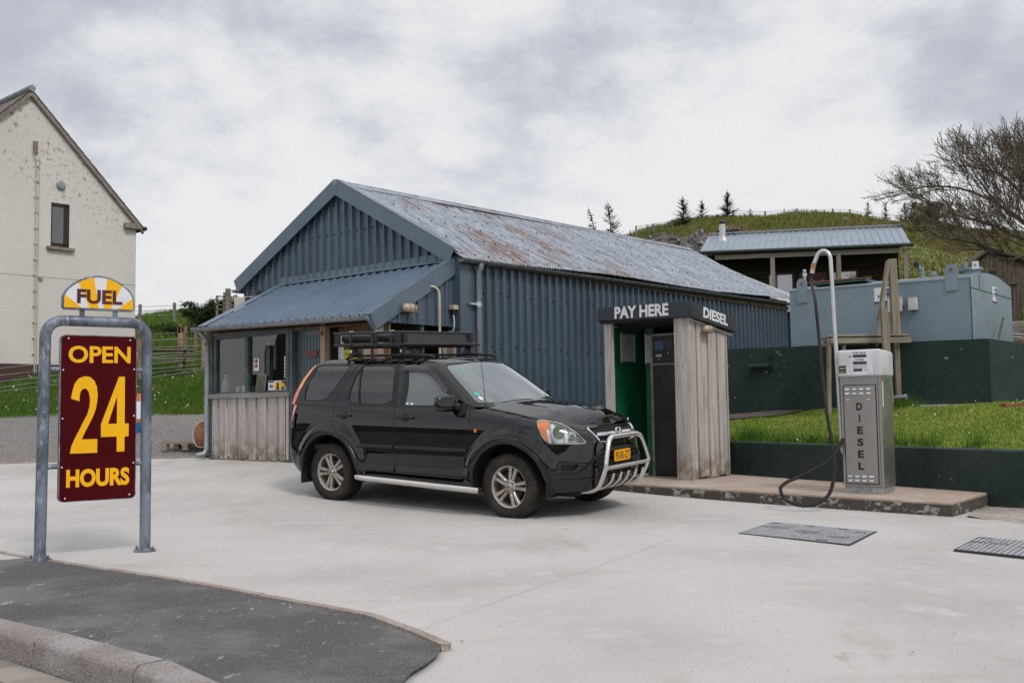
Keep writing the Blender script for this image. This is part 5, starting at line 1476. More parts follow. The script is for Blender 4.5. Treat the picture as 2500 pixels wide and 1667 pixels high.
# things behind and on the glass
def card(root, name, x0, x1, y, z0, z1, mat, T=None, lean=0.0, t=.003):
    m = MB(); m.add([(x0, y, z0), (x1, y, z0), (x1 + lean, y, z1), (x0 + lean, y, z1), (x0, y + t, z0), (x1, y + t, z0), (x1 + lean, y + t, z1), (x0 + lean, y + t, z1)], [(0, 1, 2, 3), (7, 6, 5, 4), (0, 4, 5, 1), (1, 5, 6, 2), (2, 6, 7, 3), (3, 7, 4, 0)])
    return sp(m, name, mat, root)
def Stext(root, name, body, x, y, z, w, h, mat, bold=.004, nx=(0, -1, 0), xa=(1, 0, 0)):
    Mx = sroot(root) @ frameM((x, y, z), xa, nx)
    return text_mesh(name, body, .1, mat, Mx, root, bold=bold, fit=(w, h), depth=.0008)
st = thing('window_sticker', 'white UK OK sticker high on the right kiosk pane', 'sticker', Sw(-.90, .03, 1.9), ANG)
card(st, 'sticker_sheet', -.965, -.825, .032, 1.80, 2.00, WHITES)
NAVY = flat('navy ink', (.012, .03, .12), .5); REDI = flat('red ink', (.45, .01, .02), .5)
Stext(st, 'lettering', 'UK', -.895, .0305, 1.955, .10, .062, NAVY, .01); Stext(st, 'lettering', 'OK', -.895, .0305, 1.88, .10, .062, REDI, .01)
st = thing('card_sticker', 'wide sticker of payment card marks low on the right kiosk pane', 'sticker', Sw(-.30, .03, 1.5), ANG)
card(st, 'sticker_sheet', -.58, -.09, .032, 1.475, 1.625, WHITES)
Stext(st, 'lettering', 'VISA', -.50, .0305, 1.54, .11, .05, NAVY, .004)
card(st, 'blue_bar', -.57, -.43, .0295, 1.597, 1.620, NAVY, t=.002)
m = MB(); m.add([(-.42, .0295, 1.485), (-.37, .0295, 1.485), (-.345, .0295, 1.615), (-.395, .0295, 1.615)], [(0, 1, 2, 3)]); m.add([(-.29, .0295, 1.485), (-.24, .0295, 1.485), (-.265, .0295, 1.615), (-.315, .0295, 1.615)], [(0, 1, 2, 3)]); sp(m, 'yellow_mark', YEL, st)
m = MB(); m.add([(-.37, .0293, 1.485), (-.29, .0293, 1.485), (-.315, .0293, 1.60), (-.345, .0293, 1.60)], [(0, 1, 2, 3)]); m.add([(-.235, .0293, 1.482), (-.17, .0293, 1.482), (-.10, .0293, 1.618), (-.235, .0293, 1.618)], [(0, 1, 2, 3)]); sp(m, 'black_mark', BLACKV, st)
m = MB(); m.prism([(-.19 + r_ * math.cos(q_), 1.555 + r_ * math.sin(q_)) for q_, r_ in [(k * math.pi / 6 + .3, .05 if k % 2 else .026) for k in range(12)]], lambda a, b, h: (a, .0285 - h, b), 0, .001); sp(m, 'star_mark', YEL, st)
st = thing('ticket_strip', 'narrow white strip of small labels at the right edge of the kiosk glass', 'sticker', Sw(-.13, .03, 1.8), ANG)
card(st, 'strip', -.165, -.105, .032, 1.665, 2.00, WHITES)
for i, c in enumerate([(.05, .05, .06), (.4, .05, .05), (.05, .1, .3), (.06, .06, .06), (.3, .1, .3), (.1, .3, .2)]):
    card(st, 'small_label', -.155, -.115, .0298, 1.68 + i * .052, 1.712 + i * .052, flat('label ink %d' % i, c, .5), t=.002)
mn = thing('menu_board', 'cream price list in a thin frame leaning on the ledge inside the right pane', 'sign', Sw(-.9, .09, 1.445), ANG)
card(mn, 'frame', -1.02, -.76, .095, 1.445, 1.745, WHITES, lean=.06); card(mn, 'paper', -1.00, -.785, .091, 1.465, 1.73, flat('cream paper', (.62, .53, .36), .7), lean=.05)
for i in range(9): card(mn, 'text_line', -.955 + .006 * i, -.955 + .006 * i + .10 + .02 * (i % 3), .089, 1.69 - i * .024, 1.695 - i * .024, flat('text grey', (.30, .25, .18), .7), t=.001)
bt = thing('plastic_bottle', 'white plastic canister standing at the left end of the kiosk counter', 'bottle', Sw(-1.90, .14, 1.44), ANG)
m = MB(); m.lathe([(.065, 0), (.07, .01), (.07, .17), (.06, .21), (.035, .25), (.022, .26), (.022, .30)], (0, 0, 0), 'Z', 16); m.tube([(.04, 0, .23), (.085, 0, .20), (.08, 0, .12)], .012, 6); m.build('body', flat('milky plastic', (.42, .44, .46), .5), bt, smooth=True)
m = MB(); m.lathe([(.026, .30), (.026, .33)], (0, 0, 0), 'Z', 12); m.build('cap', WHITEP, bt, smooth=True, sharp=40)
bx = thing('white_box', 'small white carton against the mullion inside the left pane', 'box', Sw(-1.27, .16, 1.44), ANG)
m = MB(); m.box(-.11, .11, -.06, .06, 0, .13); m.build('carton', WHITES, bx); m = MB(); m.box(-.02, .004, -.0635, -.0602, .02, .10); m.build('mark', BLACKV, bx)
ht = thing('hanging_cloth', 'pale cloth hanging at the back of the kiosk behind the left pane', 'cloth', Sw(-1.45, .7, 1.9), ANG)
m = MB(); m.box(-.10, .0, -.01, .01, -.15, .42, bev=.005); m.box(.12, .17, -.01, .01, -.05, .42, bev=.005); m.build('cloth', WHITES, ht)
ht = thing('wall_poster', 'brownish paper strip pinned inside the kiosk behind the left pane', 'poster', Sw(-1.75, .94, 1.8), ANG)
m = MB(); m.box(-.07, .07, -.006, .0, -.28, .22); m.build('paper', flat('brown paper', (.36, .27, .22), .8), ht)
cu_ = thing('white_cup', 'white mug on the kiosk counter between canister and till', 'cup', Sw(-1.62, .2, 1.44), ANG)
m = MB(); m.lathe([(.04, 0), (.045, .01), (.05, .12)], (0, 0, 0), 'Z', 14); m.build('mug', WHITEP, cu_, smooth=True, sharp=50)
sc_ = thing('card_terminal', 'dark till terminal with a slanted screen behind the left pane', 'till', Sw(-1.34, .30, 1.44), ANG)
m = MB(); m.prism([(-.14, 0), (.12, 0), (.12, .20), (.0, .06)], lambda a, b, h: (a, h, b), 0, .16); m.build('screen', BLACKP, sc_); m = MB(); m.box(-.16, .14, -.02, .18, -.02, 0); m.build('foot', BLACKP, sc_)
# signs in the pump bay
sg = thing('petrol_sign', 'yellow petrol warning sign with a white strip, on the brown boards behind the roof rack', 'sign', Sw(1.2, .2, 1.9), ANG)
YEL2 = flat('sign yellow', (.72, .62, .02), .5)
card(sg, 'white_panel', .93, 1.055, .205, 1.75, 2.28, WHITES); card(sg, 'yellow_panel', 1.062, 1.36, .205, 1.75, 2.05, YEL2)
Stext(sg, 'lettering', 'Petrol', 1.20, .2035, 1.98, .22, .05, BLACKV, .0)
m = MB(); m.tube([(.96, .2, 1.82), (1.02, .2, 1.82), (.99, .2, 1.88)], .005, 5, closed=True); sp(m, 'triangle_mark', BLACKV, sg)
sg = thing('white_notice', 'plain pale notice between the yellow and the red sign in the pump bay', 'sign', Sw(1.6, .2, 1.9), ANG); card(sg, 'sheet', 1.50, 1.66, .205, 1.78, 2.04, flat('aged paper', (.50, .47, .42), .8))
sg = thing('telephone_sign', 'red sign with a white telephone handset in the pump bay', 'sign', Sw(1.85, .2, 1.9), ANG)
card(sg, 'red_panel', 1.69, 1.97, .205, 1.78, 2.06, flat('sign red', (.45, .012, .02), .45))
m = MB(); m.tube(smoothpath([(1.78, .202, 2.02), (1.80, .202, 1.93), (1.88, .202, 1.83)], 5), [.022] * 2 + [.012] * 7 + [.022] * 2, 8)
sp(m, 'handset', WHITES, sg)
# old petrol pump in the bay: hooked pipe and green hose
hp = thing('petrol_hose_pole', 'cream hooked pipe carrying a green hose beside the pump bay', 'hose', Sw(2.05, .55, ZG), ANG)
m = MB(); hx_, hy_ = 2.20, 1.10
m.tube([(hx_, hy_, .4), (hx_, hy_, 2.86)] + [(hx_ - .085 + .085 * math.cos(a), hy_ - .09 + .09 * math.cos(a), 2.86 + .125 * math.sin(a)) for a in np.linspace(.2, 2.75, 9)] + [(hx_ - .175, hy_ - .185, 2.84)], .020, 10)
sp(m, 'pipe', BEIGE, hp, smooth=True, sharp=60)
m = MB(); m.tube([(hx_ - .17, hy_ - .18, 2.87), (hx_ - .19, hy_ - .20, 2.68)], .024, 10); sp(m, 'hose_ferrule', BLACKP, hp, smooth=True)
m = MB(); m.tube([(hx_ - .19, hy_ - .20, 2.69), (hx_ - .185, hy_ - .20, 1.2), (hx_ - .15, hy_ - .2, .9)], .017, 10); sp(m, 'hose', flat('green hose', (.005, .20, .11), .4), hp, smooth=True)
# fittings on the corner
def bulkhead(root):
    m = MB(); m.lathe([(.06, 0), (.075, .02), (.075, .035)], (0, 0, .02), 'Y', 16); m.v = [(x, -y, z) for x, y, z in m.v]; m.build('back_plate', BEIGE, root, smooth=True, sharp=40)
    m = MB(); rings = [(-.13, .02), (-.12, .05), (-.06, .066), (.06, .066), (.12, .05), (.13, .02)]
    vs = []
    for x, r in rings:
        for q in np.linspace(0, 2 * math.pi, 13)[:-1]: vs.append((x, -.085 + r * 1.0 * math.cos(q) * .9, .02 + r * math.sin(q)))
    m.add(vs, [(i * 12 + j, i * 12 + (j + 1) % 12, (i + 1) * 12 + (j + 1) % 12, (i + 1) * 12 + j) for i in range(5) for j in range(12)] + [tuple(range(12)), tuple(range(60, 72))])
    m.build('lamp_glass', LAMPG, root, smooth=True, sharp=60)
    m = MB()
    for x in (-.05, .05): m.tube([(x, -.085 + .073 * math.cos(q), .02 + .073 * math.sin(q)) for q in np.linspace(0, 2 * math.pi, 17)[:-1]], .005, 5, closed=True)
    m.tube([(-.125, -.085, .075), (.125, -.085, .075)], .004, 5); m.box(-.135, .135, -.145, -.02, -.045, -.03, bev=.006); m.build('guard', flat('brass guard', (.28, .20, .13), .5, .4), root)
bl = thing('bulkhead_lamp', 'oval bulkhead lamp with a wire guard on the kiosk side cladding', 'lamp', Sw(KX1 + .04, .50, 2.60), ANG + R(90)); bulkhead(bl)
jb = thing('junction_box', 'small grey junction box with a hanging white cable near the shed corner', 'junction box', Sw(GX1 - .05, GY - .10, 2.68), ANG)
m = MB(); m.box(-.055, .055, -.05, .06, -.02, .05, bev=.01); m.build('box', BEIGE, jb); m = MB(); m.box(-.03, .03, -.03, .03, -.11, -.02, bev=.008); m.build('gland', BLACKP, jb)
m = MB(); m.tube(smoothpath([(.02, -.02, -.10), (.045, -.03, -.22), (.03, -.03, -.32), (-.03, -.03, -.37), (-.07, -.02, -.35)], 4), .008, 6); m.build('cable', WHITEP, jb, smooth=True)
mp = thing('marker_post', 'pale notched timber post under the junction box', 'post', Sw(GX1 + .0, GY - .17, .2), ANG)
m = MB(); m.box(-.045, .045, -.03, .03, 0, 2.10, bev=.006); m.box(-.11, -.05, -.02, .03, 0, 2.04, bev=.006); m.build('timber', WOODL, mp)

# ------------------------------------------------------------------ the fuel sign
SL = Vector((-3.754, 7.971, 0)); sdv = Vector((.6511, .4490, 0)).normalized(); SA = math.atan2(sdv.y, sdv.x)
sign = thing('fuel_sign', 'maroon OPEN 24 HOURS sign in a bent galvanised pipe frame under a FUEL crest', 'sign', SL, SA)
r = .0445; cxl, cxr = .006, .797
m = MB(); arc = lambda cx, cz, a0, a1, rr: [(cx + rr * math.cos(R(a)), 0, cz + rr * math.sin(R(a))) for a in np.linspace(a0, a1, 8)]
m.tube([(cxl - .015, 0, .0), (cxl, 0, 1.78)] + arc(cxl + .13, 1.780, 180, 90, .13) + arc(cxr - .13, 1.780, 90, 0, .13) + [(cxr - .0, 0, 1.0), (cxr + .0, 0, 0)], r, 16)
m.build('pipe_frame', GALV, sign, smooth=True, sharp=60)
for cx, tilt in ((cxl - .015, 0), (cxr, 1)):
    m = MB(); m.lathe([(.09, .0), (.09, .012), (.085, .014), (.06, .016), (.055, .03), (r, .034)], (cx, 0, 0), 'Z', 20)
    if tilt == 0: m.v = [(x, y, z) for x, y, z in m.v]
    bp = m.build('base_plate', GALV, sign, smooth=True, sharp=40)
    for k in range(4):
        a = R(45 + 90 * k); m = MB(); m.lathe([(.014, .012), (.014, .026), (.007, .027), (.007, .042)], (cx + .074 * math.cos(a), .074 * math.sin(a), 0), 'Z', 6); m.build('bolt', GALV, bp)
def rrect(x0, x1, z0, z1, rad, n=6):
    P = []
    for cx, cz, a0 in ((x1 - rad, z1 - rad, 0), (x0 + rad, z1 - rad, 90), (x0 + rad, z0 + rad, 180), (x1 - rad, z0 + rad, 270)):
        P += [(cx + rad * math.cos(R(a0 + 90 * k / n)), cz + rad * math.sin(R(a0 + 90 * k / n))) for k in range(n + 1)]
    return P
fy = lambda a, b, h: (a, -h, b)
m = MB(); m.prism(rrect(.115, .712, .447, 1.795, .04), fy, -.028, .026); bd = m.build('sign_board', GALV, sign)
m = MB(); m.prism(rrect(.122, .705, .454, 1.788, .036), fy, .0262, .0285); m.build('sign_face', MAROON, bd)
def stext(body, cx, cz, w, h, mat, y=-.0295, bold=.004, par=bd, nm='lettering'):
    return text_mesh(nm, body, .1, mat, frameM((cx, y, cz), (1, 0, 0), (0, -1, 0)), par, bold=bold, fit=(w, h), depth=.0006)
stext('OPEN', .4175, 1.637, .483, .140, YEL, bold=.0026)
stext('HOURS', .4150, .635, .487, .146, YEL, bold=.0045)
four = [(0.568, 1.457), (0.615, 1.457), (0.617, 1.068), (0.649, 1.068), (0.649, 0.962), (0.617, 0.962), (0.617, 0.838), (0.556, 0.838), (0.555, 0.962), (0.432, 0.962), (0.430, 1.064)]
hole = [(0.555, 1.295), (0.555, 1.068), (0.486, 1.068)]
two = [(0.2, 1.277), (0.209, 1.336), (0.226, 1.4), (0.255, 1.441), (0.3, 1.459), (0.341, 1.454), (0.375, 1.424), (0.395, 1.376), (0.403, 1.311), (0.4, 1.255), (0.39, 1.192), (0.368, 1.128), (0.338, 1.065), (0.309, 1.006), (0.285, 0.947), (0.404, 0.947), (0.404, 0.835), (0.196, 0.835), (0.207, 0.895), (0.232, 0.957), (0.261, 1.015), (0.293, 1.086), (0.323, 1.145), (0.34, 1.208), (0.344, 1.272), (0.335, 1.328), (0.316, 1.356), (0.297, 1.36), (0.277, 1.344), (0.266, 1.312), (0.263, 1.255)]
def flatpoly(polys, y, name, mat, par, closed_holes=None):
    pts = []; ed = []
    for pl in polys:
        k = len(pts); pts += [Vector(p) for p in pl]; ed += [(k + i, k + (i + 1) % len(pl)) for i in range(len(pl))]
    r_ = delaunay_2d_cdt(pts, ed, [], 0, 1e-6); V = [(v.x, y, v.y) for v in r_[0]]; F = []
    for f in r_[2]:
        cx = sum(r_[0][i].x for i in f) / len(f); cz = sum(r_[0][i].y for i in f) / len(f)
        if pip(polys[0], cx, cz) and not any(pip(h, cx, cz) for h in polys[1:]): F.append(tuple(f))
    V2 = V + [(a, b + .0012, c) for a, b, c in V]; n = len(V)
    return raw_mesh(name, V2, F + [tuple(i + n for i in f[::-1]) for f in F], mat, par, smooth=False, normals=False)
flatpoly([two], -.0300, 'numeral', YEL, bd); flatpoly([four, hole], -.0300, 'numeral', YEL, bd)
for x, z in [(0.175, 1.766), (0.655, 1.762), (0.138, 1.509), (0.690, 1.519), (0.138, 1.117), (0.690, 1.131), (0.138, 0.727), (0.690, 0.742), (0.165, 0.478), (0.660, 0.482)]:
    m = MB(); m.lathe([(.007, .0), (.006, .003), (.001, .004)], (0, 0, 0), 'Y', 8); m.v = [(x + a, -.0285 - b, z + c) for a, b, c in m.v]; m.build('rivet', WHITEP, bd)
for z in (1.515, .735):
    for x0, x1 in ((cxl + .02, .125), (.70, cxr - .02)):
        m = MB(); m.tube([(x0, 0, z), (x1, 0, z)], .021, 10); m.build('clamp_arm', GALV, sign, smooth=True)
for x in (.280, .538):
    m = MB(); m.box(x - .019, x + .019, -.012, .012, 1.94, 2.02); m.build('crest_bracket', GALV, sign)
outer = [(.124, 2.022), (.124, 2.11), (.15, 2.165), (.20, 2.215), (.26, 2.253), (.33, 2.28), (.405, 2.29), (.48, 2.28), (.55, 2.253), (.61, 2.215), (.66, 2.165), (.690, 2.10), (.690, 2.022), (.672, 2.002), (.142, 2.002)]
m = MB(); m.prism(outer, fy, -.026, .024); cr_ = m.build('crest_panel', GALV, sign)
inner = [(.139, 2.018), (.139, 2.108), (.165, 2.158), (.21, 2.202), (.268, 2.239), (.335, 2.266), (.405, 2.276), (.475, 2.266), (.542, 2.239), (.60, 2.202), (.648, 2.158), (.676, 2.10), (.676, 2.018)]
m = MB(); m.prism(inner, fy, .0242, .0262); m.build('crest_face', WHITES, cr_)
def clip_inner(tri):
    # ray wedge intersected with the crest outline
    out = tri
    n = len(inner)
    area = sum(inner[i][0] * inner[(i + 1) % n][1] - inner[(i + 1) % n][0] * inner[i][1] for i in range(n)); sg = 1 if area > 0 else -1
    for i in range(n):
        a, b = inner[i], inner[(i + 1) % n]
        ins = lambda p: sg * ((b[0] - a[0]) * (p[1] - a[1]) - (b[1] - a[1]) * (p[0] - a[0])) >= -1e-9
        q = []
        for j in range(len(out)):
            P, Q = out[j], out[(j + 1) % len(out)]; ip, iq = ins(P), ins(Q)
            if ip: q.append(P)
            if ip != iq:
                d1 = (b[0] - a[0]) * (P[1] - a[1]) - (b[1] - a[1]) * (P[0] - a[0]); d2 = (b[0] - a[0]) * (Q[1] - a[1]) - (b[1] - a[1]) * (Q[0] - a[0]); t = d1 / (d1 - d2)
                q.append((P[0] + (Q[0] - P[0]) * t, P[1] + (Q[1] - P[1]) * t))
        out = q
        if not out: break
    return out
for wdg in ([(.272, 2.018), (.12, 2.018), (.06, 2.19)], [(.333, 2.018), (.403, 2.018), (.355, 2.33), (.20, 2.33)], [(.441, 2.018), (.499, 2.018), (.64, 2.34), (.475, 2.34)], [(.547, 2.018), (.72, 2.018), (.78, 2.19)]):
    c_ = clip_inner(wdg)
    if c_: m = MB(); m.prism(c_, fy, .0264, .0274); m.build('yellow_ray', YEL, cr_)
stext('FUEL', .412, 2.113, .355, .118, flat('maroon lettering', (.085, .008, .012), .4), y=-.0285, bold=.0036, par=cr_)

# ------------------------------------------------------------------ pump island
isl = [(1.26, 13.30), (4.37, 10.04), (5.48, 11.60), (5.40, 11.45), (3.2, 14.55), (2.9, 15.6), (1.9, 14.9)]
isl = [(1.26, 13.30), (4.37, 10.04), (5.42, 11.30), (3.25, 14.6), (3.3, 15.3), (2.5, 15.7)]
ISM = Mat('worn island concrete', (.40, .33, .275), .9)
ISM.over(ISM.rng(ISM.noise(1.2, 5, .6), .4, .65), (.34, .25, .19), .8); ISM.over(ISM.rng(ISM.noise(3.1, 5, .7, loc=(3, 1, 0)), .52, .7), (.50, .46, .42), .8)
ISM.over(ISM.rng(ISM.noise(90, 3, .7), .5, .72), (.20, .16, .13), .5); ISM.bump(ISM.noise(40, 4), .006)
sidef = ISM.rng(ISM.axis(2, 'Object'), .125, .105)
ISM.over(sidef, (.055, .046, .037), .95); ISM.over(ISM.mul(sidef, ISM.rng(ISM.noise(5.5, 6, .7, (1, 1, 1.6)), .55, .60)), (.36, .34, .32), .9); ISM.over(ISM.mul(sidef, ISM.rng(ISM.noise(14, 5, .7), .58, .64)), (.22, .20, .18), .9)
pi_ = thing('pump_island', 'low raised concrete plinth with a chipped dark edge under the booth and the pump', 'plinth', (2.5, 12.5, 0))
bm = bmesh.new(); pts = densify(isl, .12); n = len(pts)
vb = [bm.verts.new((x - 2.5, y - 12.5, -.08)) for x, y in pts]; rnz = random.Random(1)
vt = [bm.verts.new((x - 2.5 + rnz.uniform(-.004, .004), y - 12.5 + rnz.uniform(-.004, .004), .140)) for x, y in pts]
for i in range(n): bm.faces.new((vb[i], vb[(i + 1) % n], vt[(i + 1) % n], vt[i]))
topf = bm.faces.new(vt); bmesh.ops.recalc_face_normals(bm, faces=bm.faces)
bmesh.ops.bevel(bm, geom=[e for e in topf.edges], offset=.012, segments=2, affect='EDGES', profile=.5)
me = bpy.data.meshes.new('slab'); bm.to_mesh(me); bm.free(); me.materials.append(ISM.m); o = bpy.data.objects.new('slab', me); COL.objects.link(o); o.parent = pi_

# ------------------------------------------------------------------ diesel pump
PA = R(-36)
PB = Vector((3.724, 11.283, .14)); pump = thing('fuel_pump', 'stainless steel DIESEL pump with white display head, hooked pipe and looping black hose', 'fuel pump', PB, PA)
PW, PD, PH = .425, .42, 1.30
m = MB(); m.box(.0, PW, .0, PD, .0, .075, bev=.004); m.build('plinth_box', flat('pale zinc plinth', (.42, .43, .45), .4, .6, .2, 12), pump)
m = MB(); m.box(-.012, PW + .012, -.012, PD + .012, .075, 1.295, bev=.006); m.build('cabinet', INOX, pump)
m = MB(); m.box(.028, PW - .05, -.022, -.0125, .112, 1.20, bev=.003); dr = m.build('door_panel', INOX, pump)
DK = flat('slot shadow', (.02, .02, .02), .8)
m = MB(); m.box(.018, PW - .04, -.0140, -.0123, .102, 1.210); m.box(PW - .022, PW - .018, -.0138, -.0122, .09, 1.28); m.build('panel_seam', DK, pump)
for zc in (1.160, 1.112, .190, .145):
    for k in range(4):
        x = .068 + k * .078; m = MB(); m.add([(x - .027, -.0225, zc - .012), (x + .027, -.0225, zc - .012), (x + .027, -.0225, zc + .010), (x + .018, -.034, zc - .010), (x - .018, -.034, zc - .010), (x - .027, -.0225, zc + .010)], [(0, 4, 5), (1, 2, 3), (5, 4, 3, 2), (0, 1, 3, 4), (0, 5, 2, 1)]); m.build('louvre', flat('bright louvre', (.62, .62, .62), .3, .8) if 'bright louvre' not in MATS else MATS['bright louvre'], dr)
MATS['bright louvre'] = bpy.data.materials.get('bright louvre')
for x in (.075, .30): m = MB(); m.lathe([(.015, 0), (.015, .006), (.009, .007)], (0, 0, 0), 'Y', 12); m.v = [(x + a, -.0225 - b, 1.04 + c) for a, b, c in m.v]; m.build('lock', CHROME, dr)
for i, ch in enumerate('DIESEL'):
    text_mesh('letter', ch, .1, BLACKV, frameM((.195, -.0228, .965 - i * .132), (1, 0, 0), (0, -1, 0)), dr, bold=.0045, fit=(.066 if ch != 'I' else .016, .086), depth=.0006)
m = MB(); m.box(PW + .0125, PW + .0165, .03, .055, .96, 1.24); m.build('side_strip', WHITEP, pump)
# head: rounded white box with sloping shoulders
bm = bmesh.new(); bmesh.ops.create_cube(bm, size=1)
for v in bm.verts: v.co = Vector((-.028 + (PW + .056) * (v.co.x + .5), -.035 + (PD + .075) * (v.co.y + .5), 1.297 + .305 * (v.co.z + .5) - (.02 if v.co.z > 0 and v.co.y > 0 else 0)))
bmesh.ops.bevel(bm, geom=list(bm.edges), offset=.028, segments=4, affect='EDGES', profile=.5); bm.verts.index_update()
m = MB(); m.add([v.co.copy() for v in bm.verts], [tuple(v.index for v in f.verts) for f in bm.faces]); bm.free(); hd = m.build('pump_head', flat('head enamel', (.58, .59, .60), .4, 0, .08, 4), pump, smooth=True, sharp=50)
Y0 = -.0355
m = MB(); m.prism(rrect(.080, .365, 1.318, 1.580, .012), fy, -Y0 + .0002, -Y0 + .004); dpn = m.build('display_panel', flat('panel white', (.70, .72, .76), .35), hd)
def dbox(x0, x1, z0, z1, mat, y=.0055, nm='display'): m = MB(); m.box(x0, x1, Y0 - y, Y0 - .0042, z0, z1); return m.build(nm, mat, dpn)
LCD = flat('lcd', (.035, .045, .04), .25, 0, .2, 60)
dbox(.150, .300, 1.512, 1.544, LCD); dbox(.150, .300, 1.435, 1.467, LCD); dbox(.153, .250, 1.357, 1.389, LCD)
def ptx(b, x, z, w, h, bold=.002): text_mesh('lettering', b, .1, BLACKV, frameM((x, Y0 - .0046, z), (1, 0, 0), (0, -1, 0)), dpn, bold=bold, fit=(w, h), depth=.0004)
ptx('THIS SALE', .222, 1.563, .142, .020); ptx('LITRES', .222, 1.486, .098, .020); ptx('£', .118, 1.528, .020, .030, .004)
for a, b, z in ((.165, .29, 1.420), (.145, .31, 1.409), (.145, .285, 1.400), (.265, .30, 1.383), (.265, .29, 1.374), (.268, .292, 1.364), (.312, .355, 1.333)):
    dbox(a, b, z, z + .004, flat('small print', (.30, .31, .33), .6) if 'small print' not in MATS else MATS['small print'], .0048, 'print_line')
    MATS['small print'] = bpy.data.materials.get('small print')
dbox(.308, .315, 1.363, 1.380, BLACKV, .0048, 'print_line')
m = MB(); m.box(-.010, .064, Y0 - .003, Y0, 1.345, 1.425); bk = m.build('grade_badge', BLACKV, hd)
m = MB(); m.box(.003, .052, Y0 - .0042, Y0 - .0031, 1.389, 1.402); m.box(.007, .048, Y0 - .0042, Y0 - .0031, 1.359, 1.366); m.build('badge_bar', flat('gold print', (.62, .50, .18), .4), bk)
# hooked pipe
px_ = -.075
m = MB(); P = [(.0, .12, .42), (-.04, .12, .44), (-.062, .12, .50), (-.068, .12, .9), (-.078, .12, 1.3), (-.098, .12, 2.0), (-.112, .12, 2.66)]
P += [(-.112 - .085 + .085 * math.cos(a), .12 - .0, 2.66 + .115 * math.sin(a)) for a in np.linspace(.25, 2.75, 10)] + [(-.305, .10, 2.62), (-.312, .10, 2.585)]
m.tube(P, .0235, 12); m.build('hooked_pipe', ALU, pump, smooth=True, sharp=60)
m = MB(); m.tube([(-.302, .10, 2.640), (-.318, .10, 2.565)], .028, 12); m.build('brass_collar', flat('brass', (.45, .25, .13), .4, .4), pump, smooth=True)
m = MB(); m.tube([(-.318, .10, 2.567), (-.326, .10, 2.52)], .026, 12); m.build('steel_ferrule', ALU, pump, smooth=True)
# hose, measured in the world, hanging over the island edge
hw = [(3.378, 11.20, 2.751), (3.367, 11.1, 2.591), (3.372, 11.02, 2.293), (3.392, 10.98, 1.996), (3.411, 10.95, 1.7), (3.425, 10.93, 1.444), (3.443, 10.90, 1.209), (3.461, 10.87, 1.013), (3.488, 10.84, .818), (3.507, 10.82, .662), (3.52, 10.80, .525), (3.521, 10.78, .39), (3.497, 10.76, .274), (3.465, 10.74, .177), (3.414, 10.72, .111), (3.334, 10.72, .062), (3.236, 10.72, .034), (3.138, 10.74, .035), (3.042, 10.78, .062), (2.966, 10.82, .107), (2.925, 10.87, .185), (2.931, 10.91, .243), (3.011, 10.96, .30), (3.11, 11.0, .337), (3.209, 11.04, .384), (3.348, 11.10, .45), (3.407, 11.14, .478), (3.508, 11.18, .564), (3.569, 11.22, .641), (3.607, 11.26, .718), (3.66, 11.32, .80)]
# keep each point on its sight line while it comes forward
hw2 = [tuple(Vector((0, 0, CAM_H)) + (Vector((x, 11.0, z)) - Vector((0, 0, CAM_H))) * (y / 11.0)) for x, y, z in hw]
iw = pump.matrix_world.inverted() if False else (Matrix.Translation(PB) @ Matrix.Rotation(PA, 4, 'Z')).inverted()
hl_ = [iw @ Vector(p) for p in hw2]
hl_[0] = Vector((-.323, .10, 2.545)); hl_[1] = Vector((-.334, .08, 2.42)); sm = smoothpath(hl_, 4)
m = MB(); m.tube(sm, .0175, 12); ho = m.build('hose', RUBBER, pump, smooth=True)
# spiral guard on the lower part of the hose
dist = 0; m = MB(); st_ = None
fine = smoothpath(hl_, 24); sp_ = []
i0 = int(len(fine) * .30); ph = 0
prev = None
for i in range(i0, int(len(fine) * .985)):
    p = fine[i]; t = (fine[min(i + 1, len(fine) - 1)] - fine[i - 1]).normalized()
    x = (Vector((0, 1, 0)) if prev is None else prev); x = (x - t * x.dot(t)).normalized(); prev = x; y = t.cross(x)
    ph += (fine[i] - fine[i - 1]).length / .042 * 2 * math.pi
    rr = .0190
    if i % 1 == 0: sp_.append(p + (x * math.cos(ph) + y * math.sin(ph)) * rr)
m.tube(sp_, .0048, 5); m.build('hose_spiral', RUBBER, ho, smooth=True)

# ------------------------------------------------------------------ pay booth
BF = Vector((2.391, 13.455, .14)); BW, BD = 1.365, 1.03
booth = thing('pay_booth', 'open fronted timber booth with dark PAY HERE fascia and green inside', 'booth', BF, ANG)
def B(mb, name, mat, par=booth, **k): return mb.build(name, mat, par, **k)
m = MB(); m.box(-BW, -BW + .115, -.02, .06, 0, 2.22, bev=.004); B(m, 'front_post', WOOD)
def board(m, x0, x1, y0, y1, z0, z1, seed=0): m.box(x0, x1, y0, y1, z0, z1)
m = MB(); m.box(-.205, -.06, -.03, .0, -.02, 2.20); m.box(-.06, -.0, -.018, .0, -.01, 2.19); m.box(-.205, -.17, -.0, .06, 0, 2.2); B(m, 'corner_board', WOOD)
m = MB()
for i, (a, b) in enumerate(((-.018, .135), (.185, .44), (.49, .72), (.77, .98))):
    zt = 2.20 - .16 * (a + b) / 2 / BD; z0 = [-.02, .035, .01, .03][i]
    m.add([(.022, a, z0), (.022, b, z0), (.022, b + .0, zt), (.022, a, zt), (.0, a, z0), (.0, b, z0), (.0, b, zt), (.0, a, zt)], [(0, 1, 2, 3), (0, 4, 5, 1), (1, 5, 6, 2), (3, 2, 6, 7), (0, 3, 7, 4)])
m.box(-.022, -.002, .0, BD, .02, 2.04); m.box(.0, .03, BD - .03, BD, -.01, 2.04)
B(m, 'side_boarding', WOOD)
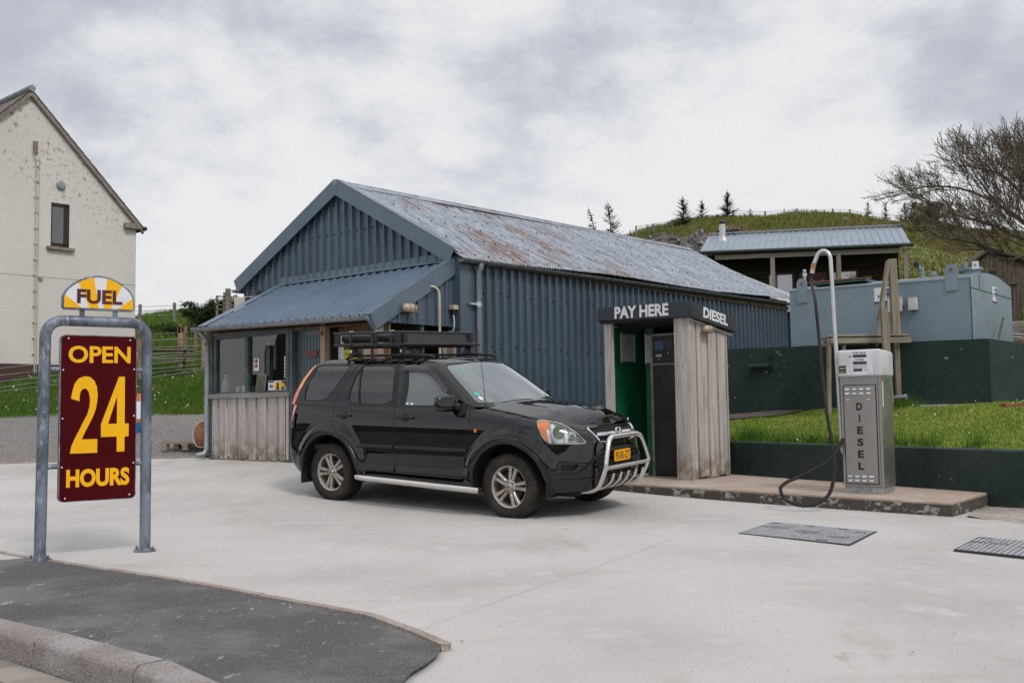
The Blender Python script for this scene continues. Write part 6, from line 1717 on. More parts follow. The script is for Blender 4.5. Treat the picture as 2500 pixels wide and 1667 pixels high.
m = MB(); m.box(-BW + .02, -BW + .05, .06, BD, 0, 2.15); m.box(-BW + .05, -.03, BD - .05, BD - .02, 0, 2.1); m.box(-BW - .01, -BW + .015, 0, BD, 0, 2.1)
m.box(-BW + .35, -.88, .52, .55, 0, 2.14)
B(m, 'green_lining', GREENP)
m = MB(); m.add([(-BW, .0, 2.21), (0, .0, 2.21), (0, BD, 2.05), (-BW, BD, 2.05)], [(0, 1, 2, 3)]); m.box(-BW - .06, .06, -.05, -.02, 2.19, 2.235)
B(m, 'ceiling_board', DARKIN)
m = MB(); m.add([(.032, -.05, 2.155), (.048, -.05, 2.155), (.048, BD + .14, 1.985), (.032, BD + .14, 1.985), (.032, -.05, 2.185), (.048, -.05, 2.185), (.048, BD + .14, 2.015), (.032, BD + .14, 2.015)], [(0, 1, 2, 3), (7, 6, 5, 4), (0, 4, 5, 1), (1, 5, 6, 2), (2, 6, 7, 3), (3, 7, 4, 0)]); B(m, 'eaves_batten', WOOD)
m = MB()
x0, x1, y0, y1 = -1.455, .105, -.07, 1.20
zf, zr = (2.190, 2.400), (2.045, 2.245)
zl = (2.240, 2.425)
m.add([(x0, y0, zl[0]), (x1, y0, zf[0]), (x1, y0, zf[1]), (x0 + .02, y0, zl[1])], [(0, 1, 2, 3)])
m.add([(x1, y0, zf[0]), (x1, y1, zr[0]), (x1, y1, zr[1]), (x1, y0, zf[1])], [(0, 1, 2, 3)])
m.add([(x0 + .02, y0, zl[1]), (x1, y0, zf[1]), (x1, y1, zr[1]), (x0 + .02, y1, zr[1])], [(0, 1, 2, 3)])
m.add([(x0, y0, zl[0]), (x1, y0, zf[0]), (x1, y1, zr[0]), (x0, y1, zr[0] + .03)], [(3, 2, 1, 0)])
m.add([(x0, y0, zl[0]), (x0 + .02, y0, zl[1]), (x0 + .02, y1, zr[1]), (x0, y1, zr[0] + .03)], [(0, 1, 2, 3)])
m.add([(x0, y1, zr[0] + .03), (x1, y1, zr[0]), (x1, y1, zr[1]), (x0 + .02, y1, zr[1])], [(3, 2, 1, 0)])
fas = B(m, 'fascia', DARKW)
text_mesh('lettering', 'PAY HERE', .1, WHITES, frameM((-.703, y0 - .002, 2.325), (1, .0, -.012), (0, -1, 0)), fas, bold=.0035, fit=(.885, .170), depth=.001)
text_mesh('lettering', 'DIESEL', .1, WHITES, frameM((x1 + .002, .585, 2.232), (0, 1, -.125), (1, 0, 0)), fas, bold=.0035, fit=(.70, .150), depth=.001)
# payment cabinet
m = MB(); m.box(-.83, -.46, .42, .90, 0, 2.02); cab = B(m, 'payment_cabinet', flat('black cabinet', (.018, .017, .017), .5, 0, .4, 3))
m = MB(); m.box(-.87, -.83, .41, .90, 0, 2.03); m.box(-.475, -.43, .415, .90, 0, 2.0); m.box(-.87, -.43, .412, .45, 2.0, 2.03); m.box(-.83, -.475, .413, .42, 1.585, 1.605); B(m, 'metal_edge', flat('dull edge metal', (.22, .21, .20), .5, .3, .2, 9), cab)
m = MB(); m.box(-.795, -.645, .412, .4198, 1.80, 1.93); B(m, 'screen', flat('blue screen', (.01, .11, .27), .3, 0, .3, 6), cab)
m = MB(); m.box(-.625, -.50, .412, .4198, 1.80, 1.955); B(m, 'keypad', flat('keypad', (.012, .012, .012), .4), cab)
for i in range(3):
    for j in range(4): m = MB(); m.box(-.610 + i * .036, -.590 + i * .036, .409, .412, 1.815 + j * .03, 1.828 + j * .03); B(m, 'key', flat('key', (.08, .08, .085), .4) if 'key' not in MATS else MATS['key'], cab); MATS['key'] = bpy.data.materials['key']
m = MB(); m.box(-.77, -.67, .40, .4198, 1.70, 1.735); m.box(-.575, -.555, .405, .4198, 1.735, 1.755); m.lathe([(.012, 0), (.012, .012)], (-.725, .405, 1.665), 'Y', 8); B(m, 'card_slot', flat('slot metal', (.30, .31, .33), .35, .6), cab)
m = MB(); m.box(-.80, -.50, .415, .4198, 1.62, 1.63); B(m, 'trim_line', DK, cab)
def notice(x0, x1, y, z0, z1, lines, nrm, lab):
    t = thing('notice', lab, 'notice', (0, 0, 0)); t.parent = None
    return t
GREYP = flat('laminated paper', (.34, .33, .37), .35, 0, .08, 9); FRM = flat('notice frame', (.50, .52, .55), .4)
def notice(T, W_, H_, lab, lines):
    t = thing('notice', lab, 'notice'); t.matrix_world = T
    m = MB(); m.box(-W_ / 2, W_ / 2, -.006, 0, 0, H_); m.build('sheet', GREYP, t)
    m = MB(); m.box(-W_ / 2 - .014, -W_ / 2, -.012, 0, -.02, H_ + .02); m.box(W_ / 2, W_ / 2 + .014, -.012, 0, -.01, H_ + .01); m.build('frame', FRM, t)
    m = MB(); m.box(-W_ / 2, W_ / 2, -.010, 0, -.022, -.002); m.build('tray', flat('tray', (.05, .05, .06), .5) if 'tray' not in MATS else MATS['tray'], t); MATS['tray'] = bpy.data.materials['tray']
    for i, (s, h, big) in enumerate(lines):
        text_mesh('lettering', s, .1, BLACKV, frameM((0, -.0062, h), (1, 0, 0), (0, -1, 0)), t, bold=0, fit=(min(W_ * .8, .018 * len(s) * big), .020 * big), depth=.0003)
BM = Matrix.Translation(BF) @ Matrix.Rotation(ANG, 4, 'Z')
# first notice hangs on the left inner wall, the second one on the back panel, half hidden by the cabinet
notice(BM @ Matrix.Translation((-BW + .051, .50, 1.66)) @ Matrix.Rotation(R(90 + 0), 4, 'Z'), .34, .40, 'grey notice about pump 1 and pump 2 on the left inner wall of the booth', [('Pump 1', .34, 1.3), ('Unleaded', .30, 1.0), ('Pump 2', .25, 1.3), ('Diesel', .20, 1.3), ('Price per litre', .155, .8), ('as shown', .125, .8)])
notice(BM @ Matrix.Translation((-.93, .515, 1.63)), .14, .40, 'grey notice half hidden behind the payment cabinet frame', [('Card', .33, 1.2), ('Payment', .28, 1.0), ('Fuel', .23, 1.0), ('Price', .18, 1.0), ('OK', .10, .8)])
bl2 = thing('bulkhead_lamp', 'round bulkhead lamp high on the boarded side of the booth', 'lamp', BM @ Vector((.03, .37, 2.03)), ANG + R(90)); bulkhead(bl2)
bl2.scale = (.8, .8, .8)
# ------------------------------------------------------------------ access covers
def cover(c, name, lab, lift=False):
    A = [Vector(p) for p in c]; o = sum(A, Vector()) / 4; ux = (A[2] - A[1]); L = ux.length; ux.normalize(); uy = Vector((-ux.y, ux.x, 0)); Wd = abs((A[0] - A[1]).dot(uy))
    t = thing('access_cover', lab, 'manhole cover', (o.x, o.y, .0), math.atan2(ux.y, ux.x)); off_ = ((A[0] - A[1]) - uy * (A[0] - A[1]).dot(uy)).dot(ux) / ((A[0] - A[1]).dot(uy))
    SHR = Matrix(((1, off_, 0, 0), (0, 1, 0, 0), (0, 0, 1, 0), (0, 0, 0, 1)))
    m = MB(); m.box(-L / 2, L / 2, -Wd / 2, Wd / 2, .001, .007); m.build('cover_plate', COVER, t, M=SHR)
    m = MB(); e = .012
    for a in ((-L / 2 - e, L / 2 + e, -Wd / 2 - e, -Wd / 2), (-L / 2 - e, L / 2 + e, Wd / 2, Wd / 2 + e), (-L / 2 - e, -L / 2, -Wd / 2, Wd / 2), (L / 2, L / 2 + e, -Wd / 2, Wd / 2)): m.box(a[0], a[1], a[2], a[3], -.02, .006)
    m.build('cover_frame', flat('cover frame', (.03, .032, .036), .6) if 'cover frame' not in MATS else MATS['cover frame'], t, M=SHR); MATS['cover frame'] = bpy.data.materials['cover frame']
    m = MB(); nx, ny = int(L / .042), int(Wd / .042)
    for i in range(nx):
        for j in range(ny):
            x = -L / 2 + (i + .5) * L / nx; y = -Wd / 2 + (j + .5) * Wd / ny
            if (x / .13) ** 2 + (y / .085) ** 2 < 1 or (abs(abs(x) - L * .32) < .09 and abs(y - (.12 if x < 0 else -.12)) < .05): continue
            a = R(45) if (i + j) % 2 else R(-45); ca, sa = math.cos(a), math.sin(a)
            q = [(-.019, 0), (0, .008), (.019, 0), (0, -.008)]
            m.add([(x + u * ca - v * sa, y + u * sa + v * ca, .0070) for u, v in q] + [(x, y, .0110)], [(0, 1, 4), (1, 2, 4), (2, 3, 4), (3, 0, 4)])
    m.build('chequer_pattern', COVL, t, M=SHR)
    m = MB(); m.tube([(.11 * math.cos(a), .065 * math.sin(a), .008) for a in np.linspace(0, 2 * math.pi, 25)[:-1]], .004, 5, closed=True)
    for x, y in ((-L * .32, .12), (L * .32, -.12)): m.box(x - .08, x + .08, y - .03, y + .03, .0070, .0085)
    m.build('lifting_pocket', COVER, t, M=SHR)
    for x, y in ((-L * .43, Wd * .42), (-L * .1, Wd * .44), (L * .22, Wd * .44), (L * .42, Wd * .3), (L * .25, -Wd * .42), (-L * .45, Wd * .1)): m = MB(); m.box(x - .05, x + .04, y - .018, y + .012, .0071, .0095); m.build('dirt_patch', flat('dark dirt', (.03, .03, .03), .8) if 'dark dirt' not in MATS else MATS['dark dirt'], t, M=SHR); MATS['dark dirt'] = bpy.data.materials['dark dirt']
cover([(2.01, 8.96, 0), (2.51, 9.74, 0), (3.21, 8.94, 0), (2.72, 8.25, 0)], 'a', 'steel chequer plate access cover fully in view, near the puddle')
cover([(3.42, 7.82, 0), (3.93, 8.50, 0), (4.63, 7.70, 0), (4.12, 7.02, 0)], 'b', 'steel chequer plate access cover cut off by the right edge of the picture')

# ------------------------------------------------------------------ retaining wall and lawn
W1p, W2p = Vector((3.12, 14.52, 0)), Vector((5.43, 10.65, 0)); wdv = (W2p - W1p).normalized(); wnv = Vector((-wdv.y, wdv.x, 0)); 
if wnv.x < 0: wnv = -wnv
rw = thing('retaining_wall', 'low dark green painted wall holding up the lawn behind the pump', 'wall', W1p, math.atan2(wdv.y, wdv.x))
bm = bmesh.new(); L_ = 9.0; n = 90; rr = random.Random(8)
rows = []
for i in range(n + 1):
    x = -.6 + (L_ + .6) * i / n; e = .012 * mnoise.noise(Vector((x * 3, 0, 0))); row = []
    for y, z in ((0, -.2), (0, .12), (0, .35), (0, .600), (.012, .612), (.20, .614), (.22, .55)): row.append(bm.verts.new((x, y + (e if y < .1 else 0) * .7, z + (mnoise.noise(Vector((x * 5, y * 5, z))) * .006 if z > .5 else 0))))
    rows.append(row)
for i in range(n):
    for j in range(6): bm.faces.new((rows[i][j], rows[i + 1][j], rows[i + 1][j + 1], rows[i][j + 1]))
bmesh.ops.recalc_face_normals(bm, faces=bm.faces); me = bpy.data.meshes.new('wall_face'); bm.to_mesh(me); bm.free(); me.materials.append(GREENW); o = bpy.data.objects.new('wall_face', me); COL.objects.link(o); o.parent = rw
def zlawn(x, y):
    d = (x - W1p.x) * wnv.x + (y - W1p.y) * wnv.y
    return .585 + np.minimum(.155 * d, .38 + .03 * d) - .05 * np.exp(-(d / .25) ** 2)
c0 = Sw(2.25, 6.5); c1 = Sw(8.45, 6.5); c2 = Sw(8.45, 12.0)
lawnp = [(W1p + wnv * .21 - wdv * .8), (W1p + wnv * .21 + wdv * 9), Sw(16, 4), Sw(16, 11), c2, c1, c0, Sw(2.25, 3.2)]
lawnp = [(p.x, p.y) for p in lawnp]
draped('lawn', lawnp, zlawn, .22, LAWNM, off=0, noise_amp=.035)
draped('soil_strip', [(p.x, p.y) for p in (Sw(2.3, 5.6), Sw(5.3, 5.9), Sw(5.6, 6.48), Sw(2.3, 6.48))], zlawn, .2, M_granite('dark soil', (.055, .035, .028), (.12, .085, .07), 18), off=.03, noise_amp=.03)
# ------------------------------------------------------------------ bund wall round the tank
bw = thing('bund_wall', 'tall dark green rendered wall enclosing the blue tank', 'wall', Sw(5.4, 6.5), ANG)
m = MB(); n = 60
for i in range(n):
    xa = 2.22 + (8.5 - 2.22) * i / n; xb = 2.22 + (8.5 - 2.22) * (i + 1) / n
    za, zb_ = [2.155 - .075 * (x - 2.22) / 6.3 + .008 * mnoise.noise(Vector((x * 4, 1, 1))) for x in (xa, xb)]
    m.add([(xa, 6.48, .6), (xb, 6.48, .6), (xb, 6.48, zb_), (xa, 6.48, za), (xa, 6.68, za), (xb, 6.68, zb_), (xa, 6.68, .6), (xb, 6.68, .6)], [(0, 1, 2, 3), (3, 2, 5, 4), (4, 5, 7, 6)])
m.add([(8.5, 6.48, .6), (8.5, 12, .6), (8.5, 12, 2.10), (8.5, 6.48, 2.08), (8.3, 6.68, 2.08), (8.3, 12, 2.10), (8.3, 6.68, .6), (8.3, 12, .6)], [(0, 1, 2, 3), (3, 2, 5, 4), (4, 5, 7, 6)])
GWS = M_greenwall(); 
sp(m, 'rendered_wall', GREENW, bw)
m = MB(); m.box(6.9, 8.56, 6.42, 6.478, .7, 1.10); m.box(8.502, 8.56, 6.42, 9, .7, 1.10); sp(m, 'footing', M_granite('whitewashed footing', (.50, .48, .46), (.34, .31, .28), 9), bw)
ls = thing('wall_fitting', 'dark green metal bracket box fixed to the left part of the bund wall', 'bracket', Sw(4.75, 6.48, 1.78), ANG)
m = MB(); m.prism([(0, 0), (-.10, .0), (-.10, .03), (-.01, .07), (0, .07)], lambda a, b, h: (h, a, b), -.16, .20); m.build('hood', flat('green painted metal', (.018, .035, .03), .5), ls)
m = MB(); m.box(-.18, .24, -.03, 0, -.06, -.005); m.box(.20, .25, -.03, 0, -.06, .10); m.box(.19, .26, -.02, 0, .16, .22); m.build('backing', flat('green dark metal', (.010, .018, .016), .6), ls)
# ------------------------------------------------------------------ tank
tk = thing('fuel_tank', 'large grey blue steel tank with curved top standing behind the green wall', 'tank', Sw(6.6, 8.2, 1.3), ANG)
TX0, TX1, TY0, TY1 = 5.12, 8.14, 6.98, 9.45
def topz(x, y, s=0): t = (y - TY0) / (TY1 - TY0); return 3.155 - .035 * (x - TX0) / 3 + .13 * math.sin(math.pi * t)
m = MB(); ny = 16
V_ = []; 
for x in (TX0, TX1):
    for k in range(ny + 1): y = TY0 + (TY1 - TY0) * k / ny; V_.append((x, y, topz(x, y)))
F_ = [(k, k + 1, ny + 2 + k, ny + 1 + k) for k in range(ny)]
m.add(V_, F_)
for x in (TX0, TX1): m.add([(x, TY0 + (TY1 - TY0) * k / ny, topz(x, TY0 + (TY1 - TY0) * k / ny)) for k in range(ny + 1)] + [(x, TY1, 1.2), (x, TY0, 1.2)], [tuple(range(ny + 3))])
m.add([(TX0, TY0, 1.2), (TX1, TY0, 1.2), (TX1, TY0, topz(TX1, TY0)), (TX0, TY0, topz(TX0, TY0))], [(0, 1, 2, 3)]); m.add([(TX0, TY1, 1.2), (TX1, TY1, 1.2), (TX1, TY1, topz(TX1, TY1)), (TX0, TY1, topz(TX0, TY1))], [(0, 1, 2, 3)])
tb = sp(m, 'tank_shell', TANKM, tk)
m = MB(); m.box(TX0, TX1 + .01, TY0 - .012, TY0, 3.115, 3.150, Matrix.Translation((0, 0, 0))); m.v = [(x, y, z - .035 * (x - TX0) / 3 + .006) for x, y, z in m.v]; sp(m, 'top_seam', flat('pale seam', (.34, .40, .42), .5), tk)
m = MB(); m.tube([(TX1 + .004, TY0, 2.93), (TX1 + .004, TY1, 2.93)], .006, 6); m.tube([(TX1 + .004, TY0 + .5, 2.93), (TX1 + .004, TY0 + .5, 3.2)], .004, 5); m.tube([(TX1, TY0 - .002, 1.4), (TX1, TY0 - .002, 3.11)], .008, 6); sp(m, 'weld_seam', flat('weld', (.05, .08, .10), .6), tk)
def lug(x):
    m = MB(); P = [(x - .095, 2.90), (x + .095, 2.90), (x + .095, 3.24)] + [(x + .095 * math.cos(a), 3.24 + .095 * math.sin(a)) for a in np.linspace(.3, math.pi - .3, 7)] + [(x - .095, 3.24)]
    m.prism(P, lambda a, b, h: (a, TY0 - h, b), .0, .022); o_ = sp(m, 'lifting_lug', TANKM, tk)
    m = MB(); m.lathe([(.028, -.003), (.028, .003)], (0, 0, 0), 'Y', 12); m.v = [(x + a, TY0 - .024 + b, 3.235 + c) for a, b, c in m.v]; sp(m, 'lug_hole', RUST, tk)
lug(5.36); lug(7.86)
m = MB(); m.box(5.50, 6.45, 7.05, 7.6, 3.20, 3.245); sp(m, 'top_hatch', flat('hatch green', (.08, .12, .12), .6), tk)
m = MB(); m.box(5.47, 6.30, 7.02, 7.10, 3.245, 3.262); m.box(6.30, 6.55, 7.02, 7.10, 3.238, 3.252)
for x in np.arange(5.55, 6.3, .16): m.lathe([(.014, 3.26), (.014, 3.285)], (x, 7.06, 0), 'Z', 6)
sp(m, 'rusty_flange', RUST, tk)
m = MB(); m.tube([(5.36, 7.1, 3.2), (5.36, 7.1, 3.42)], .02, 8); m.lathe([(.04, 3.38), (.04, 3.44)], (5.36, 7.1, 0), 'Z', 10); m.lathe([(.028, 3.46), (.028, 3.50)], (5.36, 7.1, 0), 'Z', 10); sp(m, 'valve', ALU, tk)
m = MB(); m.tube(smoothpath([(7.28, 7.4, 3.15), (7.28, 7.4, 3.32), (7.25, 7.36, 3.36), (7.24, 7.36, 3.41)], 5), .030, 12); sp(m, 'vent_pipe', TANKM, tk, smooth=True)
m = MB(); m.lathe([(.07, -.03), (.075, 0), (.06, .04), (.02, .05)], (0, 0, 0), 'Y', 12); m.v = [(7.21 + a * .7, 7.33 + b * .7, 3.42 + c * .7) for a, b, c in m.v]; sp(m, 'vent_cowl', BLACKP, tk, smooth=True)
m = MB(); m.lathe([(.13, 3.22), (.13, 3.32), (.17, 3.32), (.17, 3.35)], (7.90, 8.0, 0), 'Z', 18); m.box(7.66, 8.04, 7.97, 8.03, 3.35, 3.375); m.box(7.80, 7.84, 7.9, 7.96, 3.34, 3.46); sp(m, 'manway', TANKM, tk)
m = MB(); m.box(8.02, 8.12, 7.55, 7.58, 3.28, 3.41, bev=.008); gb = sp(m, 'gauge', WHITEP, tk); m = MB(); m.box(8.05, 8.09, 7.54, 7.548, 3.35, 3.356); m.box(8.066, 8.071, 7.54, 7.548, 3.33, 3.375); sp(m, 'gauge_mark', BLACKV, tk)
m = MB(); m.lathe([(.06, 3.24), (.06, 3.34), (.075, 3.34), (.075, 3.37)], (8.04, 8.75, 0), 'Z', 12); sp(m, 'filler_cap', BLACKP, tk)
m = MB(); m.lathe([(.05, 3.18), (.05, 3.23), (.02, 3.25)], (7.55, 7.1, 0), 'Z', 10); sp(m, 'plug', TANKM, tk)
def label(x, z, w, h, root, face='front', y=TY0):
    def q(mb, nm, mat, a, b, c, d, o_):
        if face == 'front': mb.box(a, b, y - .004 - o_, y - .002 - o_, c, d)
        else: mb.box(TX1 + .002 + o_, TX1 + .004 + o_, a, b, c, d)
        return sp(mb, nm, mat, root)
    q(MB(), 'label_sheet', WHITES, x, x + w, z, z + h, 0)
    BLI = MATS.get('navy ink2') or flat('navy ink2', (.015, .04, .20), .5)
    q(MB(), 'blue_band', BLI, x, x + w, z, z + .028, .0022)
    for k, (u0, u1, v) in enumerate(((.42, .98, .88), (.42, .98, .79), (.62, .98, .66), (.62, .98, .58), (.62, .98, .50), (.62, .98, .42))): q(MB(), 'text_bar', BLI, x + w * u0, x + w * u1, z + h * v - .012, z + h * v + .006, .0022)
    q(MB(), 'red_bar', MATS.get('pink ink') or flat('pink ink', (.60, .10, .12), .5), x + w * .62, x + w * .98, z + h * .22, z + h * .32, .0022)
    q(MB(), 'emblem', BLI, x + w * .18, x + w * .25, z + h * .34, z + h * .52, .0022); q(MB(), 'emblem', BLI, x + w * .28, x + w * .33, z + h * .42, z + h * .54, .0022)
label(6.62, 2.79, .33, .26, tk); label(8.22, 2.78, .26, .27, tk, 'end')
for x, w_, z, lab in ((6.87, .22, 2.62, 'white metal meter box behind the tall timber post on the tank'), (7.20, .13, 2.63, 'small white box on the tank face right of the tall post')):
    t = thing('meter_box', lab, 'box', Sw(x, TY0 - .01, z), ANG)
    m = MB(); m.box(0, w_, -.10, 0, 0, .17 + w_ * .35, bev=.008); m.build('casing', flat('white casing', (.60, .61, .60), .5, 0, .08, 9) if 'white casing' not in MATS else MATS['white casing'], t); MATS['white casing'] = bpy.data.materials['white casing']
    m = MB(); m.box(-.006, w_ + .006, -.106, -.0, .17 + w_ * .35, .185 + w_ * .35); m.build('lid', flat('grey casing', (.30, .31, .31), .5) if 'grey casing' not in MATS else MATS['grey casing'], t); MATS['grey casing'] = bpy.data.materials['grey casing']
ro_ = thing('metal_bar', 'thin rusty bar leaning against the tank end beside the wall corner', 'bar', Sw(8.36, 7.1, 1.9), ANG)
m = MB(); m.bar((0, .35, .1), (-.10, 1.25, .62), .035, .02); m.build('bar', WOODO, ro_)
# ------------------------------------------------------------------ timber steps by the tank
stp = thing('timber_platform', 'weathered timber platform and tall handrail posts standing against the bund wall', 'platform', (5.65, 16.0, 1.0), 0)
def tb_(name, a, b, w, h, bev=.006, up=(0, 1, 0), mat=WOODL):
    k_ = 15.9 / 14.0; c_ = Vector((0, 0, CAM_H)); f_ = lambda p: c_ + (Vector(p) - c_) * k_ - Vector((5.65, 16.0, 1.0))
    m = MB(); m.bar(f_(a), f_(b), w * .95, h * .95, up, bev); return m.build(name, mat, stp)
tb_('post', (5.44, 14.0, .75), (5.40, 14.0, 3.165), .125, .10); tb_('post', (5.15, 13.62, .75), (5.115, 13.62, 2.44), .11, .09); tb_('post', (4.44, 14.05, .75), (4.45, 13.95, 2.05), .055, .10)
tb_('handrail', (5.325, 13.92, 3.14), (5.095, 13.88, 1.93), .05, .05); tb_('handrail', (5.345, 14.04, 3.14), (5.15, 13.95, 2.30), .04, .05)
for i in range(4): tb_('deck_board', (4.46 + .0 * i, 13.95 + i * .16, 2.085), (5.52, 13.80 + i * .16, 2.075), .035, .14, up=(0, 1, 0), mat=WOODX)
tb_('bearer', (4.46, 13.90, 2.01), (5.52, 13.75, 2.00), .09, .05, mat=WOODX); tb_('bearer', (4.50, 14.35, 2.01), (5.52, 14.2, 2.00), .09, .05, mat=WOODX); tb_('joist', (4.52, 13.9, 1.97), (4.52, 14.5, 1.97), .05, .12)
tb_('brace', (4.60, 13.9, 1.60), (4.66, 13.95, 2.0), .05, .10)
pp_ = thing('drain_pipe', 'grey pipe stub poking out of the bund wall low on the lawn', 'pipe', Sw(7.1, 6.3, 1.22), ANG)
m = MB(); m.tube([(-.02, -.20, -.06), (.02, -.22, -.01), (.26, -.20, .0)], .035, 10); m.lathe([(.045, .24), (.045, .28)], (0, -.20, 0), 'X', 12); m.build('pipe', PIPEG, pp_, smooth=True, sharp=50)
for q_ in ((Uv(2470, 990, 14.0), 0),):
    br = thing('clay_brick', 'orange clay brick lying at the foot of the bund wall by the right edge', 'brick', q_[0], .2)
    m = MB(); m.box(-.13, .25, -.06, .06, -.05, .035, bev=.012); m.build('brick', BRICK, br)
# ------------------------------------------------------------------ second, white roofed shed at the back
s2_ = thing('rear_shed', 'low shed end with a white ribbed roof behind the long steel shed', 'shed', Sw(0, 15, 1.5), ANG)
sh = profiled(2.6, 0, 1, lambda u, v, h: (-.6 + v * 3.2, GY + LEN + .32 + u, 4.86 - v * 1.50 + h), .33, .03, rows=1); sp(sh, 'roof_sheet', WHITEROOF, s2_)
m = MB(); m.box(-.55, 2.4, GY + LEN + .36, GY + LEN + 2.8, 1.0, 3.40); sp(m, 'wall', BLUED, s2_)
# ------------------------------------------------------------------ cabin on the slope
CA = R(-17); CC = Uv(1970, 612, 30); cbn = thing('timber_cabin', 'dark stained timber cabin with pale ribbed metal roof and open veranda on the hillside', 'cabin', (CC.x, CC.y, 3.6), CA)
ez = CC.z - 3.6 - .02
x0, x1 = -3.20, 2.93
sh = profiled(x1 - x0, 0, 1, lambda u, v, h: (x0 + u, -.12 + v * 2.9, ez + .10 - .017 * (u - 3) + v * .98 + h), .2, .028, rows=1); sh.build('roof_sheet', CABR, cbn)
m = MB(); m.add([(x0, 2.8, ez + 1.12), (x1, 2.8, ez + 1.04), (x1, 5.2, ez), (x0, 5.2, ez + .1)], [(0, 1, 2, 3)]); m.build('rear_roof', CABR, cbn)
m = MB(); m.add([(x0, 2.66, ez + 1.20), (x1, 2.66, ez + 1.10), (x1, 2.86, ez + 1.12), (x0, 2.86, ez + 1.22)], [(0, 1, 2, 3)]); m.add([(x0, 2.66, ez + 1.15), (x1, 2.66, ez + 1.05), (x1, 2.66, ez + 1.10), (x0, 2.66, ez + 1.20)], [(0, 1, 2, 3)]); m.build('ridge_cap', CABR, cbn)
m = MB(); m.tube([(x0 - .05, -.17, ez + .12), (x1 + .08, -.17, ez + .0)], .055, 8); m.build('gutter', flat('dark green gutter', (.02, .035, .03), .4), cbn)
m = MB(); m.box(x0 + .45, x1 - .3, -.08, .0, ez - .16, ez - .02); m.v = [(x, y, z - .018 * x) for x, y, z in m.v]; m.build('fascia_beam', WOODX, cbn)
for x in (-1.02, .90, 2.78): m = MB(); m.box(x - .065, x + .065, -.10, .02, -.8, ez - .12); m.build('veranda_post', WOODL, cbn)
m = MB(); m.tube([(-2.9, -.10, ez + .0), (-2.85, -.06, ez - .3), (-2.85, -.06, -.5)], .035, 8); m.build('downpipe', BLACKP, cbn)
m = MB()
for k in range(24): m.box(-3.0, 2.62, .95 - .012 * (k % 2), .99, -.8 + k * .13, -.8 + k * .13 + .122)
m.box(2.60, 2.66, .93, 4.4, -.8, ez + .1); m.box(-3.04, -2.98, .93, 4.4, -.8, ez + .1); m.add([(2.63, -.05, ez), (2.63, 4.4, ez), (2.63, 2.8, ez + .95)], [(0, 1, 2)]); m.build('wall_boarding', WOODD, cbn)
m = MB(); m.box(-3.0, 2.6, 0, .94, ez + .04, ez + .06); m.box(-3.3, 3, 0, .95, -.9, -.75); m.build('veranda_deck', WOODD, cbn)
MF = flat('maroon joinery', (.075, .006, .010), .5); SKYG = M_glass('cabin window glass', (.10, .11, .12), 6.0, opacity=.9, body=(.30, .34, .40))
zt_ = ez - .57
for a, b in ((-1.16, -.48), (.78, 1.42)):
    m = MB(); m.box(a - .06, a, .90, .96, .4, zt_ + .06); m.box(b, b + .06, .90, .96, .4, zt_ + .06); m.box(a, b, .90, .96, zt_, zt_ + .06); wfr = m.build('window_frame', MF, cbn); m = MB(); m.box(a, b, .92, .935, .4, zt_); m.build('pane', SKYG, wfr)
m = MB(); m.box(-.27, .55, .90, .95, -.7, zt_ + .02); do = m.build('door', MF, cbn); m = MB(); m.lathe([(.10, 0), (.10, .02)], (0, 0, 0), 'Y', 20); m.v = [(.18 + a, .88 + b, zt_ - .42 + c) for a, b, c in m.v]; m.build('porthole', SKYG, do)
m = MB(); m.lathe([(.10, ez + .75), (.10, ez + 1.32)], (-2.66, 1.85, 0), 'Z', 14); m.build('flue', ALU, cbn, smooth=True, sharp=40); m = MB(); m.lathe([(.04, ez + 1.32), (.04, ez + 1.38), (.13, ez + 1.38), (.11, ez + 1.44), (.01, ez + 1.48)], (-2.66, 1.85, 0), 'Z', 14); m.build('flue_cap', BLACKP, cbn, smooth=True, sharp=40)
m = MB(); m.lathe([(.20, ez + .72), (.13, ez + .86), (.115, ez + .90)], (-2.66, 1.85, 0), 'Z', 14); m.build('flue_flashing', WHITEROOF, cbn)
# ------------------------------------------------------------------ old boarded shed at the right edge
A0 = Uv(2415, 609, 27); os_ = thing('old_wooden_shed', 'old brown boarded shed with a pitched roof under the bare tree', 'shed', (A0.x, A0.y, A0.z - 2.6), R(-12))
m = MB()
for k in range(14):
    xa = -.62 + k * .105; xb = xa + .098; h = lambda x: 2.50 - (abs(x) * .82 if x < 0 else x * .42)
    m.add([(xa, -.01 * (k % 2), -.6), (xb, -.01 * (k % 2), -.6), (xb, -.01 * (k % 2), h(xb)), (xa, -.01 * (k % 2), h(xa))], [(0, 1, 2, 3)])
m.box(-.62, .85, .02, 2.5, -.6, 1.95); m.build('wall_boarding', WOODO, os_)
m = MB(); m.bar((-.78, -.06, 1.98), (0, -.06, 2.62), .03, .14, up=(0, 1, 0)); m.bar((0, -.06, 2.62), (1.1, -.06, 2.16), .03, .14, up=(0, 1, 0)); m.build('barge_board', WOODO, os_)
sh = profiled(2.6, 0, 1, lambda u, v, h: (v * 1.15 * 1, -.1 + u, 2.66 - v * .48 + h), .09, .02, kind='sin', rows=1); sh.build('roof_sheet', CABR, os_)
m = MB(); m.add([(0, -.1, 2.66), (0, 2.5, 2.66), (-.82, 2.5, 1.98), (-.82, -.1, 1.98)], [(0, 1, 2, 3)]); m.build('rear_roof', WOODO, os_)
m = MB(); m.box(-.18, .50, -.05, -.025, -.5, 1.62); m.box(-.22, .68, -.07, -.02, 1.62, 1.68); m.build('door', WOODO, os_)
lw_ = thing('concrete_block_wall', 'rough low concrete wall end right of the tank', 'wall', Uv(2470, 800, 19.5), -.5)
m = MB(); m.box(-.15, 3, -.1, .2, -1.2, .12, bev=.03); m.build('wall', STONE, lw_)
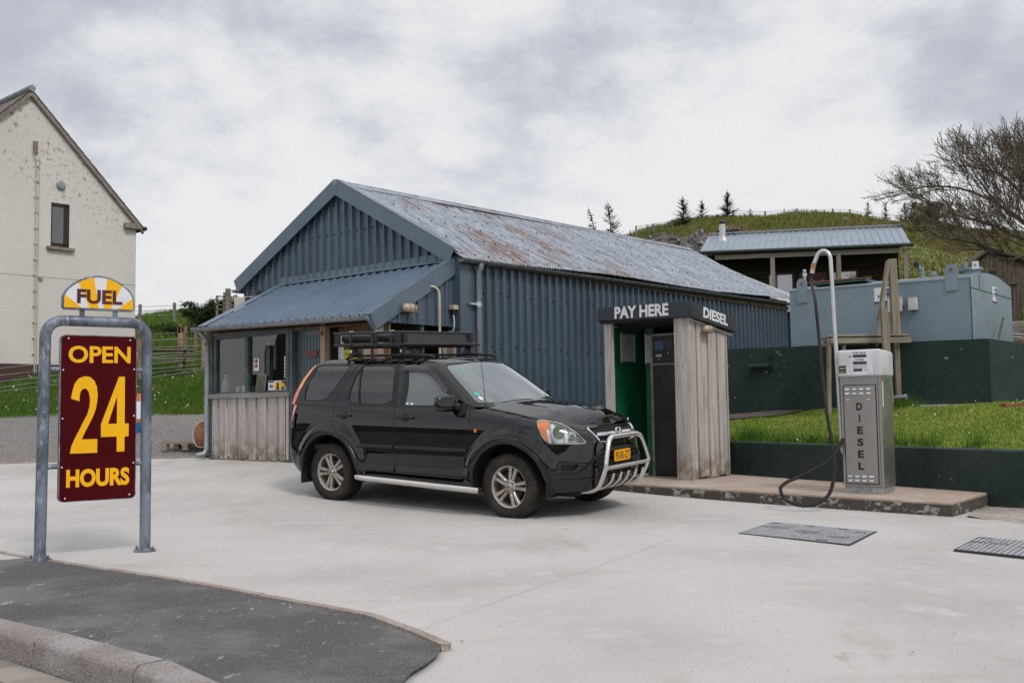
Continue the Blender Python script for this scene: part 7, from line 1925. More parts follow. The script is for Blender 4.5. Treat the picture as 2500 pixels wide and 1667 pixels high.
rs = thing('rusty_rails', 'curved rusty rails lying over the low concrete wall end', 'rails', Uv(2470, 815, 18.8), -.3)
for k in range(3): m = MB(); m.tube([(-.1, 0, .02 - k * .06), (.3, 0, -.04 - k * .06), (.8, 0, -.16 - k * .06), (1.4, 0, -.34 - k * .06)], .015, 6); m.build('rail', RUST if k == 2 else PIPEG, rs)

# ------------------------------------------------------------------ cream house on the left
HX = -15.88
hs = thing('harled_house', 'cream rendered two storey gable house with stained wall on the left', 'house', Sw(HX, 3, 2.3), ANG)
HY0, HY1, HPY, HEZ, HPZ, HD = -.45, 6.30, 3.0, 6.95, 10.30, 9.0
m = MB(); m.add([(HX, HY0, 1.6), (HX, HY1, 1.6), (HX, HY1, HEZ), (HX, HPY, HPZ), (HX, HY0, HEZ)], [(0, 1, 2, 3, 4)])
m.add([(HX, HY1, 1.6), (HX - HD, HY1, 1.6), (HX - HD, HY1, HEZ), (HX, HY1, HEZ)], [(0, 1, 2, 3)]); m.add([(HX, HY0, 1.6), (HX - HD, HY0, 1.6), (HX - HD, HY0, HEZ), (HX, HY0, HEZ)], [(0, 1, 2, 3)]); m.add([(HX - HD, HY0, 1.6), (HX - HD, HY1, 1.6), (HX - HD, HY1, HEZ), (HX - HD, HPY, HPZ), (HX - HD, HY0, HEZ)], [(0, 1, 2, 3, 4)])
wo = sp(m, 'wall', HARL, hs)
m = MB(); m.box(HX - .0, HX + .035, HY0, HY1 + .0, 1.6, 2.56); m.box(HX - HD, HX + .035, HY1 + .0, HY1 + .03, 1.6, 2.56); sp(m, 'plinth', PLINTH, hs)
m = MB()
sl2 = (HPZ - HEZ) / (HY1 - HPY)
def rp(y, x, o): zz = HPZ - abs(y - HPY) * sl2; return (x, y, zz + o)
for ya, yb in ((HPY, HY1 + .22), (HPY, HY0 - .22)):
    n_ = 16
    for k in range(n_):   # slate courses
        a = ya + (yb - ya) * k / n_; b = ya + (yb - ya) * (k + 1) / n_
        m.add([rp(a, HX + .14, .10), rp(b, HX + .14, .115), rp(b, HX - HD - .1, .115), rp(a, HX - HD - .1, .10), rp(b, HX + .14, .09), rp(b, HX - HD - .1, .09)], [(0, 1, 2, 3), (1, 4, 5, 2)])
sp(m, 'roof_slates', SLATE, hs)
m = MB()
for ya, yb in ((HPY, HY1 + .20), (HPY, HY0 - .2)):
    m.add([rp(ya, HX + .11, .085), rp(yb, HX + .11, .085), rp(yb, HX + .11, -.07), rp(ya, HX + .11, -.07), rp(ya, HX + .0, -.07), rp(yb, HX + .0, -.07), rp(ya, HX + .0, .085), rp(yb, HX + .0, .085)], [(0, 1, 2, 3), (3, 2, 5, 4), (0, 6, 7, 1)])
sp(m, 'verge', M_granite('mortar verge', (.22, .18, .15), (.30, .26, .23), 14), hs)
m = MB(); m.tube([(HX + .15, HPY, HPZ + .14), (HX - HD - .1, HPY, HPZ + .14)], .10, 8); sp(m, 'ridge_tiles', M_granite('grey ridge tile', (.22, .25, .28), (.30, .33, .36), 12), hs)
m = MB(); m.box(HX - .02, HX + .16, HY1 - .42, HY1 + .06, HEZ - .16, HEZ + .0); sp(m, 'eaves_corbel', STONE, hs)
m = MB(); m.tube([(HX + .16, HY1 + .22, HEZ - .12), (HX - HD, HY1 + .22, HEZ - .12)], .07, 8); sp(m, 'gutter', BLACKP, hs)
m = MB(); m.box(HX - .12, HX + .002, 3.66, 4.19, 5.97, 7.26); sp(m, 'window_recess', BROWNF, hs)
m = MB()
for b in ((3.66, 3.69, 5.97, 7.24), (4.02, 4.19, 5.97, 7.26), (3.66, 4.19, 7.14, 7.26), (3.66, 4.19, 5.97, 6.09)): m.box(HX + .003, HX + .012, b[0], b[1], b[2], b[3])
wf_ = sp(m, 'window', BROWNF, hs); m = MB(); m.box(HX + .0035, HX + .007, 3.69, 4.02, 6.09, 7.14); m.build('pane', HOUSEGL, wf_, M=sroot(hs))
m = MB(); m.box(HX, HX + .11, 3.53, 4.33, 5.88, 5.97, bev=.01); sp(m, 'window_sill', STONE, hs)
m = MB(); m.lathe([(.13, 0), (.13, .05), (.10, .09), (.02, .10)], (HX, 0, 0), 'X', 18); m.v = [(x, y + 3.92, z + 7.79) for x, y, z in m.v]; sp(m, 'round_vent', PIPEG, hs, smooth=True, sharp=40)
m = MB(); m.tube([(HX + .03, 3.13, 8.86), (HX + .05, 3.16, 8.70), (HX + .03, 3.10, 8.62), (HX + .035, 3.20, 8.35), (HX + .035, 3.22, 6.0), (HX + .035, 3.24, 2.3)], .022, 6)
m.tube([(HX + .03, 3.29, 8.5), (HX + .03, 3.30, 2.3)], .010, 5)
for k in range(14): z_ = 8.25 - k * .45; m.box(HX, HX + .055, 3.17, 3.27, z_ - .012, z_ + .012)
sp(m, 'cable_pipe', flat('cream painted pipe', (.52, .47, .41), .6), hs)
m = MB(); m.box(HX + .02, HX + .07, 3.10, 3.22, 8.60, 8.95); sp(m, 'pipe_bracket', STONE, hs)
m = MB(); m.box(HX + .0, HX + .07, 3.32, 3.42, 4.98, 5.05); sp(m, 'junction_box', PIPEG, hs)
m = MB(); m.box(HX + .002, HX + .006, HY0, HY1, 5.06, 5.07); sp(m, 'render_joint', flat('joint line', (.30, .27, .24), .9), hs)
# barn out of frame, added only as a dark shape for the kiosk glass to mirror
bn = thing('unseen_barn', 'unseen barn added past the left edge as a dark shape for the kiosk glass to mirror', 'barn', (-29.1, 15.2, .2), R(-94.4))
BSM = flat('dark reflection shape', (.018, .016, .015), .9)
m = MB(); m.box(-2.5, 2.5, -3, 3, 0, 3.4); m.box(-3.1, -2.5, -3, 3, 0, 2.3); m.build('wall', BSM, bn)
m = MB(); m.prism([(-2.2, 3.4), (2.6, 3.4), (2.6, 5.4), (-1.7, 5.0)], lambda a, b, h: (a, h, b), -3.0, 3.0); m.build('roof', BSM, bn)
# ------------------------------------------------------------------ fences, picnic table, bits and pieces on the left
ROUND = flat('round fence post', (.30, .215, .14), .9, 0, .3, 14, bump=.003); GREYW = flat('grey fence timber', (.24, .215, .18), .9, 0, .25, 9)
WIRE = flat('fence wire', (.30, .31, .31), .4, .6)
def groundz(x, y): return zhill(x, y)
def at(px, py, Y): return Uv(px, py, Y)
# post and rail fence
fn = thing('post_and_rail_fence', 'three rail timber fence with round posts across the grass bank', 'fence', at(441, 897, 31.5), 0)
o0 = fn.location.copy()
for px, yt, yb, Y in ((340, 830, 920, 30.5), (441, 813, 897, 31.5), (497, 812, 895, 31.5), (556, 812, 895, 32)):
    a = at(px, yt, Y) - o0; b = at(px, yb, Y) - o0; b.z = min(b.z, groundz(b.x + o0.x, b.y + o0.y) - o0.z) - .2; b.x = a.x; b.y = a.y
    m = MB(); m.lathe([(.085, b.z), (.085, a.z - .03), (.055, a.z)], (a.x, a.y, 0), 'Z', 10); m.build('post', ROUND, fn, smooth=True, sharp=50)
for (xa, ya), (xb, yb) in (((325, 832), (640, 820)), ((325, 850), (640, 838)), ((325, 866), (640, 852))):
    m = MB(); m.bar(at(xa, ya, 30.6) - o0, at(xb, yb, 32.3) - o0, .035, .11, up=(0, 1, 0)); m.build('rail', GREYW, fn)
# second smaller fence behind
f2 = thing('back_fence', 'shorter grey post fence standing behind the round post fence', 'fence', at(478, 830, 36), 0); o0 = f2.location.copy()
for px, yt, yb in ((438, 797, 845), (453, 795, 840), (478, 812, 850), (440, 790, 830)): m = MB(); m.bar(at(px, yt, 36) - o0, at(px, yb + 12, 36) - o0, .10, .10, up=(0, 1, 0)); m.build('post', ROUND, f2)
m = MB(); m.bar(at(380, 815, 36) - o0, at(560, 806, 36) - o0, .03, .08, up=(0, 1, 0)); m.build('rail', GREYW, f2)
# wire fence along the skyline
f3 = thing('skyline_fence', 'wire fence with thin posts along the left skyline', 'fence', at(426, 778, 52), 0); o0 = f3.location.copy()
for px, yt, yb in ((342, 743, 785), (426, 739, 785), (464, 738, 780)): m = MB(); m.bar(at(px, yb, 52) - o0, at(px, yt, 52) - o0, .13, .13, up=(0, 1, 0)); m.build('post', GREYW, f3)
for dy in (4, 14, 26): m = MB(); m.tube([at(322, 745 + dy, 52) - o0, at(342, 745 + dy, 52) - o0, at(426, 742 + dy, 52) - o0, at(464, 740 + dy, 52) - o0, at(545, 737 + dy, 52) - o0], .012, 4); m.build('wire', WIRE, f3)
# wire fence in front of the house
f4 = thing('wire_fence', 'slack wire fence strung in front of the house and the grass bank', 'fence', at(345, 900, 26), 0); o0 = f4.location.copy()
for k, (ya, yb, yc) in enumerate(((895, 873, 868), (912, 890, 880), (928, 903, 892), (942, 912, 902), (952, 925, 905))):
    m = MB(); m.tube([at(-20, ya + 6, 24) - o0, at(130, (ya + yb) / 2 + 1, 25) - o0, at(345, yb, 26) - o0, at(520, yc - 6, 27) - o0], .008, 4); m.build('wire', WIRE, f4)
for px, yt, yb in ((343, 868, 925),): m = MB(); m.bar(at(px, yb, 26) - o0, at(px, 830, 26) - o0, .09, .09, up=(0, 1, 0)); m.build('post', ROUND, f4)
# loading ramp frame
lr = thing('timber_ramp', 'grey timber gate frame standing on the bank behind the kiosk roof', 'gate', at(557, 760, 34), 0); o0 = lr.location.copy()
for px, yt, w_ in ((530, 722, .07), (548, 714, .07), (557, 705, .15), (563, 724, .07)): m = MB(); m.bar(at(px, 775, 34) - o0, at(px, yt, 34) - o0, w_, w_, up=(0, 1, 0)); m.build('post', GREYW, lr)
for y_ in (724, 735, 745, 755): m = MB(); m.bar(at(528, y_ - 1, 34) - o0, at(595, y_ + 3, 34) - o0, .035, .07, up=(0, 1, 0)); m.build('rail', GREYW, lr)
# picnic table
pt = at(402, 872, 29.5); pc = thing('picnic_table', 'grey wooden picnic table with attached benches on the bank', 'table', (pt.x, pt.y, groundz(pt.x, pt.y)), R(20))
zo = .05
for i in range(5): m = MB(); m.box(-.85, .85, -.35 + i * .145, -.22 + i * .145, .70 + zo, .735 + zo); m.build('tabletop_board', GREYW, pc)
for y in (-.80, .68):
    m = MB(); m.box(-.85, .85, y, y + .13, .42 + zo, .46 + zo); m.build('bench_seat', GREYW, pc)
for x in (-.55, .55):
    for s_ in (-1, 1): m = MB(); m.bar((x, s_ * .55, -.1), (x, s_ * .18, .71 + zo), .09, .04, up=(1, 0, 0)); m.build('leg', flat('dark timber leg', (.06, .045, .035), .9) if 'dark timber leg' not in MATS else MATS['dark timber leg'], pc); MATS['dark timber leg'] = bpy.data.materials['dark timber leg']
    m = MB(); m.bar((x, -.75, .40 + zo), (x, .75, .40 + zo), .04, .09, up=(1, 0, 0)); m.build('cross_brace', MATS['dark timber leg'], pc)
gt = thing('timber_trestle', 'brown leaning timber trestle behind the picnic table', 'trestle', at(375, 845, 31.5), 0)
for a, b in (((-.35, 0, 0), (-.75, 0, .75)), ((-.35, 0, -.1), (-.28, 0, .3)), ((-.72, 0, .7), (-.15, 0, .1))): m = MB(); m.bar(a, b, .10, .06, up=(0, 1, 0)); m.build('strut', ROUND, gt)
# pallet, gas bottle and bucket
pl = Gp(470, 1103, .42); pa = thing('wooden_pallet', 'weathered wooden pallet on the dirt left of the kiosk', 'pallet', (pl.x, pl.y, ZT(pl.x, pl.y) + .02), R(-12))
PALW = M_wood('pallet timber', (.33, .27, .22), (.20, .15, .12), (.42, .38, .34), axis='x')
for i in range(6): m = MB(); m.box(-.38, .62, -.40 + i * .15, -.29 + i * .15, .125, .147); m.build('deck_board', PALW, pa)
for y in (-.40, .0, .40):
    for x in (-.36, .05, .5): m = MB(); m.box(x, x + .10, y - .04, y + .05, .0, .104); m.build('block', PALW, pa)
    m = MB(); m.box(-.38, .62, y - .04, y + .05, .1045, .1245); m.build('bearer', PALW, pa)
gl_ = Uv(503, 1050, 17.2); gb_ = thing('rusty_drum', 'round rust orange float with a pale rope leaning behind the kiosk downpipe', 'float', (gl_.x + .02, gl_.y, ZT(gl_.x, gl_.y) + .40), 0)
m = MB(); m.lathe([(.02, -.24), (.13, -.20), (.20, -.10), (.215, .0), (.20, .10), (.13, .20), (.03, .24)], (0, 0, 0), 'Z', 18); m.build('float_body', RUST, gb_, smooth=True); m = MB(); m.tube([(.222 * math.cos(a) * .7 - .05, -.16, .222 * math.sin(a)) for a in np.linspace(0, 2 * math.pi, 21)[:-1]], .008, 5, closed=True); m.build('rope', BEIGE, gb_); m = MB(); m.box(.02, .12, -.02, .05, .15, .55); m.build('strap', RUST, gb_)
bk_ = Gp(341, 1103, .36); bu = thing('paint_tub', 'white, orange and blue tub half hidden by the right sign post', 'tub', (bk_.x, bk_.y, ZT(bk_.x, bk_.y)), 0)
BLUEP = flat('bright blue plastic', (.01, .16, .42), .4); ORP = flat('orange plastic', (.62, .16, .02), .4)
m = MB(); m.lathe([(.15, 0), (.16, .02), (.165, .20)], (0, 0, 0), 'Z', 18); m.build('blue_base', BLUEP, bu, smooth=True, sharp=40); m = MB(); m.lathe([(.167, .20), (.168, .27)], (0, 0, 0), 'Z', 18); m.build('orange_band', ORP, bu); m = MB(); m.lathe([(.164, .27), (.14, .44), (.10, .62)], (0, 0, 0), 'Z', 18); m.build('white_body', WHITEP, bu, smooth=True, sharp=40); m = MB(); m.lathe([(.10, .62), (.06, .76), (.02, .78)], (0, 0, 0), 'Z', 14); m.build('orange_top', ORP, bu, smooth=True)

# ------------------------------------------------------------------ vegetation
def gmat(name, a, b, c, sc=1.5, alt=None):
    m = Mat(name, a, .8, spec=.15)
    m.over(m.rng(m.noise(sc * .5, 4, .6), .42, .6), b, .9); m.over(m.rng(m.noise(sc * 4, 3, .7, loc=(2, 2, 2)), .5, .66), c, .8)
    if alt: m.over(m.rng(m.noise(sc * .8, 4, .6, loc=(7, 3, 2)), .54, .64), alt, .9)
    return m.m
def blades(name, pts, hts, wid, mat, label, cat, seed=1, lean=.35):
    rs = np.random.RandomState(seed); n = len(pts); P = np.asarray(pts); a = rs.rand(n) * math.pi * 2; h = np.asarray(hts) * (.6 + .8 * rs.rand(n)); w = wid * (.6 + .8 * rs.rand(n))
    la = rs.rand(n) * math.pi * 2; ll = h * lean * (.3 + rs.rand(n))
    dx, dy = np.cos(a) * w / 2, np.sin(a) * w / 2
    V = np.zeros((n, 3, 3)); V[:, 0] = P - np.stack([dx, dy, h * .08], 1); V[:, 1] = P + np.stack([dx, dy, -h * .08], 1); V[:, 2] = P + np.stack([np.cos(la) * ll, np.sin(la) * ll, h], 1)
    me = bpy.data.meshes.new(name); me.vertices.add(3 * n); me.vertices.foreach_set('co', V.reshape(-1)); me.loops.add(3 * n); me.loops.foreach_set('vertex_index', np.arange(3 * n)); me.polygons.add(n); me.polygons.foreach_set('loop_start', np.arange(n) * 3); me.polygons.foreach_set('loop_total', np.full(n, 3)); me.update(); me.validate()
    me.materials.append(mat); o = bpy.data.objects.new(name, me); COL.objects.link(o); tag(o, label, cat, kind='stuff'); return o
rv = np.random.RandomState(11)
def scatter(n, x0, x1, y0, y1, zf, keep, clump=0.0):
    """clumped random points where keep(x, y) holds"""
    out = []
    while len(out) < n:
        x = rv.uniform(x0, x1, 4000); y = rv.uniform(y0, y1, 4000)
        for a, b in zip(x, y):
            if clump and mnoise.noise(Vector((a * clump, b * clump, 5))) < rv.uniform(-.5, .25): continue
            if keep(a, b):
                z = zf(a, b)
                if z is None: continue
                out.append((a, b, z))
                if len(out) >= n: break
    return out
def inpoly(pl): return lambda x, y: pip(pl, x, y)
def zl1(x, y): return float(zlawn(x, np.array([y]))[0] if False else zlawn(np.array([x]), np.array([y]))[0]) + .035 * mnoise.noise(Vector((x * 1.3, y * 1.3, 1)))
def sl_keep(x, y):
    if not pip(lawnp, x, y): return False
    r = x / y; return .19 < r < .56
LG = gmat('lawn blades', (.215, .300, .045), (.27, .33, .065), (.14, .215, .030), 2, (.31, .32, .09))
P = scatter(52000, 2.6, 12, 9, 20, zl1, sl_keep)
blades('lawn_grass', P, [.024] * len(P), .012, LG, 'short bright green lawn grass on top of the low dark wall', 'grass', 2, .9)
# long grass along the wall edge and round the posts
P = []
for i in range(1500):
    t = rv.uniform(-.2, 3.8) ; d = abs(rv.normal(0, .12)) + .22; q = W1p + wdv * t + wnv * d
    if mnoise.noise(Vector((t * 1.6, 2, 2))) > -.1 or t < .8: P.append((q.x, q.y, zl1(q.x, q.y)))
for c, r_, n_ in (((6.12, 15.75), .35, 900), ((5.9, 15.5), .25, 300), ((3.4, 14.5), .3, 300)):
    for i in range(n_): x, y = c[0] + rv.normal(0, r_ * .5), c[1] + rv.normal(0, r_ * .35); P.append((x, y, zl1(x, y)))
blades('long_grass', P, [.16] * len(P), .009, gmat('long grass blades', (.07, .15, .018), (.10, .18, .03), (.05, .10, .014), 2), 'taller dark grass tufts at the wall edge and round the timber posts', 'grass', 3, .5)
# broad leaved weeds behind the hose
for (px, py, s_) in ((1985, 1062, .10), (2030, 1060, .08), (1890, 1070, .05), (1950, 1072, .07)):
    q = Uv(px, py, {1985: 13.55, 2030: 13.25, 1890: 14.1, 1950: 13.8}[px]); t = thing('dock_weed', {1985: 'largest leafy dock weed on the lawn edge left of the pump', 2030: 'leafy weed nearest the pump on the lawn edge', 1890: 'smallest weed on the lawn edge towards the booth', 1950: 'middle sized weed on the lawn edge between booth and hose'}[px], 'weed', (q.x, q.y, zl1(q.x, q.y) + .01)); t['group'] = 'leafy weeds along the lawn edge'
    m = MB(); r_ = random.Random(px)
    for k in range(9):
        a = k * .7 + r_.random(); L = s_ * r_.uniform(.8, 1.5); e = r_.uniform(.3, 1.1); d = Vector((math.cos(a) * math.cos(e), math.sin(a) * math.cos(e), math.sin(e))); q2 = Vector((-math.sin(a), math.cos(a), 0)) * L * .28
        m.add([(0, 0, 0), tuple(d * L * .5 + q2), tuple(d * L + Vector((0, 0, -L * .15))), tuple(d * L * .5 - q2)], [(0, 1, 2, 3)])
    m.build('leaves', LG, t)
# left bank
def zh(x, y): return zhill(x, y)
def lb_keep(x, y): r = x / y; return -.535 < r < -.24 and y > 23.6 + .4 * mnoise.noise(Vector((x, y, 0))) and not (y < 24.2 and x > -5.6)
BG = gmat('bank grass blades', (.070, .140, .014), (.105, .165, .026), (.042, .090, .011), 1, (.13, .15, .035))
P = scatter(60000, -19, -6, 23.6, 36, zh, lb_keep); blades('bank_grass', P, [.12] * len(P), .022, BG, 'lush green grass covering the bank between gravel yard and fence', 'grass', 4, .5)
P = scatter(14000, -30, -9, 36, 62, zh, lb_keep); blades('bank_grass', P, [.22] * len(P), .06, BG, 'rough grass higher on the bank behind the fences up to the skyline', 'grass', 5, .5)
P = scatter(170, -15, -7.4, 24.5, 30, zh, lb_keep, .5); blades('daisies', [(x, y, z + .12) for x, y, z in P], [.03] * len(P), .05, WHITES, 'small white daisies dotted over the left bank', 'flowers', 6)
P = [q for q in scatter(26, 3.4, 9, 10, 17, zl1, sl_keep)]; blades('daisies', [(x, y, z + .05) for x, y, z in P], [.02] * len(P), .03, WHITES, 'few white daisies on the lawn behind the pump', 'flowers', 7)
# hill on the right
def hr_keep(x, y): r = x / y; return .06 < r < .54 and not (6.4 < x < 13 and 29.5 < y < 34.5 and x / y < .41)
HG = gmat('hill grass blades', (.155, .170, .038), (.215, .180, .070), (.085, .098, .026), .7, (.24, .165, .070))
P = scatter(85000, 2, 30, 24, 54, zh, hr_keep, .0); hts = [.13 + .22 * max(0, mnoise.noise(Vector((x * .8, y * .8, 2)))) for x, y, z in P]
blades('hill_grass', P, hts, .045, HG, 'tussocky yellow green grass covering the hill behind the cabin', 'grass', 8, .6)
P = scatter(9000, 8, 20, 26, 42, zh, lambda x, y: .36 < x / y < .54, .7); blades('pale_seed_heads', [(x, y, z + .10) for x, y, z in P], [.10] * len(P), .05, gmat('pale leaves', (.26, .30, .10), (.34, .36, .16), (.16, .22, .06), 3), 'pale young leaves and seed heads on the slope right of the cabin', 'undergrowth', 9, .8)
P = []
for i in range(1400): q = Uv(rv.uniform(2466, 2560), 0, rv.uniform(19.6, 21.5)); P.append((q.x, q.y, rv.uniform(1.7, 2.6) + .1 * rv.rand()))
blades('nettle_patch', P, [.28] * len(P), .09, gmat('nettle leaves', (.07, .17, .02), (.12, .22, .03), (.04, .10, .012), 5), 'bright green nettles right of the tank above the low wall', 'undergrowth', 10, .8)
m = MB(); q0 = Uv(2520, 760, 21.6); m.box(q0.x - .7, q0.x + 3, q0.y - .2, q0.y + .4, 0, 2.0); o = m.build('bank_soil', GRASS); o['kind'] = 'structure'
# rocks
def rock(px, py, Y, s, lab, sq=(1, 1, .7)):
    q = Uv(px, py, Y); q.z -= s * .35; t = thing('rock', lab, 'rock', q); t['group'] = 'grey rocks breaking through the hill'
    bm = bmesh.new(); bmesh.ops.create_icosphere(bm, subdivisions=4, radius=1)
    for v in bm.verts:
        c = v.co.copy(); n_ = mnoise.fractal(c * 1.6 + q, .9, 2, 4) * .35 + abs(mnoise.noise(c * 2.5 + q)) * -.25; c *= 1 + n_; v.co = Vector((c.x * s * sq[0], c.y * s * sq[1], c.z * s * sq[2]))
    me = bpy.data.meshes.new('rock_face'); bm.to_mesh(me); bm.free(); me.materials.append(ROCK); o = bpy.data.objects.new('rock_face', me); COL.objects.link(o); o.parent = t
for a in ((1608, 588, 41.5, .62, 'leftmost rounded rock below the hill skyline above the shed roof', (1.1, 1, .8)), (1648, 590, 41, .65, 'broad rock face between the left rock and the tall crag', (1.2, 1, .7)), (1703, 604, 39.5, .80, 'tall crag just left of the cabin roof', (.75, 1, 1.15)), (1692, 632, 38.5, .62, 'lower part of the crag just above the shed roof', (1, 1, .8)),
          (1780, 557, 42, .35, 'small rock directly behind the cabin flue', (1.4, 1, .5)), (1925, 527, 47, .42, 'small rock on the skyline beside the tiny conifer', (1.3, 1, .5)), (2062, 545, 46, .38, 'pointed rock above the right part of the cabin ridge', (1, 1, .8))): rock(*a)
# ------------------------------------------------------------------ conifers
BARK = flat('conifer bark', (.075, .055, .045), .9); NEED = gmat('conifer needles', (.034, .060, .034), (.055, .080, .042), (.075, .065, .035), 6)
def conifer(px, pb, pt, Y, lab, wd=1.0, leanx=0.0, dens=1.0, seed=0):
    b = Uv(px, pb, Y); H = Uv(px, pt, Y).z - b.z; r = random.Random(seed)
    t = thing('conifer', lab, 'tree', (b.x, b.y, b.z - .15)); t['group'] = 'young conifers along the hill'
    pts = [(leanx * (k / 8) ** 1.5 * H, 0, H * k / 8 + .15 * k / 8) for k in range(9)]
    m = MB(); m.tube(pts, [.045 * (1 - k / 8.6) * H / 2 + .004 for k in range(9)], 6); m.build('trunk', BARK, t)
    V = []; F = []
    nl = int(17 * dens)
    for i in range(nl):
        f = .06 + .94 * (i / nl) ** .9; z = f * H; L = (1 - f) ** .8 * H * .42 * wd + .05 * H * r.random()
        base = Vector((leanx * f ** 1.5 * H, 0, z))
        for k in range(5 if f < .9 else 3):
            a = r.random() * 6.28; l = L * r.uniform(.45, 1.15); up = r.uniform(.05, .45) + .5 * f
            d = Vector((math.cos(a) + leanx * .8, math.sin(a), up)).normalized(); n_ = 9
            for j in range(n_):
                u = (j + 1) / n_; c = base + d * l * u + Vector((0, 0, -.10 * l * math.sin(u * 2)))
                for s_ in (-1, 1):
                    w_ = l * .26 * (1.15 - u) + .02 * H; e = Vector((-d.y, d.x, 0)) * s_ * w_ + d * w_ * .8 + Vector((0, 0, r.uniform(-.02, .07) * H * .3)); q = Vector((d.x, d.y, 0)) * .013 * H
                    k0 = len(V); V += [tuple(c - q), tuple(c + q + Vector((0, 0, .012 * H))), tuple(c + e)]; F.append((k0, k0 + 1, k0 + 2))
    raw_mesh('needles', V, F, NEED, t, smooth=False)
for i, a in enumerate([(1452, 566, 503, 47, 'windswept leaning conifer, leftmost above the shed ridge', .9, -.25, .55), (1493, 576, 490, 47, 'tall sparse conifer second from the left above the shed ridge', 1.0, -.10, .9),
        (1669, 553, 476, 47, 'large broad conifer left of the cabin flue', 1.25, 0, 1.3), (1713, 548, 483, 47.5, 'narrower conifer between the two largest on the ridge', 1.05, .05, 1.2), (1777, 537, 461, 47, 'tallest conifer standing behind the cabin flue', 1.15, 0, 1.5),
        (1832, 526, 503, 48, 'tiny conifer just right of the tallest one', 1.8, 0, .6), (1915, 523, 503, 48.5, 'tiny conifer beside the skyline rock', 1.6, 0, .6), (2120, 531, 488, 50, 'conifer first in the cluster left of the bare tree', 1.2, 0, 1.0),
        (2163, 538, 492, 50, 'slim conifer second in the cluster left of the bare tree', 1.0, 0, 1.0), (2210, 538, 488, 50, 'wide conifer behind the tips of the bare tree', 1.6, 0, 1.2)]):
    conifer(*a[:4], a[4], a[5], a[6], a[7], seed=i + 3)
# low wind-pruned branch left of the first conifer
def bush(name, lab, px, py, Y, w_, h_, mat, n, lw, seed, cat='bush', woody=BARK, group=None):
    q = Uv(px, py, Y); t = thing(name, lab, cat, q); r = random.Random(seed); m = MB(); ends = []
    for k in range(26):
        a = Vector((r.uniform(-1, 1) * w_ * .3, r.uniform(-.3, .3), 0)); b = Vector((r.uniform(-1, 1) * w_ / 2, r.uniform(-.5, .5) * w_ * .5, h_ * r.uniform(.3, 1.0))); b.x = a.x + (b.x - a.x); mid = (a + b) / 2 + Vector((r.uniform(-.1, .1), 0, .1 * h_))
        m.tube([a, mid, b], [.02, .013, .004], 4, caps=False); ends += [(mid + b) / 2, b, b, (a + mid) / 2]
    m.build('stems', woody, t)
    V = []; F = []
    for i in range(n):
        c = ends[r.randrange(len(ends))] + Vector((r.gauss(0, .12) * w_ * .5, r.gauss(0, .1) * w_ * .5, r.gauss(0, .12) * h_ * .7)); d = Vector((r.uniform(-1, 1), r.uniform(-1, 1), r.uniform(-.3, 1))).normalized() * lw; e = d.cross(Vector((r.random(), r.random(), r.random()))).normalized() * lw * .45
        k0 = len(V); V += [tuple(c - e), tuple(c + e), tuple(c + d)]; F.append((k0, k0 + 1, k0 + 2))
    raw_mesh('foliage', V, F, mat, t, smooth=False)
bush('bush', 'brown leafed dense bush on the skyline behind the bare tree', 2262, 545, 49, 1.6, 1.0, gmat('russet leaves', (.12, .085, .035), (.16, .12, .05), (.07, .05, .025), 4), 5200, .07, 2)
bush('gorse_bush', 'dark green bush on the bank behind the kiosk roof', 495, 792, 40, 1.7, .80, gmat('gorse leaves', (.040, .065, .018), (.065, .090, .025), (.020, .034, .012), 4), 6500, .06, 3)
bush('gorse_bush', 'second dark bush reaching behind the grey gate frame', 555, 775, 38, 1.4, .60, gmat('gorse leaves 2', (.045, .07, .018), (.09, .08, .03), (.022, .034, .012), 4), 4500, .06, 5)
bush('bramble', 'low dark scrub along the foot of the left skyline', 440, 815, 42, 3.4, .45, gmat('scrub leaves', (.045, .075, .018), (.06, .09, .02), (.03, .045, .014), 3), 4200, .07, 6)
# hill fence
f5 = thing('hill_fence', 'thin wire fence running along the hill crest behind the conifers', 'fence', Uv(1800, 520, 49), 0); o0 = f5.location.copy()
PX = [(1553, 574, 551, 47), (1595, 563, 546, 47), (1641, 560, 536, 47), (1680, 553, 530, 47), (1713, 550, 525, 47.5), (1750, 540, 524, 47.5), (1790, 530, 513, 48), (1868, 527, 516, 48.5), (1945, 524, 510, 49), (1992, 524, 512, 49.5), (2033, 526, 510, 50), (2075, 531, 511, 50), (2116, 536, 520, 50), (2200, 545, 526, 50)]
for px, pb, pt_, Y in PX: m = MB(); m.bar(Uv(px, pb + 4, Y) - o0, Uv(px, pt_, Y) - o0, .07, .07, up=(0, 1, 0)); m.build('post', GREYW, f5)
for fr in (.1, .45, .8): m = MB(); m.tube([Uv(px, pt_ + (pb - pt_) * fr, Y) - o0 for px, pb, pt_, Y in PX], .009, 4); m.build('wire', WIRE, f5)
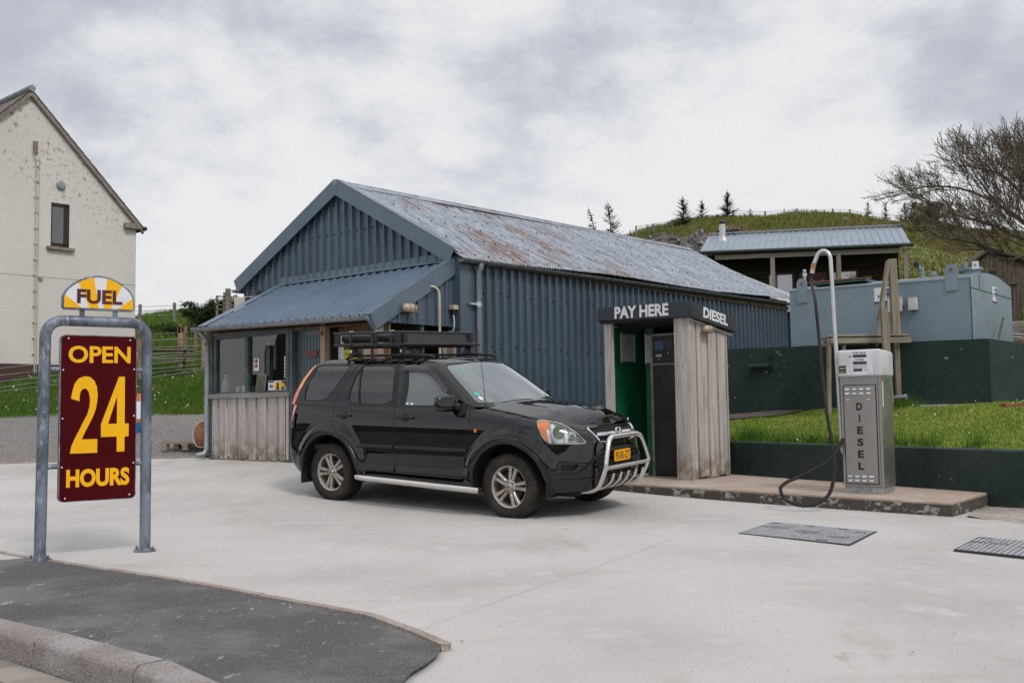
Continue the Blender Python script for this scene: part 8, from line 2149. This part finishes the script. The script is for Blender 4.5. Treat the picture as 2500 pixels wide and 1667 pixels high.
# ------------------------------------------------------------------ bare tree at the right edge
TB = flat('tree bark', (.15, .115, .085), .9, 0, .3, 8); TB2 = flat('twig bark', (.165, .125, .10), .9)
tq = Vector((Uv(2545, 640, 23).x, 23.0, 1.7)); tree = thing('bare_tree', 'large bare spreading tree with twiggy crown leaning in from the right edge', 'tree', tq)
rt = random.Random(21); segs = {0: MB(), 1: MB()}; tips = []
def grow(p, d, L, r, lvl, curl):
    n = max(3, int(L / .16)); pts = [p.copy()]; rad = [r]; q = p.copy(); dd = d.copy()
    for i in range(n):
        dd = (dd + Vector((rt.gauss(0, .10), rt.gauss(0, .10), rt.gauss(0, .08) + curl)) ).normalized(); q = q + dd * (L / n); pts.append(q.copy()); rad.append(max(.0048, r * (1 - .62 * (i + 1) / n)))
    segs[0 if r > .028 else 1].tube(pts, rad, 7 if r > .04 else (5 if r > .015 else 3), caps=False)
    if lvl >= 5 or L < .14: tips.append((pts[-1], dd)); return
    k = {0: 6, 1: 6, 2: 5, 3: 4, 4: 2}[lvl]
    for j in range(k):
        t = (.22 if lvl else .3) + .78 * (j + rt.random() * .6) / k; t = min(t, 1.0); i = min(int(t * n), n - 1); b = pts[i].lerp(pts[i + 1], t * n - i)
        axis = dd.cross(Vector((rt.gauss(0, 1), rt.gauss(0, 1), rt.gauss(0, 1)))).normalized(); ang = rt.uniform(.35, .85)
        base = (pts[i + 1] - pts[i]).normalized(); nd = Matrix.Rotation(ang, 3, axis) @ base; nd = (nd + Vector((-.10, 0, .22))).normalized()
        grow(b, nd, L * rt.uniform(.50, .74) * (1.15 - .35 * t), max(.005, rad[i] * rt.uniform(.42, .62)), lvl + 1, .035)
    tips.append((pts[-1], dd))
o0 = tq
def limb(path, r0, L=None):
    P = smoothpath([Uv(*p) - o0 for p in path], 5); n = len(P); r0 *= .75; rad = [r0 * (1 - .8 * i / n) for i in range(n)]
    segs[0].tube(P, rad, 8, caps=False)
    k = 12
    for j in range(k):
        t = .12 + .86 * j / k; i = int(t * (n - 1)); base = (P[min(i + 1, n - 1)] - P[i]).normalized(); axis = base.cross(Vector((rt.gauss(0, .5), rt.gauss(0, 1), rt.gauss(0, .6)))).normalized()
        nd = Matrix.Rotation(rt.uniform(.3, .8), 3, axis) @ base; nd = (nd + Vector((-.06, 0, .30))).normalized()
        grow(P[i], nd, rt.uniform(.8, 1.3) * (1.15 - .5 * t), rad[i] * .5, 2, .03)
    grow(P[-1], (P[-1] - P[-2]).normalized(), .7, rad[-1], 3, .02)
limb([(2550, 620, 23), (2490, 625, 22.6), (2430, 612, 22.3), (2370, 590, 22.1), (2310, 582, 22.0), (2270, 570, 22.0)], .085)
limb([(2545, 600, 23), (2480, 575, 23), (2410, 545, 22.8), (2350, 530, 22.6), (2290, 505, 22.4), (2230, 480, 22.3)], .07)
limb([(2545, 580, 23), (2480, 530, 23.2), (2420, 490, 23.2), (2350, 462, 23.1), (2280, 455, 23), (2215, 463, 23)], .065)
limb([(2545, 560, 23), (2505, 490, 23.4), (2450, 430, 23.5), (2405, 415, 23.6), (2360, 405, 23.6)], .065)
limb([(2560, 560, 23), (2520, 470, 23), (2488, 430, 22.8), (2480, 400, 22.7)], .075)
limb([(2545, 600, 23), (2500, 540, 22.3), (2440, 500, 21.8), (2390, 440, 21.6), (2370, 410, 21.5)], .05)
limb([(2560, 560, 23), (2530, 450, 23.6), (2525, 410, 23.8), (2512, 380, 23.9)], .06)
limb([(2550, 620, 23), (2500, 600, 22.0), (2450, 580, 21.4), (2400, 560, 21.2), (2340, 565, 21.1)], .045)
P = [Uv(2575, 800, 23) - o0, Uv(2562, 700, 23) - o0, Uv(2550, 620, 23) - o0, Uv(2558, 560, 23) - o0, Uv(2570, 450, 23) - o0, Uv(2600, 330, 23) - o0]
m = MB(); m.tube(smoothpath(P, 4), [.22 - .007 * i for i in range(21)], 12); m.build('trunk', TB, tree, smooth=True)
segs[0].build('limbs', TB, tree, smooth=True); segs[1].build('twigs', TB2, tree)
V = []; F = []
for p, d in tips:
    w_ = p + o0; left = (w_.x / w_.y) < .42
    if rt.random() > (.55 if left else .10): continue
    for k in range(3 if left else 1):
        c = p + Vector((rt.gauss(0, .03), rt.gauss(0, .03), rt.gauss(0, .03))); s_ = rt.uniform(.018, .038); a = Vector((rt.uniform(-1, 1), rt.uniform(-1, 1), rt.uniform(-1, 1))) * s_; b = Vector((rt.uniform(-1, 1), rt.uniform(-1, 1), rt.uniform(-1, 1))) * s_
        k0 = len(V); V += [tuple(c), tuple(c + a), tuple(c + b)]; F.append((k0, k0 + 1, k0 + 2))
raw_mesh('young_leaves', V, F, gmat('spring leaves', (.20, .24, .07), (.26, .28, .10), (.12, .16, .04), 5), tree, smooth=False)
print('tree tips', len(tips))
